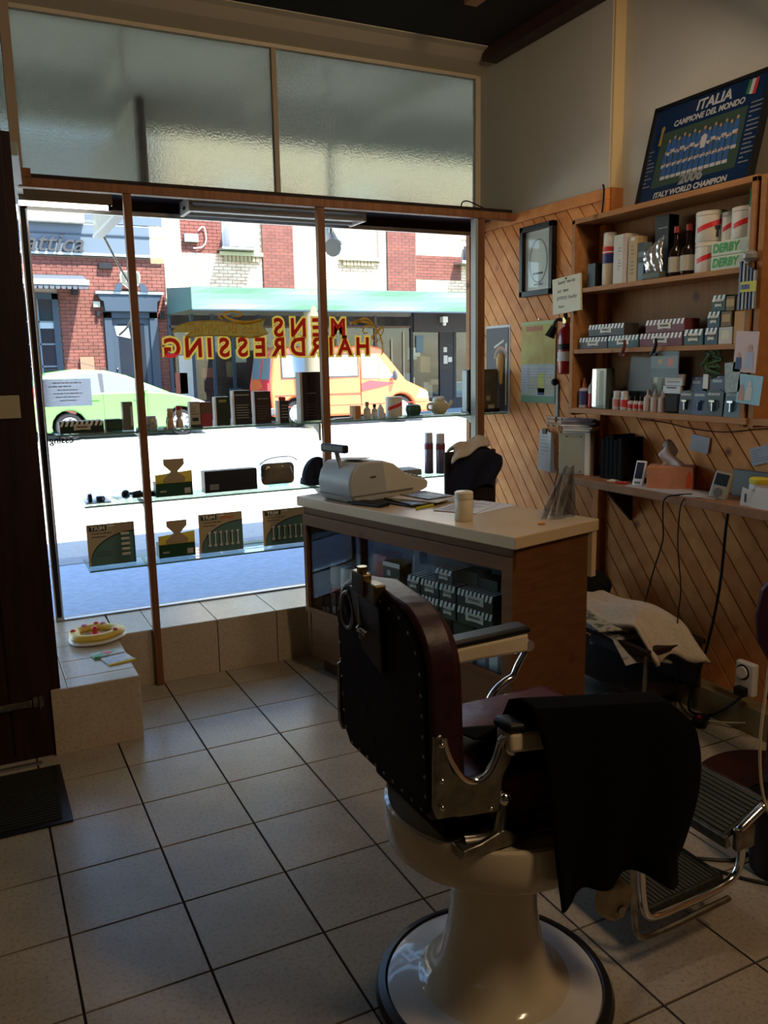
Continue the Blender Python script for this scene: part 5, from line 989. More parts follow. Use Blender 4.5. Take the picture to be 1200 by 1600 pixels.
for k, (x, y, a) in enumerate(((-.56, .40, .1), (-.60, .36, .35))):
    o = B().box(-.105, .105, -.148, .148, 0, .001 + .0006).out('printed_sheet', paper); o.location = cl(x, y, CT + .002 * k); o.rotation_euler = (0, 0, CR + a); tag(o, ('lower', 'upper')[k] + ' white printed sheet lying behind the cream jar', 'paper')
b = B(); rr = random.Random(1)
for k in range(12): b.box(-.085, -.085 + rr.uniform(.1, .17), -.12 + k * .02, -.114 + k * .02, .0018, .0021)
b.out('print_rows', mat('grey_ink', (.2, .2, .22), .6), o)
t = root('plastic_bag', 'wispy clear plastic bag pulled upward on the rear corner of the counter', 'bag', cl(-.14, .44, CT))
def bagf(u, v):
    a = 2 * pi * u; r_ = (.06 * (1 - v) + .028) * (1 + .25 * sin(3 * a) * v)
    return (.09 * v + r_ * cos(a) * (1 + .1 * sin(5 * v)), .04 * v + .4 * r_ * sin(a), .21 * v + .006 * sin(4 * a))
B().grid(bagf, 24, 14).out('bag_film', glass_mat('bag_film', (.66, .68, .7), rough=.25), t, smooth=True)
B().grid(lambda u, v: (.09 * v + (.05 * (1 - v) + .016) * (2 * u - 1), .04 * v + .012 * sin(6 * u), .01 + .18 * v), 8, 10).out('crumpled_fold', glass_mat('bag_film', (.66, .68, .7), rough=.25), t, smooth=True)
o = B().ball((0, 0, .006), .012, 8, sx=1.6, sz=.5).out('wood_scrap', pine); o.location = cl(-.09, .27, CT); tag(o, 'small wood scrap lying near the right end of the counter top', 'scrap')
# jacket and towel over a chair back behind the counter
jk = root('stool', 'plain dark stool with a backrest behind the counter, under the navy jacket', 'chair', (2.53, 3.86, 0))
B().box(-.2, .2, -.18, .18, .55, .6).out('seat', darkwood, jk, bevel=.01); B().box(-.17, .17, .14, .165, .6, 1.12).out('backrest', darkwood, jk, bevel=.01)
for x in (-.17, .17):
    for y in (-.15, .15): B().box(x - .015, x + .015, y - .015, y + .015, 0, .55).out('leg', darkwood, jk)
def jack(u, v):
    a = 2 * pi * u; w = .155 + .03 * sin(pi * v) + .018 * sin(3 * a + 7 * v); dpt = .055 + .015 * sin(4 * a + 5 * v)
    zt = 1.17 - .05 * abs(cos(a)) ** 3
    k = min(1, v * 5) ** .5
    return (2.555 + w * cos(a) * k * (1.0 - .15 * v), 4.012 + dpt * sin(a) * k, zt - (.30 - .07 * cos(a + .6)) * v)
o = B().grid(jack, 40, 24).out('jacket', mat('navy_jacket', (.008, .011, .028), .85, var=.3, scale=20, bump=.3), smooth=True, solid=.008); tag(o, 'dark navy jacket hung over the chair behind the counter', 'jacket')
def tow2(u, v):
    s = 2 * v - 1; x = 2.42 + .22 * u + .03 * s
    return (x - .03 * (1 - u) * abs(s), 4.01 + .075 * s, 1.195 - .035 * s * s - .10 * (1 - u) ** 2 * (1 if s < 0 else .5) - .02 * sin(3 * u) * abs(s) + .008 * sin(11 * u))
o = B().grid(tow2, 20, 16).out('towel', mat('towel_beige', (.5, .42, .33), .95, var=.1, scale=60, bump=.4), smooth=True, solid=.012); tag(o, 'beige towel lying over the shoulders of the navy jacket', 'towel')
# =====================================================================
# BARBER CHAIR
# =====================================================================
BX, BY = 1.085, 1.61
bc = root('barber_chair', 'vintage barber chair with oxblood leather, enamelled pedestal and chrome fittings', 'chair', (BX, BY, 0)); L = bc.location
def C_(): return B(L)
B().lathe([(.285, .0), (.303, .004), (.308, .018), (.300, .034), (.282, .04), (.276, .03)], n=64).out('base_ring', rubber, bc, smooth=True)
B().lathe([(.278, .028), (.275, .036), (.258, .041), (.22, .047), (.195, .053), (.19, .050)], n=64).out('base_disc', porc_w, bc, smooth=True)
B().lathe([(.200, .051), (.186, .056), (.166, .068), (.150, .088), (.138, .115), (.127, .155), (.118, .20), (.111, .26), (.107, .34), (.106, .46)], n=64).out('pedestal', porcelain, bc, smooth=True)
B().lathe([(.107, .385), (.118, .39), (.135, .415), (.15, .446), (.10, .448)], n=48, cap=False).out('collar', mat('aged_enamel', (.38, .3, .18), .3), bc, smooth=True)
B().lathe([(.02, .446), (.235, .446), (.258, .450), (.270, .462), (.275, .50), (.277, .552), (.274, .560), (.266, .564), (.255, .560), (.23, .562), (.0, .562)], n=64).out('seat_drum', porcelain, bc, smooth=True)
# reclining back: u across (y), z up, lean backwards
YL, YR = 1.885, 1.415; ZB, ZT = .645, 1.125
def lean(x, z): return x - (z - ZB) * .035
def arch(inset):
    a, b_, z0, z1 = YR + inset, YL - inset, ZB + inset, ZT - inset; r1, r2 = .13, .11
    P = [(a + .02, z0), (b_ - .035, z0), (b_, z0 + .04)]
    for k in range(9): t_ = radians(90 * k / 8); P.append((b_ - r2 + r2 * cos(t_), z1 - .018 - r2 + r2 * sin(t_)))
    P.append(((a + b_) / 2 + .02, z1))
    for k in range(11): t_ = radians(90 + 90 * k / 10); P.append((a + r1 + r1 * cos(t_), z1 - .012 - r1 + r1 * sin(t_)))
    P.append((a, z0 + .03)); return P
def backslab(x0, x1, inset, m, nm, bev):
    P = arch(inset); n = len(P)
    vs = [(lean(x0, z), y, z) for y, z in P] + [(lean(x1, z), y, z) for y, z in P]
    fs = [tuple(range(n)), tuple(range(2 * n - 1, n - 1, -1))] + [(i, n + i, n + (i + 1) % n, (i + 1) % n) for i in range(n)]
    return C_().add(vs, fs).out(nm, m, bc, bevel=bev, seg=3, smooth=True)
backslab(.805, .875, .0, leather, 'backrest', .010)
backslab(.797, .806, .012, leather_b, 'back_panel', .004)
backslab(.868, .90, .02, leather, 'back_cushion', .018)
P = arch(.022); stud = None
import itertools
seg = []; tot = 0
pts_ = P + [P[0]]
for i in range(len(pts_) - 1):
    d_ = hypot(pts_[i + 1][0] - pts_[i][0], pts_[i + 1][1] - pts_[i][1]); seg.append((tot, d_, pts_[i], pts_[i + 1])); tot += d_
n_st = 34
for k in range(n_st):
    s_ = tot * k / n_st
    for (t0, d_, a_, b_) in seg:
        if t0 <= s_ < t0 + d_:
            f_ = (s_ - t0) / d_; y = a_[0] + (b_[0] - a_[0]) * f_; z = a_[1] + (b_[1] - a_[1]) * f_; break
    if stud is None: o = B().ball((0, 0, 0), .0042, 8, sx=.6).out('stud', mat('stud_metal', (.25, .2, .13), .35, .9), bc, smooth=True); stud = o.data
    else: o = bpy.data.objects.new('stud', stud); COL.objects.link(o); o.parent = bc
    o.location = (lean(.796, z) - BX, y - BY, z)
# headrest socket on the back
def tilt(o): return o
C_().add([(lean(.785, z), y, z) for y, z in ((1.76, 1.10), (1.60, 1.085), (1.60, .93), (1.70, .96), (1.72, 1.0))] + [(lean(.797, z), y, z) for y, z in ((1.76, 1.10), (1.60, 1.085), (1.60, .93), (1.70, .96), (1.72, 1.0))],
         [(4, 3, 2, 1, 0), (5, 6, 7, 8, 9), (0, 1, 6, 5), (1, 2, 7, 6), (2, 3, 8, 7), (3, 4, 9, 8), (4, 0, 5, 9)]).out('headrest_plate', mat('gunmetal', (.05, .045, .035), .35, .8), bc, bevel=.002)
C_().box(.765, .79, 1.672, 1.735, 1.09, 1.145).out('headrest_socket', brass, bc, bevel=.004)
C_().box(.77, .80, 1.62, 1.672, 1.085, 1.13).out('headrest_block', mat('dull_brass', (.16, .12, .06), .35, .9), bc, bevel=.004)
C_().cyl((.778, 1.70, 1.145), (.778, 1.70, 1.158), .012, n=12).out('socket_screw', brass, bc)
C_().cyl((.775, 1.715, 1.10), (.772, 1.70, .985), .006, n=8).out('lock_rod', nickel, bc)
C_().grid(lambda u, v: (lean(.79, 1.03) + .004 * sin(2 * pi * v), 1.79 + (.034 + .005 * cos(2 * pi * v)) * cos(2 * pi * u), 1.03 + (.044 + .005 * cos(2 * pi * v)) * sin(2 * pi * u)), 28, 8).out('grip_ring', nickel, bc, smooth=True)
C_().cyl((.77, 1.70, 1.01), (.77, 1.66, 1.005), .006, .009, 8).ball((.768, 1.70, 1.01), .009, 8).out('lock_screw', chrome, bc, smooth=True)
# seat
C_().box(.89, 1.43, 1.445, 1.86, .595, .70).out('seat_cushion', mat('seat_leather', (0.075, 0.014, 0.026), 0.3, var=0.3, scale=25, bump=0.15), bc, bevel=.035, seg=4, smooth=True)
C_().box(.86, 1.40, 1.47, 1.83, .565, .60).out('seat_frame', leather_b, bc, bevel=.01)
C_().box(.96, 1.38, 1.425, 1.455, .60, .70).out('side_skirt', mat('brown_leather', (.17, .065, .035), .35, var=.4, scale=30), bc, bevel=.014, seg=3, smooth=True)
BR_ = [(.790, .700), (.793, .856), (.810, .862), (.822, .845), (.828, .80), (.838, .775), (.857, .755), (.889, .737), (.922, .747), (.943, .778), (.955, .815), (.975, .832), (.992, .822), (.998, .79), (.985, .762), (.966, .73), (.960, .69), (.956, .648), (.906, .655), (.833, .668), (.80, .672)]
for y0, y1 in ((1.395, 1.407), (1.893, 1.905)):
    b = C_().prism(BR_, 'xz', y0, y1); b.out('back_bracket', nickel, bc, bevel=.004, seg=2, smooth=True)
    ys_ = y0 - .003 if y0 < 1.6 else y1 + .003
    C_().tube([(.815, ys_, .85), (.826, ys_, .81), (.857, ys_, .757), (.889, ys_, .738), (.922, ys_, .748), (.943, ys_, .778), (.957, ys_, .812), (.98, ys_, .83)], .006, 8).out('bracket_rim', chrome, bc, smooth=True)
    b = C_()
    for z in (.84, .76, .70): b.ball((.808, ys_, z), .007, 8)
    b.ball((.93, ys_, .665), .006, 8); b.out('bracket_screw', chrome, bc, smooth=True)
    C_().cyl((.983, y0 - .012, .80), (.983, y1 + .012, .80), .02, n=16).out('pivot', chrome, bc, smooth=True)
for y in (1.40, 1.90):
    dz_ = .06 if y < 1.5 else 0
    C_().prism([(.965, .79), (.965, .838), (1.38, .848 - dz_), (1.38, .79 - dz_), (1.2, .795 - dz_ * .6)], 'xz', y - .028, y + .028).out('armrest', porcelain, bc, bevel=.010, seg=3, smooth=True)
    C_().prism([(.955, .838), (.962, .860), (1.38, .870 - dz_), (1.39, .848 - dz_)], 'xz', y - .032, y + .032).out('arm_pad', black, bc, bevel=.010, seg=3, smooth=True)
    C_().tube([(1.375, y, .82), (1.39, y, .79), (1.365, y, .75), (1.345, y, .715), (1.32, y, .705), (1.285, y, .685), (1.262, y, .655), (1.25, y, .61)], .011, 10).out('arm_scroll', chrome, bc, smooth=True)
    C_().cyl((1.388, y - .02, .805), (1.388, y + .02, .805), .017, n=14).out('scroll_boss', chrome, bc, smooth=True)
# rocker bracket and knob
C_().ball((.972, 1.405, .672), .018, 12).out('lever_knob', chrome, bc, smooth=True)
C_().tube([(.972, 1.405, .668), (.965, 1.402, .64), (.955, 1.40, .605), (.93, 1.405, .585), (.88, 1.42, .582)], .013, 10, rs=(.010, .020)).out('rocker_arm', nickel, bc, smooth=True)
C_().prism([(.85, .566), (1.12, .566), (1.12, .574), (1.0, .585), (.96, .61), (.93, .60), (.90, .592), (.855, .588)], 'xz', 1.385, 1.43).out('rocker_foot', nickel, bc, bevel=.006, seg=2, smooth=True)
# pump lever with cream grip
C_().tube([(1.20, 1.56, .45), (1.26, 1.50, .43), (1.30, 1.45, .40), (1.315, 1.43, .375)], .010, 8).out('pump_lever', chrome, bc, smooth=True)
C_().ball((1.305, 1.425, .372), .016, 10).out('lever_cap', chrome, bc, smooth=True)
C_().prism([(1.262, .368), (1.315, .365), (1.348, .335), (1.335, .305), (1.315, .268), (1.285, .265), (1.248, .29), (1.245, .33)], 'xz', 1.395, 1.435).out('lever_grip', mat('grip_cream', (.5, .4, .25), .45, var=.3, scale=20), bc, bevel=.010, seg=3, smooth=True).location = (.012, 0, -.006)
C_().cyl((1.312, 1.388, .292), (1.312, 1.396, .292), .012, n=14).out('grip_bolt', nickel, bc)
# front apron and footrest
C_().box(1.42, 1.45, 1.48, 1.83, .42, .66).out('front_apron', leather_b, bc, bevel=.01)
tread_m = mat('tread_rubber', (.05, .052, .035), .4, var=.5, scale=60)
def tread(A, Bp, y0, y1, nm):
    """ribbed plate from point A to Bp (x, z) between y0 and y1"""
    dx, dz = Bp[0] - A[0], Bp[1] - A[1]; l = hypot(dx, dz); nx, nz = -dz / l, dx / l
    C_().prism([A, Bp, (Bp[0] - nx * .02, Bp[1] - nz * .02), (A[0] - nx * .02, A[1] - nz * .02)], 'xz', y0, y1).out(nm, tread_m, bc)
    b = C_(); n = int(l / .014)
    for k in range(n):
        a0, a1 = (k + .15) / n, (k + .75) / n
        b.prism([(A[0] + dx * a0, A[1] + dz * a0), (A[0] + dx * a1, A[1] + dz * a1), (A[0] + dx * a1 + nx * .004, A[1] + dz * a1 + nz * .004), (A[0] + dx * a0 + nx * .004, A[1] + dz * a0 + nz * .004)], 'xz', y0 + .008, y1 - .008)
    b.out('tread_ribs', mat('rib_green', (.055, .055, .035), .35), bc)
tread((1.80, .292), (1.955, .352), 1.51, 1.90, 'upper_tread')
tread((1.52, .150), (1.80, .165), 1.51, 1.90, 'lower_tread')
C_().box(1.95, 1.962, 1.50, 1.91, .325, .36).out('tread_edge', chrome, bc, bevel=.003)
C_().prism([(1.80, .292), (1.788, .285), (1.795, .25), (1.815, .255)], 'xz', 1.50, 1.91).out('tread_lip', nickel, bc, bevel=.003)
for y in (1.495, 1.915):
    C_().tube([(1.93, y, .35), (1.86, y, .315), (1.832, y, .295), (1.845, y, .255), (1.85, y, .215), (1.835, y, .17), (1.79, y, .148), (1.70, y, .138), (1.60, y, .135), (1.53, y, .135), (1.50, y, .15), (1.485, y, .19), (1.475, y, .26), (1.465, y, .36), (1.44, y, .46)], .012, 10).out('footrest_rail', chrome, bc, smooth=True)
    C_().tube([(1.79, y - .018, .115), (1.68, y - .018, .108), (1.56, y - .018, .10), (1.47, y - .018, .105), (1.445, y - .018, .14), (1.435, y - .018, .22), (1.425, y - .018, .36), (1.42, y, .46)], .009, 8).out('outer_rail', nickel, bc, smooth=True)
    C_().box(1.82, 1.89, y - .012, y + .012, .24, .31).out('footrest_joint', nickel, bc, bevel=.008)
# cape over the near arm
def cape(u, v):
    # path across: seat side -> over the arm -> hanging outside
    T_ = [(1.66, .722), (1.56, .735), (1.475, .80), (1.44, .875), (1.40, .893), (1.352, .885), (1.345, .80), (1.34, .65), (1.335, .50), (1.335, .405)]
    s_ = v * (len(T_) - 1); i = min(int(s_), len(T_) - 2); f_ = s_ - i
    y = T_[i][0] * (1 - f_) + T_[i + 1][0] * f_; z = T_[i][1] * (1 - f_) + T_[i + 1][1] * f_
    hang = max(0, (v - .55) / .45)
    x0 = .992 + .05 * hang + .02 * sin(3 * v); x1 = 1.43 + .09 * sin(pi * min(1, hang * 1.5)) * (1 if hang < .67 else .0) + .06 * hang
    x1 = 1.395 + (.085 * sin(pi * hang / .8) if hang < .8 else 0) + .02 * hang
    x = x0 + (x1 - x0) * u
    z += hang * (.035 - .05 * u + .014 * sin(12 * u) - .03 * max(0, .12 - abs(u - .12)) * 8 + .035 * sin(pi * u))
    y -= .016 * hang * sin(15 * u + 2 * v) + .012 * hang * cos(7 * u)
    y -= .024 * hang; z -= .062 * u * (1 - .8 * hang) - .004
    return (x, y, z)
o = B((1.2, 1.40, .6)).grid(cape, 40, 60).out('barber_cape', mat('cape_black', (.0016, .0016, .0016), .95, spec=.1), smooth=True, solid=.006); o.location = (1.2, 1.40, .6); tag(o, 'black barber cape draped over the near armrest of the barber chair', 'cape')

# =====================================================================
# STREET
# =====================================================================
asph = mat('asphalt', (.38, .375, .36), .85, var=.2, scale=40); foot = mat('footpath', (.34, .41, .52), .85, var=.15, scale=20); conc = mat('kerb_concrete', (.27, .28, .30), .8, var=.15, scale=12)  # footpath colour holds the blue of its open-sky shade
gr = sroot('ground', 'street with footpaths on both sides')
B().box(-30, 45, 4.68, 7.35, -.20, -.02).out('near_footpath', foot, gr); B().box(-30, 45, 7.352, 7.62, -.20, -.015).out('near_kerb', conc, gr)
B().add([(-30, 7.62, -.10), (45, 7.62, -.10), (45, 19.9, .08), (-30, 19.9, .08)], [(0, 1, 2, 3)]).out('road', asph, gr)
B().box(-30, 45, 19.9, 20.1, -.1, .2).out('far_kerb', conc, gr); B().box(-30, 45, 20.1, 22.5, -.1, .19).out('far_footpath', foot, gr)
B().box(-.8, .56, 3.66, 4.68, -.2, -.01).out('entry_step', conc, gr)
# our own building seen from outside: parapet and verandah that shade the footpath
vr = sroot('verandah_roof', 'verandah over the near footpath')
B().box(-9, 9, 4.70, 6.4, 3.55, 3.68).out('verandah_roof_panel', mat('verandah_paint', (.72, .70, .62), .6), vr)
for k in range(-8, 10): B().box(k * 1.0, k * 1.0 + .07, 4.72, 6.4, 3.43, 3.55).out('verandah_joist', mat('verandah_joist', (.5, .48, .4), .6), vr)
B().box(-9, 9, 6.4, 6.5, 3.3, 3.95).out('verandah_fascia', mat('fascia_green', (.12, .2, .15), .5), vr)
ow = sroot('wall_facade', 'upper wall of the shop building')
B().box(-9, 9, 4.46, 4.70, 3.48, 6.6).out('upper_wall', mat('own_brick', (.35, .2, .15), .8), ow)
B().box(-9, -.85, 4.4, 4.68, -.1, 3.5).out('neighbour_wall', MATS['own_brick'], ow); B().box(3.14, 9, 4.4, 4.68, -.1, 3.5).out('neighbour_wall', MATS['own_brick'], ow)
B().box(-9, 9, -3, 4.5, 3.5, 3.6).out('roof_panel', darkwood, ow)
hs = root('hanging_shop_sign', 'cream signboard hanging square to the window just outside, its lower edge showing', 'sign', (.92, 5.3, 2.5))
L = hs.location; B(L).box(.90, .95, 4.66, 6.35, 2.53, 2.98).out('board', mat('sign_board', (.5, .44, .33), .5, var=.1), hs); B(L).box(.893, .957, 4.66, 6.36, 2.515, 2.535).out('lower_frame', mat('frame_white', (.6, .58, .52), .5), hs)
B(L).box(.90, .955, 4.632, 4.66, 2.515, 2.98).out('end_frame', darkwood, hs)
for y in (5.0, 6.1): B(L).cyl((.925, y, 3.0), (.925, y, 3.43), .012).out('hanger', alu, hs)
cable('cable', 'pale flex dangling from the far end of the hanging signboard', [(.925, 6.3, 2.60), (1.05, 6.35, 2.35), (1.15, 6.4, 2.15), (1.12, 6.4, 1.95), (1.03, 6.4, 1.85)], .008, mat('cable_cream', (.45, .4, .3), .5))
rl = root('awning_roller', 'cream blind roller under the verandah at the right of the window', 'roller', (2.4, 5.2, 2.5)); B(rl.location).cyl((2.13, 4.95, 2.33), (2.75, 6.6, 2.75), .045, n=16).out('roller', mat('roller_cream', (.42, .36, .28), .5), rl, smooth=True)
B(rl.location).cyl((2.13, 4.95, 2.33), (2.11, 4.93, 2.325), .055, n=16).out('end_cap', alu, rl); B(rl.location).cyl((2.72, 6.3, 2.70), (2.72, 6.3, 3.552), .012).cyl((2.3, 5.4, 2.45), (2.3, 5.4, 3.552), .012).out('hanger', alu, rl)

FY_ = 22.5
rnd = random.Random(11)
def brickwall(par, x0, x1, z0, z1, holes, m, lim, y=FY_, mort=None, near=None):
    """running bond; the `lim` bricks nearest to the picture's middle are single objects, the rest one mesh"""
    bh, bw, j = .086, .24, .010; L_ = []
    r = 0; z = z0
    while z + bh <= z1 + .02:
        x = x0 - (bw / 2 if r % 2 else 0)
        while x < x1:
            a, b_ = max(x, x0), min(x + bw - j, x1)
            for h in holes:
                if z < h[3] - .02 and z + bh > h[2] + .02:
                    if a < h[0] < b_: b_ = h[0] - j / 2
                    elif a < h[1] < b_: a = h[1] + j / 2
                    elif a >= h[0] and b_ <= h[1]: a = b_
            if b_ - a > .03: L_.append((a, b_, z, z + bh - j))
            x += bw
        z += bh; r += 1
    if near: L_.sort(key=lambda q: abs((q[0] + q[1]) / 2 - near[0]) + abs(q[2] - near[1]))
    me = {}
    for q in L_[:lim]:
        w = round(q[1] - q[0], 2)
        if w not in me: o = B().box(0, w, -.012, .05, 0, bh - j).out('brick', m, par); me[w] = o.data
        else: o = bpy.data.objects.new('brick', me[w]); COL.objects.link(o); o.parent = par
        o.location = (q[0], y + rnd.uniform(-.002, .002), q[2])
    if L_[lim:]:
        b = B()
        for q in L_[lim:]: b.box(q[0], q[1], y - .012, y + .05, q[2], q[3])
        tag(b.out('bricks', m, par), kind='stuff')
def brick_mat(name, c1, c2):
    m = bpy.data.materials.new(name); m.use_nodes = True; t = m.node_tree; b = t.nodes['Principled BSDF']; b.inputs['Roughness'].default_value = .85
    tc = t.nodes.new('ShaderNodeTexCoord'); g_ = t.nodes.new('ShaderNodeNewGeometry'); n = t.nodes.new('ShaderNodeTexWhiteNoise'); n.noise_dimensions = '3D'
    mp = t.nodes.new('ShaderNodeVectorMath'); mp.operation = 'SNAP'; mp.inputs[1].default_value = (.24, 5, .086); t.links.new(g_.outputs['Position'], mp.inputs[0]); t.links.new(mp.outputs[0], n.inputs['Vector'])
    r = t.nodes.new('ShaderNodeValToRGB'); r.color_ramp.elements[0].color = (*c1, 1); r.color_ramp.elements[1].color = (*c2, 1); t.links.new(n.outputs['Value'], r.inputs[0]); t.links.new(r.outputs[0], b.inputs['Base Color']); return m
brk_l = brick_mat('brick_red', (.10, .03, .022), (.15, .045, .035)); brk_r = brick_mat('brick_peach', (.50, .30, .23), (.58, .40, .32)); brk_shade = brick_mat('brick_red_shaded', (.11, .028, .022), (.15, .04, .03))
mort_l = mat('mortar_pale', (.3, .25, .23), .9); mort_r = mat('mortar_cream', (.55, .48, .38), .9)
slate = mat('slate_blue_paint', (.028, .042, .065), .5); fasc = mat('fascia_greyblue', (.075, .095, .13), .6); dglass = mat('dark_far_glass', (.012, .018, .028), .06, spec=.7)
# left building: brick cafe
lb = root('brick_cafe_building', 'red brick cafe building across the street with slate blue door and window frames', 'building', (1.8, FY_, 0)); L = lb.location
class WB(B): pass
B(L).box(-6, 4.86, FY_ + .04, FY_ + .3, 0, 4.36).out('wall_backing', mort_l, lb)
lbb = bpy.data.objects.new('brick_wall', None); COL.objects.link(lbb); lbb.parent = lb; lbb.location = (-1.8, -FY_, 0)
brickwall(lbb, .7, 4.86, .2, 4.34, [(.9, 2.23, 1.0, 3.5), (3.28, 4.60, .2, 3.5)], brk_l, 290, near=(3.6, 2.6))
B(L).box(-6, 4.86, FY_ - .10, FY_ + .05, 4.36, 5.10).out('fascia', fasc, lb); B(L).box(-6, 4.86, FY_ - .13, FY_, 4.85, 4.88).out('fascia_line', slate, lb)
B(L).box(-6, 4.86, FY_ - .14, FY_, 4.36, 4.42).out('fascia_base', mat('pale_blue_trim', (.3, .33, .36), .6), lb)
B(L).box(-6, 4.86, FY_ - .1, FY_ + .05, 5.14, 7.5).out('upper_fascia', fasc, lb)
B(L).box(-6, 2.95, FY_ - .35, FY_ - .1, 5.10, 5.5).out('cornice', mat('cornice_white', (.42, .42, .4), .6), lb)
b = B(L)
for k in range(60): b.box(-.1 + k * .05, -.1 + k * .05 + .02, FY_ - .37, FY_ - .35, 5.12, 5.28)
b.out('cornice_dentils', mat('dentil_grey', (.25, .26, .28), .6), lb)
sg = B((0, 0, 0)); 
t = text('attica', .62, mat('attica_letter', (.03, .03, .035), .6), lb, 2.22 - 1.8, 4.62, y=-.16, shear=.35, bold=.004, depth=.03, name='sign_lettering'); t.location[1] = -.16
def wframe(par, L, x0, x1, z0, z1, w, nx, nz, m=slate, gl=dglass, y=FY_, proud=.05):
    b = B(L).box(x0, x0 + w, y - proud, y + .04, z0, z1).box(x1 - w, x1, y - proud, y + .04, z0, z1).box(x0, x1, y - proud, y + .04, z1 - w, z1).box(x0, x1, y - proud, y + .04, z0, z0 + w)
    f_ = b.out('window_frame', m, par)
    off = -Vector((0, 0, 0))
    B(L).box(x0 + w, x1 - w, y + .01, y + .03, z0 + w, z1 - w).out('pane', gl, f_)
    bb2 = B(L)
    for k in range(1, nx): xx = x0 + w + (x1 - x0 - 2 * w) * k / nx; bb2.box(xx - .018, xx + .018, y - .02, y + .02, z0 + w, z1 - w)
    for k in range(1, nz): q_ = z0 + w + (z1 - z0 - 2 * w) * k / nz; bb2.box(x0 + w, x1 - w, y - .02, y + .02, q_ - .02, q_ + .02)
    if bb2.v: bb2.out('glazing_bar', mat('glazing_paint', (.09, .12, .15), .5), f_)
    return f_
wframe(lb, L, .92, 2.22, 1.0, 3.44, .14, 3, 4)
t = B(L).box(1.75, 2.08, FY_ - .01, FY_ + .005, 2.6, 2.78).out('window_sticker', mat('sticker_grey', (.25, .3, .36), .5), lb)
# door
B(L).box(3.28, 3.46, FY_ - .10, FY_ + .05, .2, 3.0).box(4.40, 4.60, FY_ - .10, FY_ + .05, .2, 3.0).box(3.28, 4.60, FY_ - .10, FY_ + .05, 2.86, 3.02).out('door_frame', slate, lb)
B(L).prism([(3.14, 3.44), (4.72, 3.44), (4.66, 3.30), (4.6, 3.26), (4.58, 3.02), (3.30, 3.02), (3.28, 3.26), (3.2, 3.30)], 'xz', FY_ - .22, FY_).out('door_hood', slate, lb); B(L).box(3.10, 4.76, FY_ - .26, FY_, 3.44, 3.50).out('hood_cap', mat('pale_blue_trim', (.3, .33, .36), .6), lb)
B(L).box(3.46, 4.40, FY_ - .03, FY_ + .0, .2, 2.86).out('door_leaf', slate, lb); B(L).box(3.6, 4.26, FY_ - .035, FY_ - .028, 1.2, 2.72).out('door_pane', dglass, lb)
B(L).prism([(3.52, 2.66), (3.86, 2.66), (3.90, 2.35), (3.56, 2.42)], 'xz', FY_ - .045, FY_ - .037).out('door_notice', mat('notice_blue', (.35, .42, .5), .5), lb)
B(L).ball((3.53, FY_ - .06, 1.6), .03, 8).out('door_knob', chrome, lb); b = B(L).box(3.95, 4.12, FY_ - .045, FY_ - .037, 1.62, 1.66).prism([(4.0, 1.66), (4.03, 1.66), (4.05, 1.74)], 'xz', FY_ - .045, FY_ - .037).out('door_decal', stripew, lb)
# shield sign
sh = [(3.70, 3.90), (3.74, 3.99), (3.95, 4.02), (4.16, 3.99), (4.20, 3.90), (4.18, 3.70), (3.95, 3.52), (3.72, 3.70)]
B(L).prism(sh, 'xz', FY_ - .30, FY_ - .24).out('shield_rim', mat('shield_cream', (.45, .45, .4), .5), lb); B(L).prism([(3.95 + (a - 3.95) * .88, 3.79 + (c - 3.79) * .88) for a, c in sh], 'xz', FY_ - .31, FY_ - .30).out('shield', mat('shield_olive', (.09, .09, .07), .5), lb)
text('attica', .12, mat('shield_cream', (.45, .45, .4), .5), lb, 3.95 - 1.8, 3.76, y=-.32, shear=.3, name='shield_lettering')
B(L).prism([(3.52, 3.5), (3.60, 3.68), (3.75, 3.72), (3.72, 3.52)], 'xz', FY_ - .3, FY_ - .24).prism([(4.38, 3.5), (4.30, 3.68), (4.15, 3.72), (4.18, 3.52)], 'xz', FY_ - .3, FY_ - .24).out('shield_scroll', slate, lb)
# retractable awning over the window
B(L).add([(.3, FY_, 3.88), (2.85, FY_, 3.88), (2.85, FY_ - 1.1, 3.62), (.3, FY_ - 1.1, 3.62)], [(0, 1, 2, 3)]).out('awning_cloth', mat('awning_slate', (.06, .07, .09), .7), lb, solid=.02)
B(L).box(.3, 2.85, FY_ - 1.14, FY_ - 1.06, 3.56, 3.68).out('awning_bar', mat('cornice_white', (.42, .42, .4), .6), lb); b = B(L)
for k in range(20): b.prism([(.3 + k * .127, 3.56), (.3 + (k + 1) * .127, 3.56), (.3 + (k + .8) * .127, 3.46), (.3 + (k + .2) * .127, 3.46)], 'xz', FY_ - 1.12, FY_ - 1.10)
b.out('awning_valance', mat('awning_slate', (.06, .07, .09), .7), lb)
for (x0, x1, z0, z1, m_, nm) in ((3.24, 3.57, 4.06, 4.2, black, 'flood_light'), (3.04, 3.20, 3.12, 3.26, mat('grey_metal', (.32, .33, .3), .45), 'wall_box'), (3.10, 3.18, 2.9, 3.02, black, 'wall_lamp'), (4.66, 4.78, 2.84, 3.0, black, 'wall_lamp'), (2.62, 2.95, 1.55, 1.9, mat('brown_panel', (.22, .12, .08), .7), 'wall_vent'), (2.55, 2.7, 3.42, 3.55, black, 'security_camera')): B(L).box(x0, x1, FY_ - .12, FY_, z0, z1).out(nm, m_, lb)
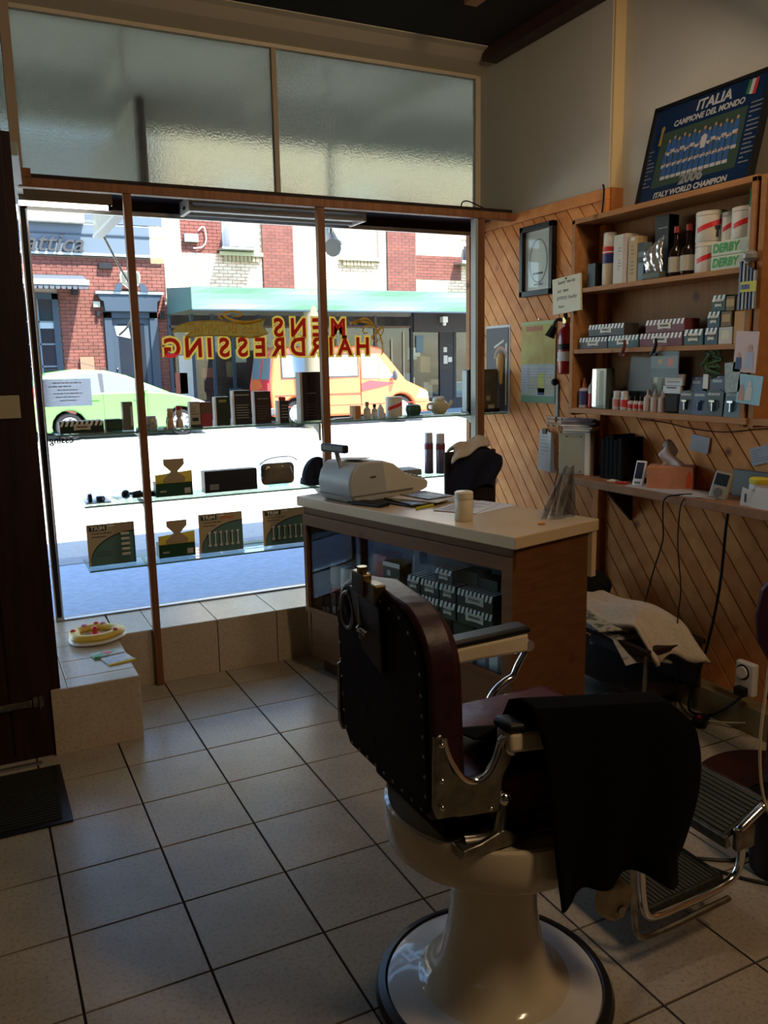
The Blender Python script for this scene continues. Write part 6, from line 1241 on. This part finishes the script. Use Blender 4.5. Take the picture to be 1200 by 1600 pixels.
# right building: peach brick over a green shop verandah
rb = root('peach_brick_building', 'sunlit pale brick building across the street with dark red bricks for its shaded piers and patches', 'building', (9.5, FY_, 0)); L = rb.location
B(L).box(4.88, 40, FY_ + .04, FY_ + .3, 3.3, 9).out('wall_backing', mort_r, rb)
rbb = bpy.data.objects.new('brick_wall', None); COL.objects.link(rbb); rbb.parent = rb; rbb.location = (-9.5, -FY_, 0)
H = [(5.35, 7.5, 4.55, 5.9), (7.54, 8.42, 3.2, 9), (9.7, 11.05, 4.5, 6.2), (11.32, 12.26, 3.2, 9), (13.85, 14.5, 4.5, 5.2)]
brickwall(rbb, 4.88, 15.5, 3.36, 6.1, H + [(6.42, 7.45, 4.55, 5.9)], brk_r, 290, near=(7.5, 4.0))
pb_ = bpy.data.objects.new('brick_pier_shade', None); COL.objects.link(pb_); pb_.parent = rb; pb_.location = (-9.5, -FY_, 0)
brickwall(pb_, 7.54, 8.42, 3.36, 6.1, [], brk_shade, 140, y=FY_ - .06); brickwall(pb_, 11.32, 12.26, 3.36, 6.1, [], brk_shade, 140, y=FY_ - .06); brickwall(pb_, 5.35, 6.42, 4.55, 5.9, [], brk_shade, 90, y=FY_ - .01); brickwall(pb_, 12.3, 13.85, 4.05, 4.75, [], brk_shade, 60, y=FY_ - .01)  # dark red bricks stand in for shaded bands and patches of the facade
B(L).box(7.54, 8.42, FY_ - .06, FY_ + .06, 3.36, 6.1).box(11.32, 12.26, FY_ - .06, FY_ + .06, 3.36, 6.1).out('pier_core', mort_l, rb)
for x0, x1 in ((6.45, 7.42), (9.9, 11.0)):
    B(L).box(x0, x1, FY_ - .02, FY_ + .04, 4.62, 6.3).out('window_recess', mat('white_frame_paint', (.6, .6, .58), .5), rb); B(L).box(x0 + .1, x1 - .1, FY_ - .03, FY_ - .02, 4.75, 6.2).out('window_pane', mat('sky_pane', (.35, .45, .55), .1), rb)
    B(L).box(x0 - .1, x1 + .1, FY_ - .14, FY_, 4.50, 4.60).out('window_sill', mat('sill_cream', (.45, .38, .28), .7), rb); b = B(L)
    for k in range(9): b.box(x0 + k * .11, x0 + k * .11 + .09, FY_ - .1, FY_ - .05, 4.36, 4.50)
    b.out('sill_bricks', mat('sill_brick', (.3, .2, .13), .8), rb)
ac = root('air_conditioner', 'pale boxy air conditioner in the upper window across the street', 'air conditioner', (6.85, FY_ - .3, 4.66)); L2 = ac.location
B(L2).box(6.5, 7.2, FY_ - .55, FY_ - .04, 4.68, 5.25).out('case', mat('ac_white', (.6, .6, .6), .5), ac); B(L2).box(6.52, 7.18, FY_ - .56, FY_ - .55, 4.72, 5.1).out('grille', mat('ac_grille', (.4, .42, .44), .5), ac); B(L2).box(6.3, 7.3, FY_ - .5, FY_ - .04, 4.62, 4.67).out('bracket', alu, ac)
ac2 = root('air_conditioner', 'dark air conditioner on the wall at the far right across the street', 'air conditioner', (14.1, FY_ - .3, 4.6)); B(ac2.location).box(13.95, 14.5, FY_ - .5, FY_, 4.62, 5.05).out('case', mat('ac_dark', (.09, .1, .12), .5), ac2); B(ac2.location).box(13.6, 14.6, FY_ - .5, FY_, 4.5, 4.58).out('bracket', alu, ac2)
mb = root('meter_box', 'grey meter box with looping cable on the brick across the street', 'meter box', (5.6, FY_ - .1, 4.8)); B(mb.location).box(5.42, 5.78, FY_ - .15, FY_, 4.80, 5.0).out('case', mat('ac_grey', (.2, .21, .23), .5), mb); B(mb.location).tube([(5.8, FY_ - .08, 5.1), (5.95, FY_ - .08, 5.2), (6.0, FY_ - .08, 4.9), (5.9, FY_ - .08, 4.7), (5.65, FY_ - .08, 4.65)], .015, 6).out('cable', stripew, mb)
# green verandah awning
ga = root('green_awning', 'long pale green verandah awning over the shops across the street', 'awning', (9, 20.5, 2.9)); L = ga.location
gmat = mat('awning_green', (.10, .21, .14), .6, var=.12, scale=1.5)
B(L).grid(lambda u, v: (4.68 + 26 * u, 19.0 + .05 * sin(40 * u) * sin(pi * v), 2.88 + .47 * v), 60, 4).out('front_panel', gmat, ga, solid=.02)
B(L).add([(4.68, 19.0, 2.88), (4.68, 19.0, 3.35), (4.88, 22.38, 3.62), (4.88, 22.38, 2.95)], [(0, 1, 2, 3)]).out('end_panel', mat('awning_green_dark', (.05, .10, .10), .6), ga, solid=.02)
B(L).prism([(4.68, 19.0), (30, 19.0), (30, 22.40), (4.9, 22.40)], 'xy', 3.33, 3.37).out('roof_panel', gmat, ga)
B(L).box(4.68, 30, 18.98, 19.02, 2.85, 2.88).out('lower_edge', slate, ga)
po = root('awning_post', 'thick cream post carrying the green awning, behind the window lettering', 'post', (7.58, 19.15, .07)); B(po.location).cyl((7.58, 19.15, .07), (7.58, 19.15, 3.33), .19, n=24).out('shaft', mat('post_cream_shaded', (.17, .145, .10), .6), po, smooth=True); B(po.location).cyl((7.58, 19.15, .07), (7.58, 19.15, .35), .23, n=24).out('foot', MATS['post_cream_shaded'], po)  # cream darkened in colour to stand for the shade under the awning
# shops under the awning
sh_ = root('dim_shop', 'dim shopfronts under the green awning across the street', 'shopfront', (9.5, 22.0, .19)); L = sh_.location
dk = mat('shop_dark', (.025, .022, .026), .7)
B(L).box(4.88, 30, FY_ + 1.2, FY_ + 1.3, .19, 3.3).out('back_wall', mat('shop_back', (.08, .055, .055), .8, var=.5, scale=2), sh_); B(L).box(4.88, 12.1, FY_ - .02, FY_ + .05, 2.95, 3.35).out('fascia_board', mat('shop_fascia', (.14, .13, .11), .6), sh_)
B(L).box(12.15, 15.5, FY_ - .1, FY_ + .05, 2.5, 3.35).out('dark_fascia', mat('charcoal_paint', (.03, .028, .032), .6), sh_)
for x in (4.9, 5.5, 6.05, 6.6, 7.35, 9.6, 10.9, 12.1, 13.1, 13.6, 14.6): B(L).box(x - .04, x + .04, FY_ - .06, FY_ + .02, .19, 2.97).out('mullion', (slate if x < 8 else mat('brown_frame', (.10, .06, .045), .5)) if x < 12 else dk, sh_)
for x0, x1 in ((4.94, 5.46), (5.54, 6.01), (6.09, 6.56), (6.64, 7.31), (7.39, 9.56), (9.64, 10.86), (10.94, 12.06), (12.14, 13.06), (13.64, 14.56)): B(L).box(x0, x1, FY_ - .01, FY_, .5, 2.93).out('shop_pane', glass, sh_)
B(L).box(4.9, 15, FY_ - .08, FY_ + .02, .19, .5).out('stall_riser', dk, sh_); B(L).box(4.9, 12.1, FY_ - .06, FY_, 2.62, 2.68).out('transom_bar', mat('brown_frame', (.10, .06, .045), .5), sh_)
B(L).box(13.14, 13.56, FY_ - .04, FY_, .25, 2.5).out('shop_door', dk, sh_)
rr = random.Random(5); stockc = [mat('stock_%d' % i, c, .6) for i, c in enumerate(((.3, .08, .05), (.35, .3, .22), (.08, .12, .16), (.4, .38, .36), (.2, .12, .06), (.3, .2, .15)))]
for k in range(34):
    x = rr.uniform(5.0, 14.3); z = rr.choice((.5, .5, .9, 1.3, 1.7)); w, h = rr.uniform(.1, .35), rr.uniform(.12, .5)
    o = B().box(-w / 2, w / 2, -.1, .1, 0, h).out('shop_stock', rr.choice(stockc), sh_); o.location = (x - 9.5, FY_ + .5 + rr.uniform(0, .4) - 22.0, z - .19)
for k, (x0, x1, z0, z1, m_) in enumerate(((4.98, 5.3, .9, 1.45, stockc[0]), (5.1, 5.45, .5, 1.9, stockc[3]), (12.25, 12.5, 1.9, 2.4, stockc[2]), (13.2, 13.32, 1.9, 2.05, stockc[3]), (13.2, 13.34, 1.55, 1.8, stockc[3]), (13.36, 13.5, 1.6, 1.75, stockc[3]), (10.95, 11.5, 1.2, 1.24, stockc[4]), (11.4, 11.44, 1.2, 2.3, stockc[1]), (11.8, 11.84, 1.0, 2.5, stockc[1]))): B(L).box(x0, x1, FY_ - .05, FY_ - .02, z0, z1).out('shop_poster', m_, sh_)
cm = root('security_camera', 'small white camera unit under the awning of the dark shop across the street', 'camera', (13.15, FY_ - .2, 2.75)); B(cm.location).box(13.05, 13.22, FY_ - .28, FY_ - .08, 2.78, 2.95).ball((13.14, FY_ - .2, 2.74), .06, 10).out('housing', white, cm, smooth=True)
# ---- vehicles ----
def wheel(par, x, y, z, r, w, hub, L):
    t_ = B(L).grid(lambda u, v: (x + (r * (.97 + .03 * sin(pi * v))) * cos(2 * pi * u), y - w / 2 + w * v, z + (r * (.97 + .03 * sin(pi * v))) * sin(2 * pi * u)), 28, 4).cyl((x, y - w * .46, z), (x, y + w * .46, z), r * .95, n=28).out('wheel', rubber, par, smooth=True)
    B(L).cyl((x, y - w * .5 - .004, z), (x, y - w * .45, z), r * .68, n=24).out('rim', mat('rim_dark', (.12, .12, .13), .4, .6), t_)
    b = B(L); n = hub
    for k in range(n):
        a = 2 * pi * k / n + .3; c_, s_ = cos(a), sin(a); h_ = r * .09
        b.add([(x + c_ * r * .1 - s_ * h_, y - w * .5 - .015, z + s_ * r * .1 + c_ * h_), (x + c_ * r * .66 - s_ * h_ * 1.3, y - w * .5 - .012, z + s_ * r * .66 + c_ * h_ * 1.3), (x + c_ * r * .66 + s_ * h_ * 1.3, y - w * .5 - .012, z + s_ * r * .66 - c_ * h_ * 1.3), (x + c_ * r * .1 + s_ * h_, y - w * .5 - .015, z + s_ * r * .1 - c_ * h_)], [(0, 1, 2, 3)])
    b.cyl((x, y - w * .5 - .02, z), (x, y - w * .5, z), r * .16, n=12)
    b.grid(lambda u, v: (x + r * (.62 + .07 * v) * cos(2 * pi * u), y - w * .5 - .014, z + r * (.62 + .07 * v) * sin(2 * pi * u)), 28, 1); b.out('spokes', mat('rim_silver', (.55, .55, .55), .35, .6), t_)
def shell(par, L, prof, y0, y1, m, nm, tuck=0.0, ztuck=0.0, bevel=.05):
    """side profile (x, z) swept across the body; above ztuck it leans inwards by tuck"""
    n = len(prof)
    def yy(y, z, s): return y + s * tuck * max(0, z - ztuck)
    vs = [(x, yy(y0, z, 1), z) for x, z in prof] + [(x, yy(y1, z, -1), z) for x, z in prof]
    ar = sum(prof[i][0] * prof[(i + 1) % n][1] - prof[(i + 1) % n][0] * prof[i][1] for i in range(n))
    fs = [tuple(range(n)), tuple(range(2 * n - 1, n - 1, -1))] + [(i, n + i, n + (i + 1) % n, (i + 1) % n) for i in range(n)]
    if ar < 0: fs = [f[::-1] for f in fs]
    return B(L).add(vs, fs).out(nm, m, par, bevel=bevel, seg=3, smooth=True)
def arcpts(cx, cz, r, a0, a1, n=10): return [(cx + r * cos(radians(a0 + (a1 - a0) * k / n)), cz + r * sin(radians(a0 + (a1 - a0) * k / n))) for k in range(n + 1)]
# green hatchback, nose to the right; near side at y = 19.2
car = root('green_hatchback', 'lime green hatchback parked across the street before the brick building', 'car', (3.05, 19.2, .07)); L = car.location
cg = mat('car_green', (.115, .30, .08), .28, coat=.8); cgl = mat('car_glass', (.10, .15, .22), .05, spec=.8); GZ = .07
Y0, Y1 = 19.2, 20.85; wr1, wr2 = (1.93, GZ + .30), (4.35, GZ + .30)
body = [(1.16, GZ + .30), (1.14, GZ + .75), (1.20, GZ + .98), (1.30, GZ + 1.02)] + [(3.6, GZ + 1.02), (4.1, GZ + .98), (4.62, GZ + .86), (4.9, GZ + .72), (5.03, GZ + .55), (5.05, GZ + .25), (4.95, GZ + .18)] + arcpts(wr2[0], wr2[1], .36, -20, 200)[0:] [::1] + arcpts(wr1[0], wr1[1], .36, -20, 200) + [(1.3, GZ + .2)]
shell(car, L, body, Y0, Y1, cg, 'body', bevel=.04)
cab = [(1.24, GZ + 1.0), (1.36, GZ + 1.30), (1.55, GZ + 1.46), (2.1, GZ + 1.53), (2.75, GZ + 1.50), (3.20, GZ + 1.38), (3.75, GZ + 1.14), (4.12, GZ + .98)]
shell(car, L, cab, Y0 + .03, Y1 - .03, cg, 'cabin', tuck=.32, ztuck=GZ + .98, bevel=.03)
def sidewin(par, L, pts, tuckf, zt, y0, m, nm='side_window', th=.004, base=.03):
    vs = [(x, y0 + base + tuckf * max(0, z - zt) - th, z) for x, z in pts]; return B(L).add(vs, [tuple(range(len(pts)))]).out(nm, m, par)
for pts in ([(1.98, GZ + 1.03), (2.62, GZ + 1.02), (2.60, GZ + 1.43), (2.3, GZ + 1.43), (2.08, GZ + 1.36), (1.95, GZ + 1.2)], [(2.70, GZ + 1.02), (3.66, GZ + 1.01), (3.62, GZ + 1.1), (3.2, GZ + 1.30), (2.85, GZ + 1.41), (2.70, GZ + 1.42)], [(3.70, GZ + 1.02), (3.95, GZ + 1.0), (3.72, GZ + 1.09)], [(1.36, GZ + 1.06), (1.80, GZ + 1.05), (1.72, GZ + 1.24), (1.52, GZ + 1.36), (1.42, GZ + 1.28)]): sidewin(car, L, pts, .32, GZ + .98, Y0, cgl)
sidewin(car, L, [(2.62, GZ + 1.01), (2.70, GZ + 1.01), (2.70, GZ + 1.43), (2.60, GZ + 1.43)], .32, GZ + .98, Y0, ink, 'door_pillar', .006)
B(L).box(2.66, 2.672, Y0 - .002, Y0 + .01, GZ + .3, GZ + 1.0).box(3.60, 3.612, Y0 - .002, Y0 + .01, GZ + .3, GZ + 1.0).out('door_seam', mat('car_green_seam', (.05, .16, .03), .5), car)
B(L).box(2.42, 2.58, Y0 - .02, Y0, GZ + .86, GZ + .89).box(3.32, 3.48, Y0 - .02, Y0, GZ + .84, GZ + .87).out('door_handle', cg, car)
B(L).ball((3.52, Y0 - .08, GZ + 1.05), .09, 10, sy=1, sz=.6).out('wing_mirror', cg, car, smooth=True)
B(L).prism([(1.12, GZ + .72), (1.22, GZ + .72), (1.28, GZ + 1.0), (1.42, GZ + 1.30), (1.36, GZ + 1.34), (1.2, GZ + 1.02)], 'xz', Y0 - .005, Y0 + .1).out('tail_lamp', mat('tail_red', (.5, .03, .03), .25), car)
B(L).prism([(4.55, GZ + .72), (4.95, GZ + .60), (4.9, GZ + .74), (4.62, GZ + .85)], 'xz', Y0 - .006, Y0 + .1).out('head_lamp', mat('lamp_clear', (.6, .62, .64), .15), car)
B(L).tube([(2.9, 19.9, GZ + 1.5), (2.5, 19.9, GZ + 1.62), (2.0, 19.9, GZ + 1.78)], .006, 5).out('aerial', ink, car)
for wx, wz in (wr1, wr2): wheel(car, wx, Y0 + .12, wz, .30, .2, 8, L); wheel(car, wx, Y1 - .12, wz, .30, .2, 8, L)
B(L).box(1.3, 4.9, Y0 + .3, Y1 - .3, GZ + .12, GZ + .5).out('underbody', blackm, car)
# red van, nose to the right; sunlight on its side is painted orange
van = root('red_van', 'red minibus with an orange sunlit side parked across the street behind the window lettering', 'van', (8.5, 19.6, .08)); L = van.location; GZ = .08
vlit = mat('van_red_sunlit', (.60, .12, .035), .35, coat=.5); vrd = mat('van_red', (.50, .035, .05), .35, coat=.5)
Y0, Y1 = 19.45, 21.0 + .05
w1_, w2_ = (7.28, GZ + .34), (10.15, GZ + .34)
body = [(6.62, GZ + .42), (6.58, GZ + 1.0), (6.72, GZ + 1.82), (6.86, GZ + 1.96), (9.35, GZ + 1.98), (9.62, GZ + 1.92), (10.32, GZ + 1.08), (10.95, GZ + .80), (11.02, GZ + .45), (10.98, GZ + .25)] + arcpts(w2_[0], w2_[1], .40, -15, 195) + arcpts(w1_[0], w1_[1], .40, -15, 195) + [(6.68, GZ + .28)]
shell(van, L, body, Y0, Y1, vlit, 'body', tuck=.10, ztuck=GZ + 1.05, bevel=.06)
def vwin(pts, nm='side_window', m=None): 
    vs = [(x, Y0 + .10 * max(0, z - GZ - 1.05) - .006, z) for x, z in pts]; return B(L).add(vs, [tuple(range(len(pts)))]).out(nm, m or mat('van_glass', (.28, .38, .48), .08), van)
for x0, x1 in ((6.92, 7.95), (8.05, 8.92)):
    vwin([(x0 - .04, GZ + 1.20), (x1 + .03, GZ + 1.20), (x1 + .03, GZ + 1.78), (x0 - .04, GZ + 1.78)], 'window_seal', ink).location = (0, .002, 0); vwin([(x0, GZ + 1.23), (x1, GZ + 1.23), (x1, GZ + 1.75), (x0, GZ + 1.75)])
vwin([(9.05, GZ + 1.16), (9.98, GZ + 1.14), (9.50, GZ + 1.75), (9.05, GZ + 1.76)]); vwin([(9.5, GZ + 1.12), (9.54, GZ + 1.12), (9.54, GZ + 1.72), (9.5, GZ + 1.74)], 'quarter_bar', vlit).location = (0, -.003, 0)
B(L).prism([(9.0, GZ + .84), (9.02, GZ + 1.02), (9.25, GZ + 1.10), (9.95, GZ + 1.02), (9.5, GZ + .92)], 'xz', Y0 - .006, Y0 + .02).out('red_flash', vrd, van)
B(L).box(6.7, 9.0, Y0 - .006, Y0 + .01, GZ + .78, GZ + .80).box(6.75, 10.9, Y0 - .006, Y0 + .01, GZ + .50, GZ + .515).box(9.0, 9.012, Y0 - .006, Y0 + .01, GZ + .4, GZ + 1.8).out('body_crease', mat('crease_red', (.35, .05, .03), .5), van)
B(L).add([(6.575 + .005, Y0 + .04, GZ + .5), (6.575 + .005, Y1 - .04, GZ + .5), (6.57, Y1 - .04, GZ + 1.0), (6.70, Y1 - .12, GZ + 1.80), (6.70, Y0 + .12, GZ + 1.80), (6.57, Y0 + .04, GZ + 1.0)], [(0, 1, 2, 3, 4, 5)]).out('rear_doors', vrd, van, solid=.02)  # same red paint as the side, kept deeper for the shaded rear
for ya, yb in ((Y0 + .12, Y0 + .70), (Y0 + .85, Y1 - .12)): B(L).add([(6.595, ya, GZ + 1.18), (6.595, yb, GZ + 1.18), (6.675, yb, GZ + 1.70), (6.675, ya, GZ + 1.70)], [(0, 1, 2, 3)]).out('rear_window', mat('van_glass_dark', (.12, .16, .2), .08), van, solid=.02)
B(L).box(6.52, 6.6, Y0 + .02, Y0 + .12, GZ + .75, GZ + 1.1).out('tail_lamp', mat('tail_red', (.5, .03, .03), .25), van); B(L).box(6.45, 6.7, Y0, Y1, GZ + .32, GZ + .5).out('rear_bumper', mat('bumper_grey', (.08, .08, .09), .5), van, bevel=.03)
B(L).box(10.9, 11.1, Y0, Y1, GZ + .25, GZ + .5).out('front_bumper', mat('bumper_grey', (.08, .08, .09), .5), van, bevel=.05); B(L).prism([(10.6, GZ + .62), (10.95, GZ + .58), (10.93, GZ + .76), (10.7, GZ + .84)], 'xz', Y0 - .008, Y0 + .1).out('head_lamp', mat('lamp_clear', (.6, .62, .64), .15), van)
B(L).ball((9.92, Y0 - .12, GZ + 1.22), .10, 10, sx=.6, sz=1.4).out('wing_mirror', mat('bumper_grey', (.08, .08, .09), .5), van, smooth=True)
for wx, wz in (w1_, w2_): wheel(van, wx, Y0 + .12, wz, .33, .2, 12, L); wheel(van, wx, Y1 - .12, wz, .33, .2, 12, L)
B(L).box(6.8, 10.8, Y0 + .3, Y1 - .3, GZ + .15, GZ + .5).out('underbody', blackm, van)

# ---- groups: things of a kind that stand together ----
RULES = [('shaving_box', 'counter display', 'striped cartons in the counter display'), ('shaving_box', 'wall shelf', 'striped cartons on the middle wall shelf'),
         ('dark_carton', '', 'dark cartons in the counter display'), ('small_pack', '', 'small packs on the display floor'), ('small_bottle_box', '', 'small dark boxes in the counter display'),
         ('powder_bottle', '', 'white-capped bottles in the counter display'), ('white_topped_box', '', 'white-lidded boxes in the counter display'),
         ('tall_box', 'wall shelf', 'upright boxes on the wall shelves'), ('tall_box', '', 'upright boxes on the top glass shelf'), ('flat_box', 'lettered in green', 'green-lettered cartons on the top wall shelf'),
         ('jar', 'striped', 'striped white jars'), ('dark_bottle', '', 'dark bottles on the top wall shelf'), ('nail_bottle', '', 'small bottles on the lowest wall shelf'), ('vial', '', 'tiny bottles on the lowest wall shelf'),
         ('nozzle_bottle', '', 'nozzle bottles on the lowest wall shelf'), ('blister_pack', '', 'blister packs on the lowest wall shelf'), ('blister_box', '', 'hanging packs behind the blister packs'),
         ('photo_print', '', 'photo prints pinned to the shelf end'), ('hanging_clip', '', 'clips on the edge of the middle wall shelf'), ('black_binder', '', 'dark binders on the work shelf'), ('folder', '', 'flat folders on the metal box'),
         ('newspaper', '', 'newspapers on the low table'), ('magazine', '', 'papers heaped by the cash register'), ('printed_sheet', '', 'printed sheets on the counter'), ('nail_clipper_card', '', 'nail tool cards on the lowest glass shelf'),
         ('display_box', '', 'green and yellow display cartons'), ('glass_shelf', '', 'glass shelves across the window'), ('spray_can', 'lavender', 'lavender spray cans'), ('pinned_slip', '', 'white slips pinned to the boards'),
         ('hanging_lead', '', 'black leads under the work shelf'), ('floor_cable', '', 'cables on the floor'), ('bottle', 'glass shelf', 'small bottles on the top glass shelf'), ('air_conditioner', '', 'air conditioners across the street')]
for o in list(COL.objects):
    if o.parent is None and o.get('label') and not o.get('group'):
        st = o.name.split('.')[0]
        for n_, sub, g_ in RULES:
            if st == n_ and sub in o['label']: o['group'] = g_; break
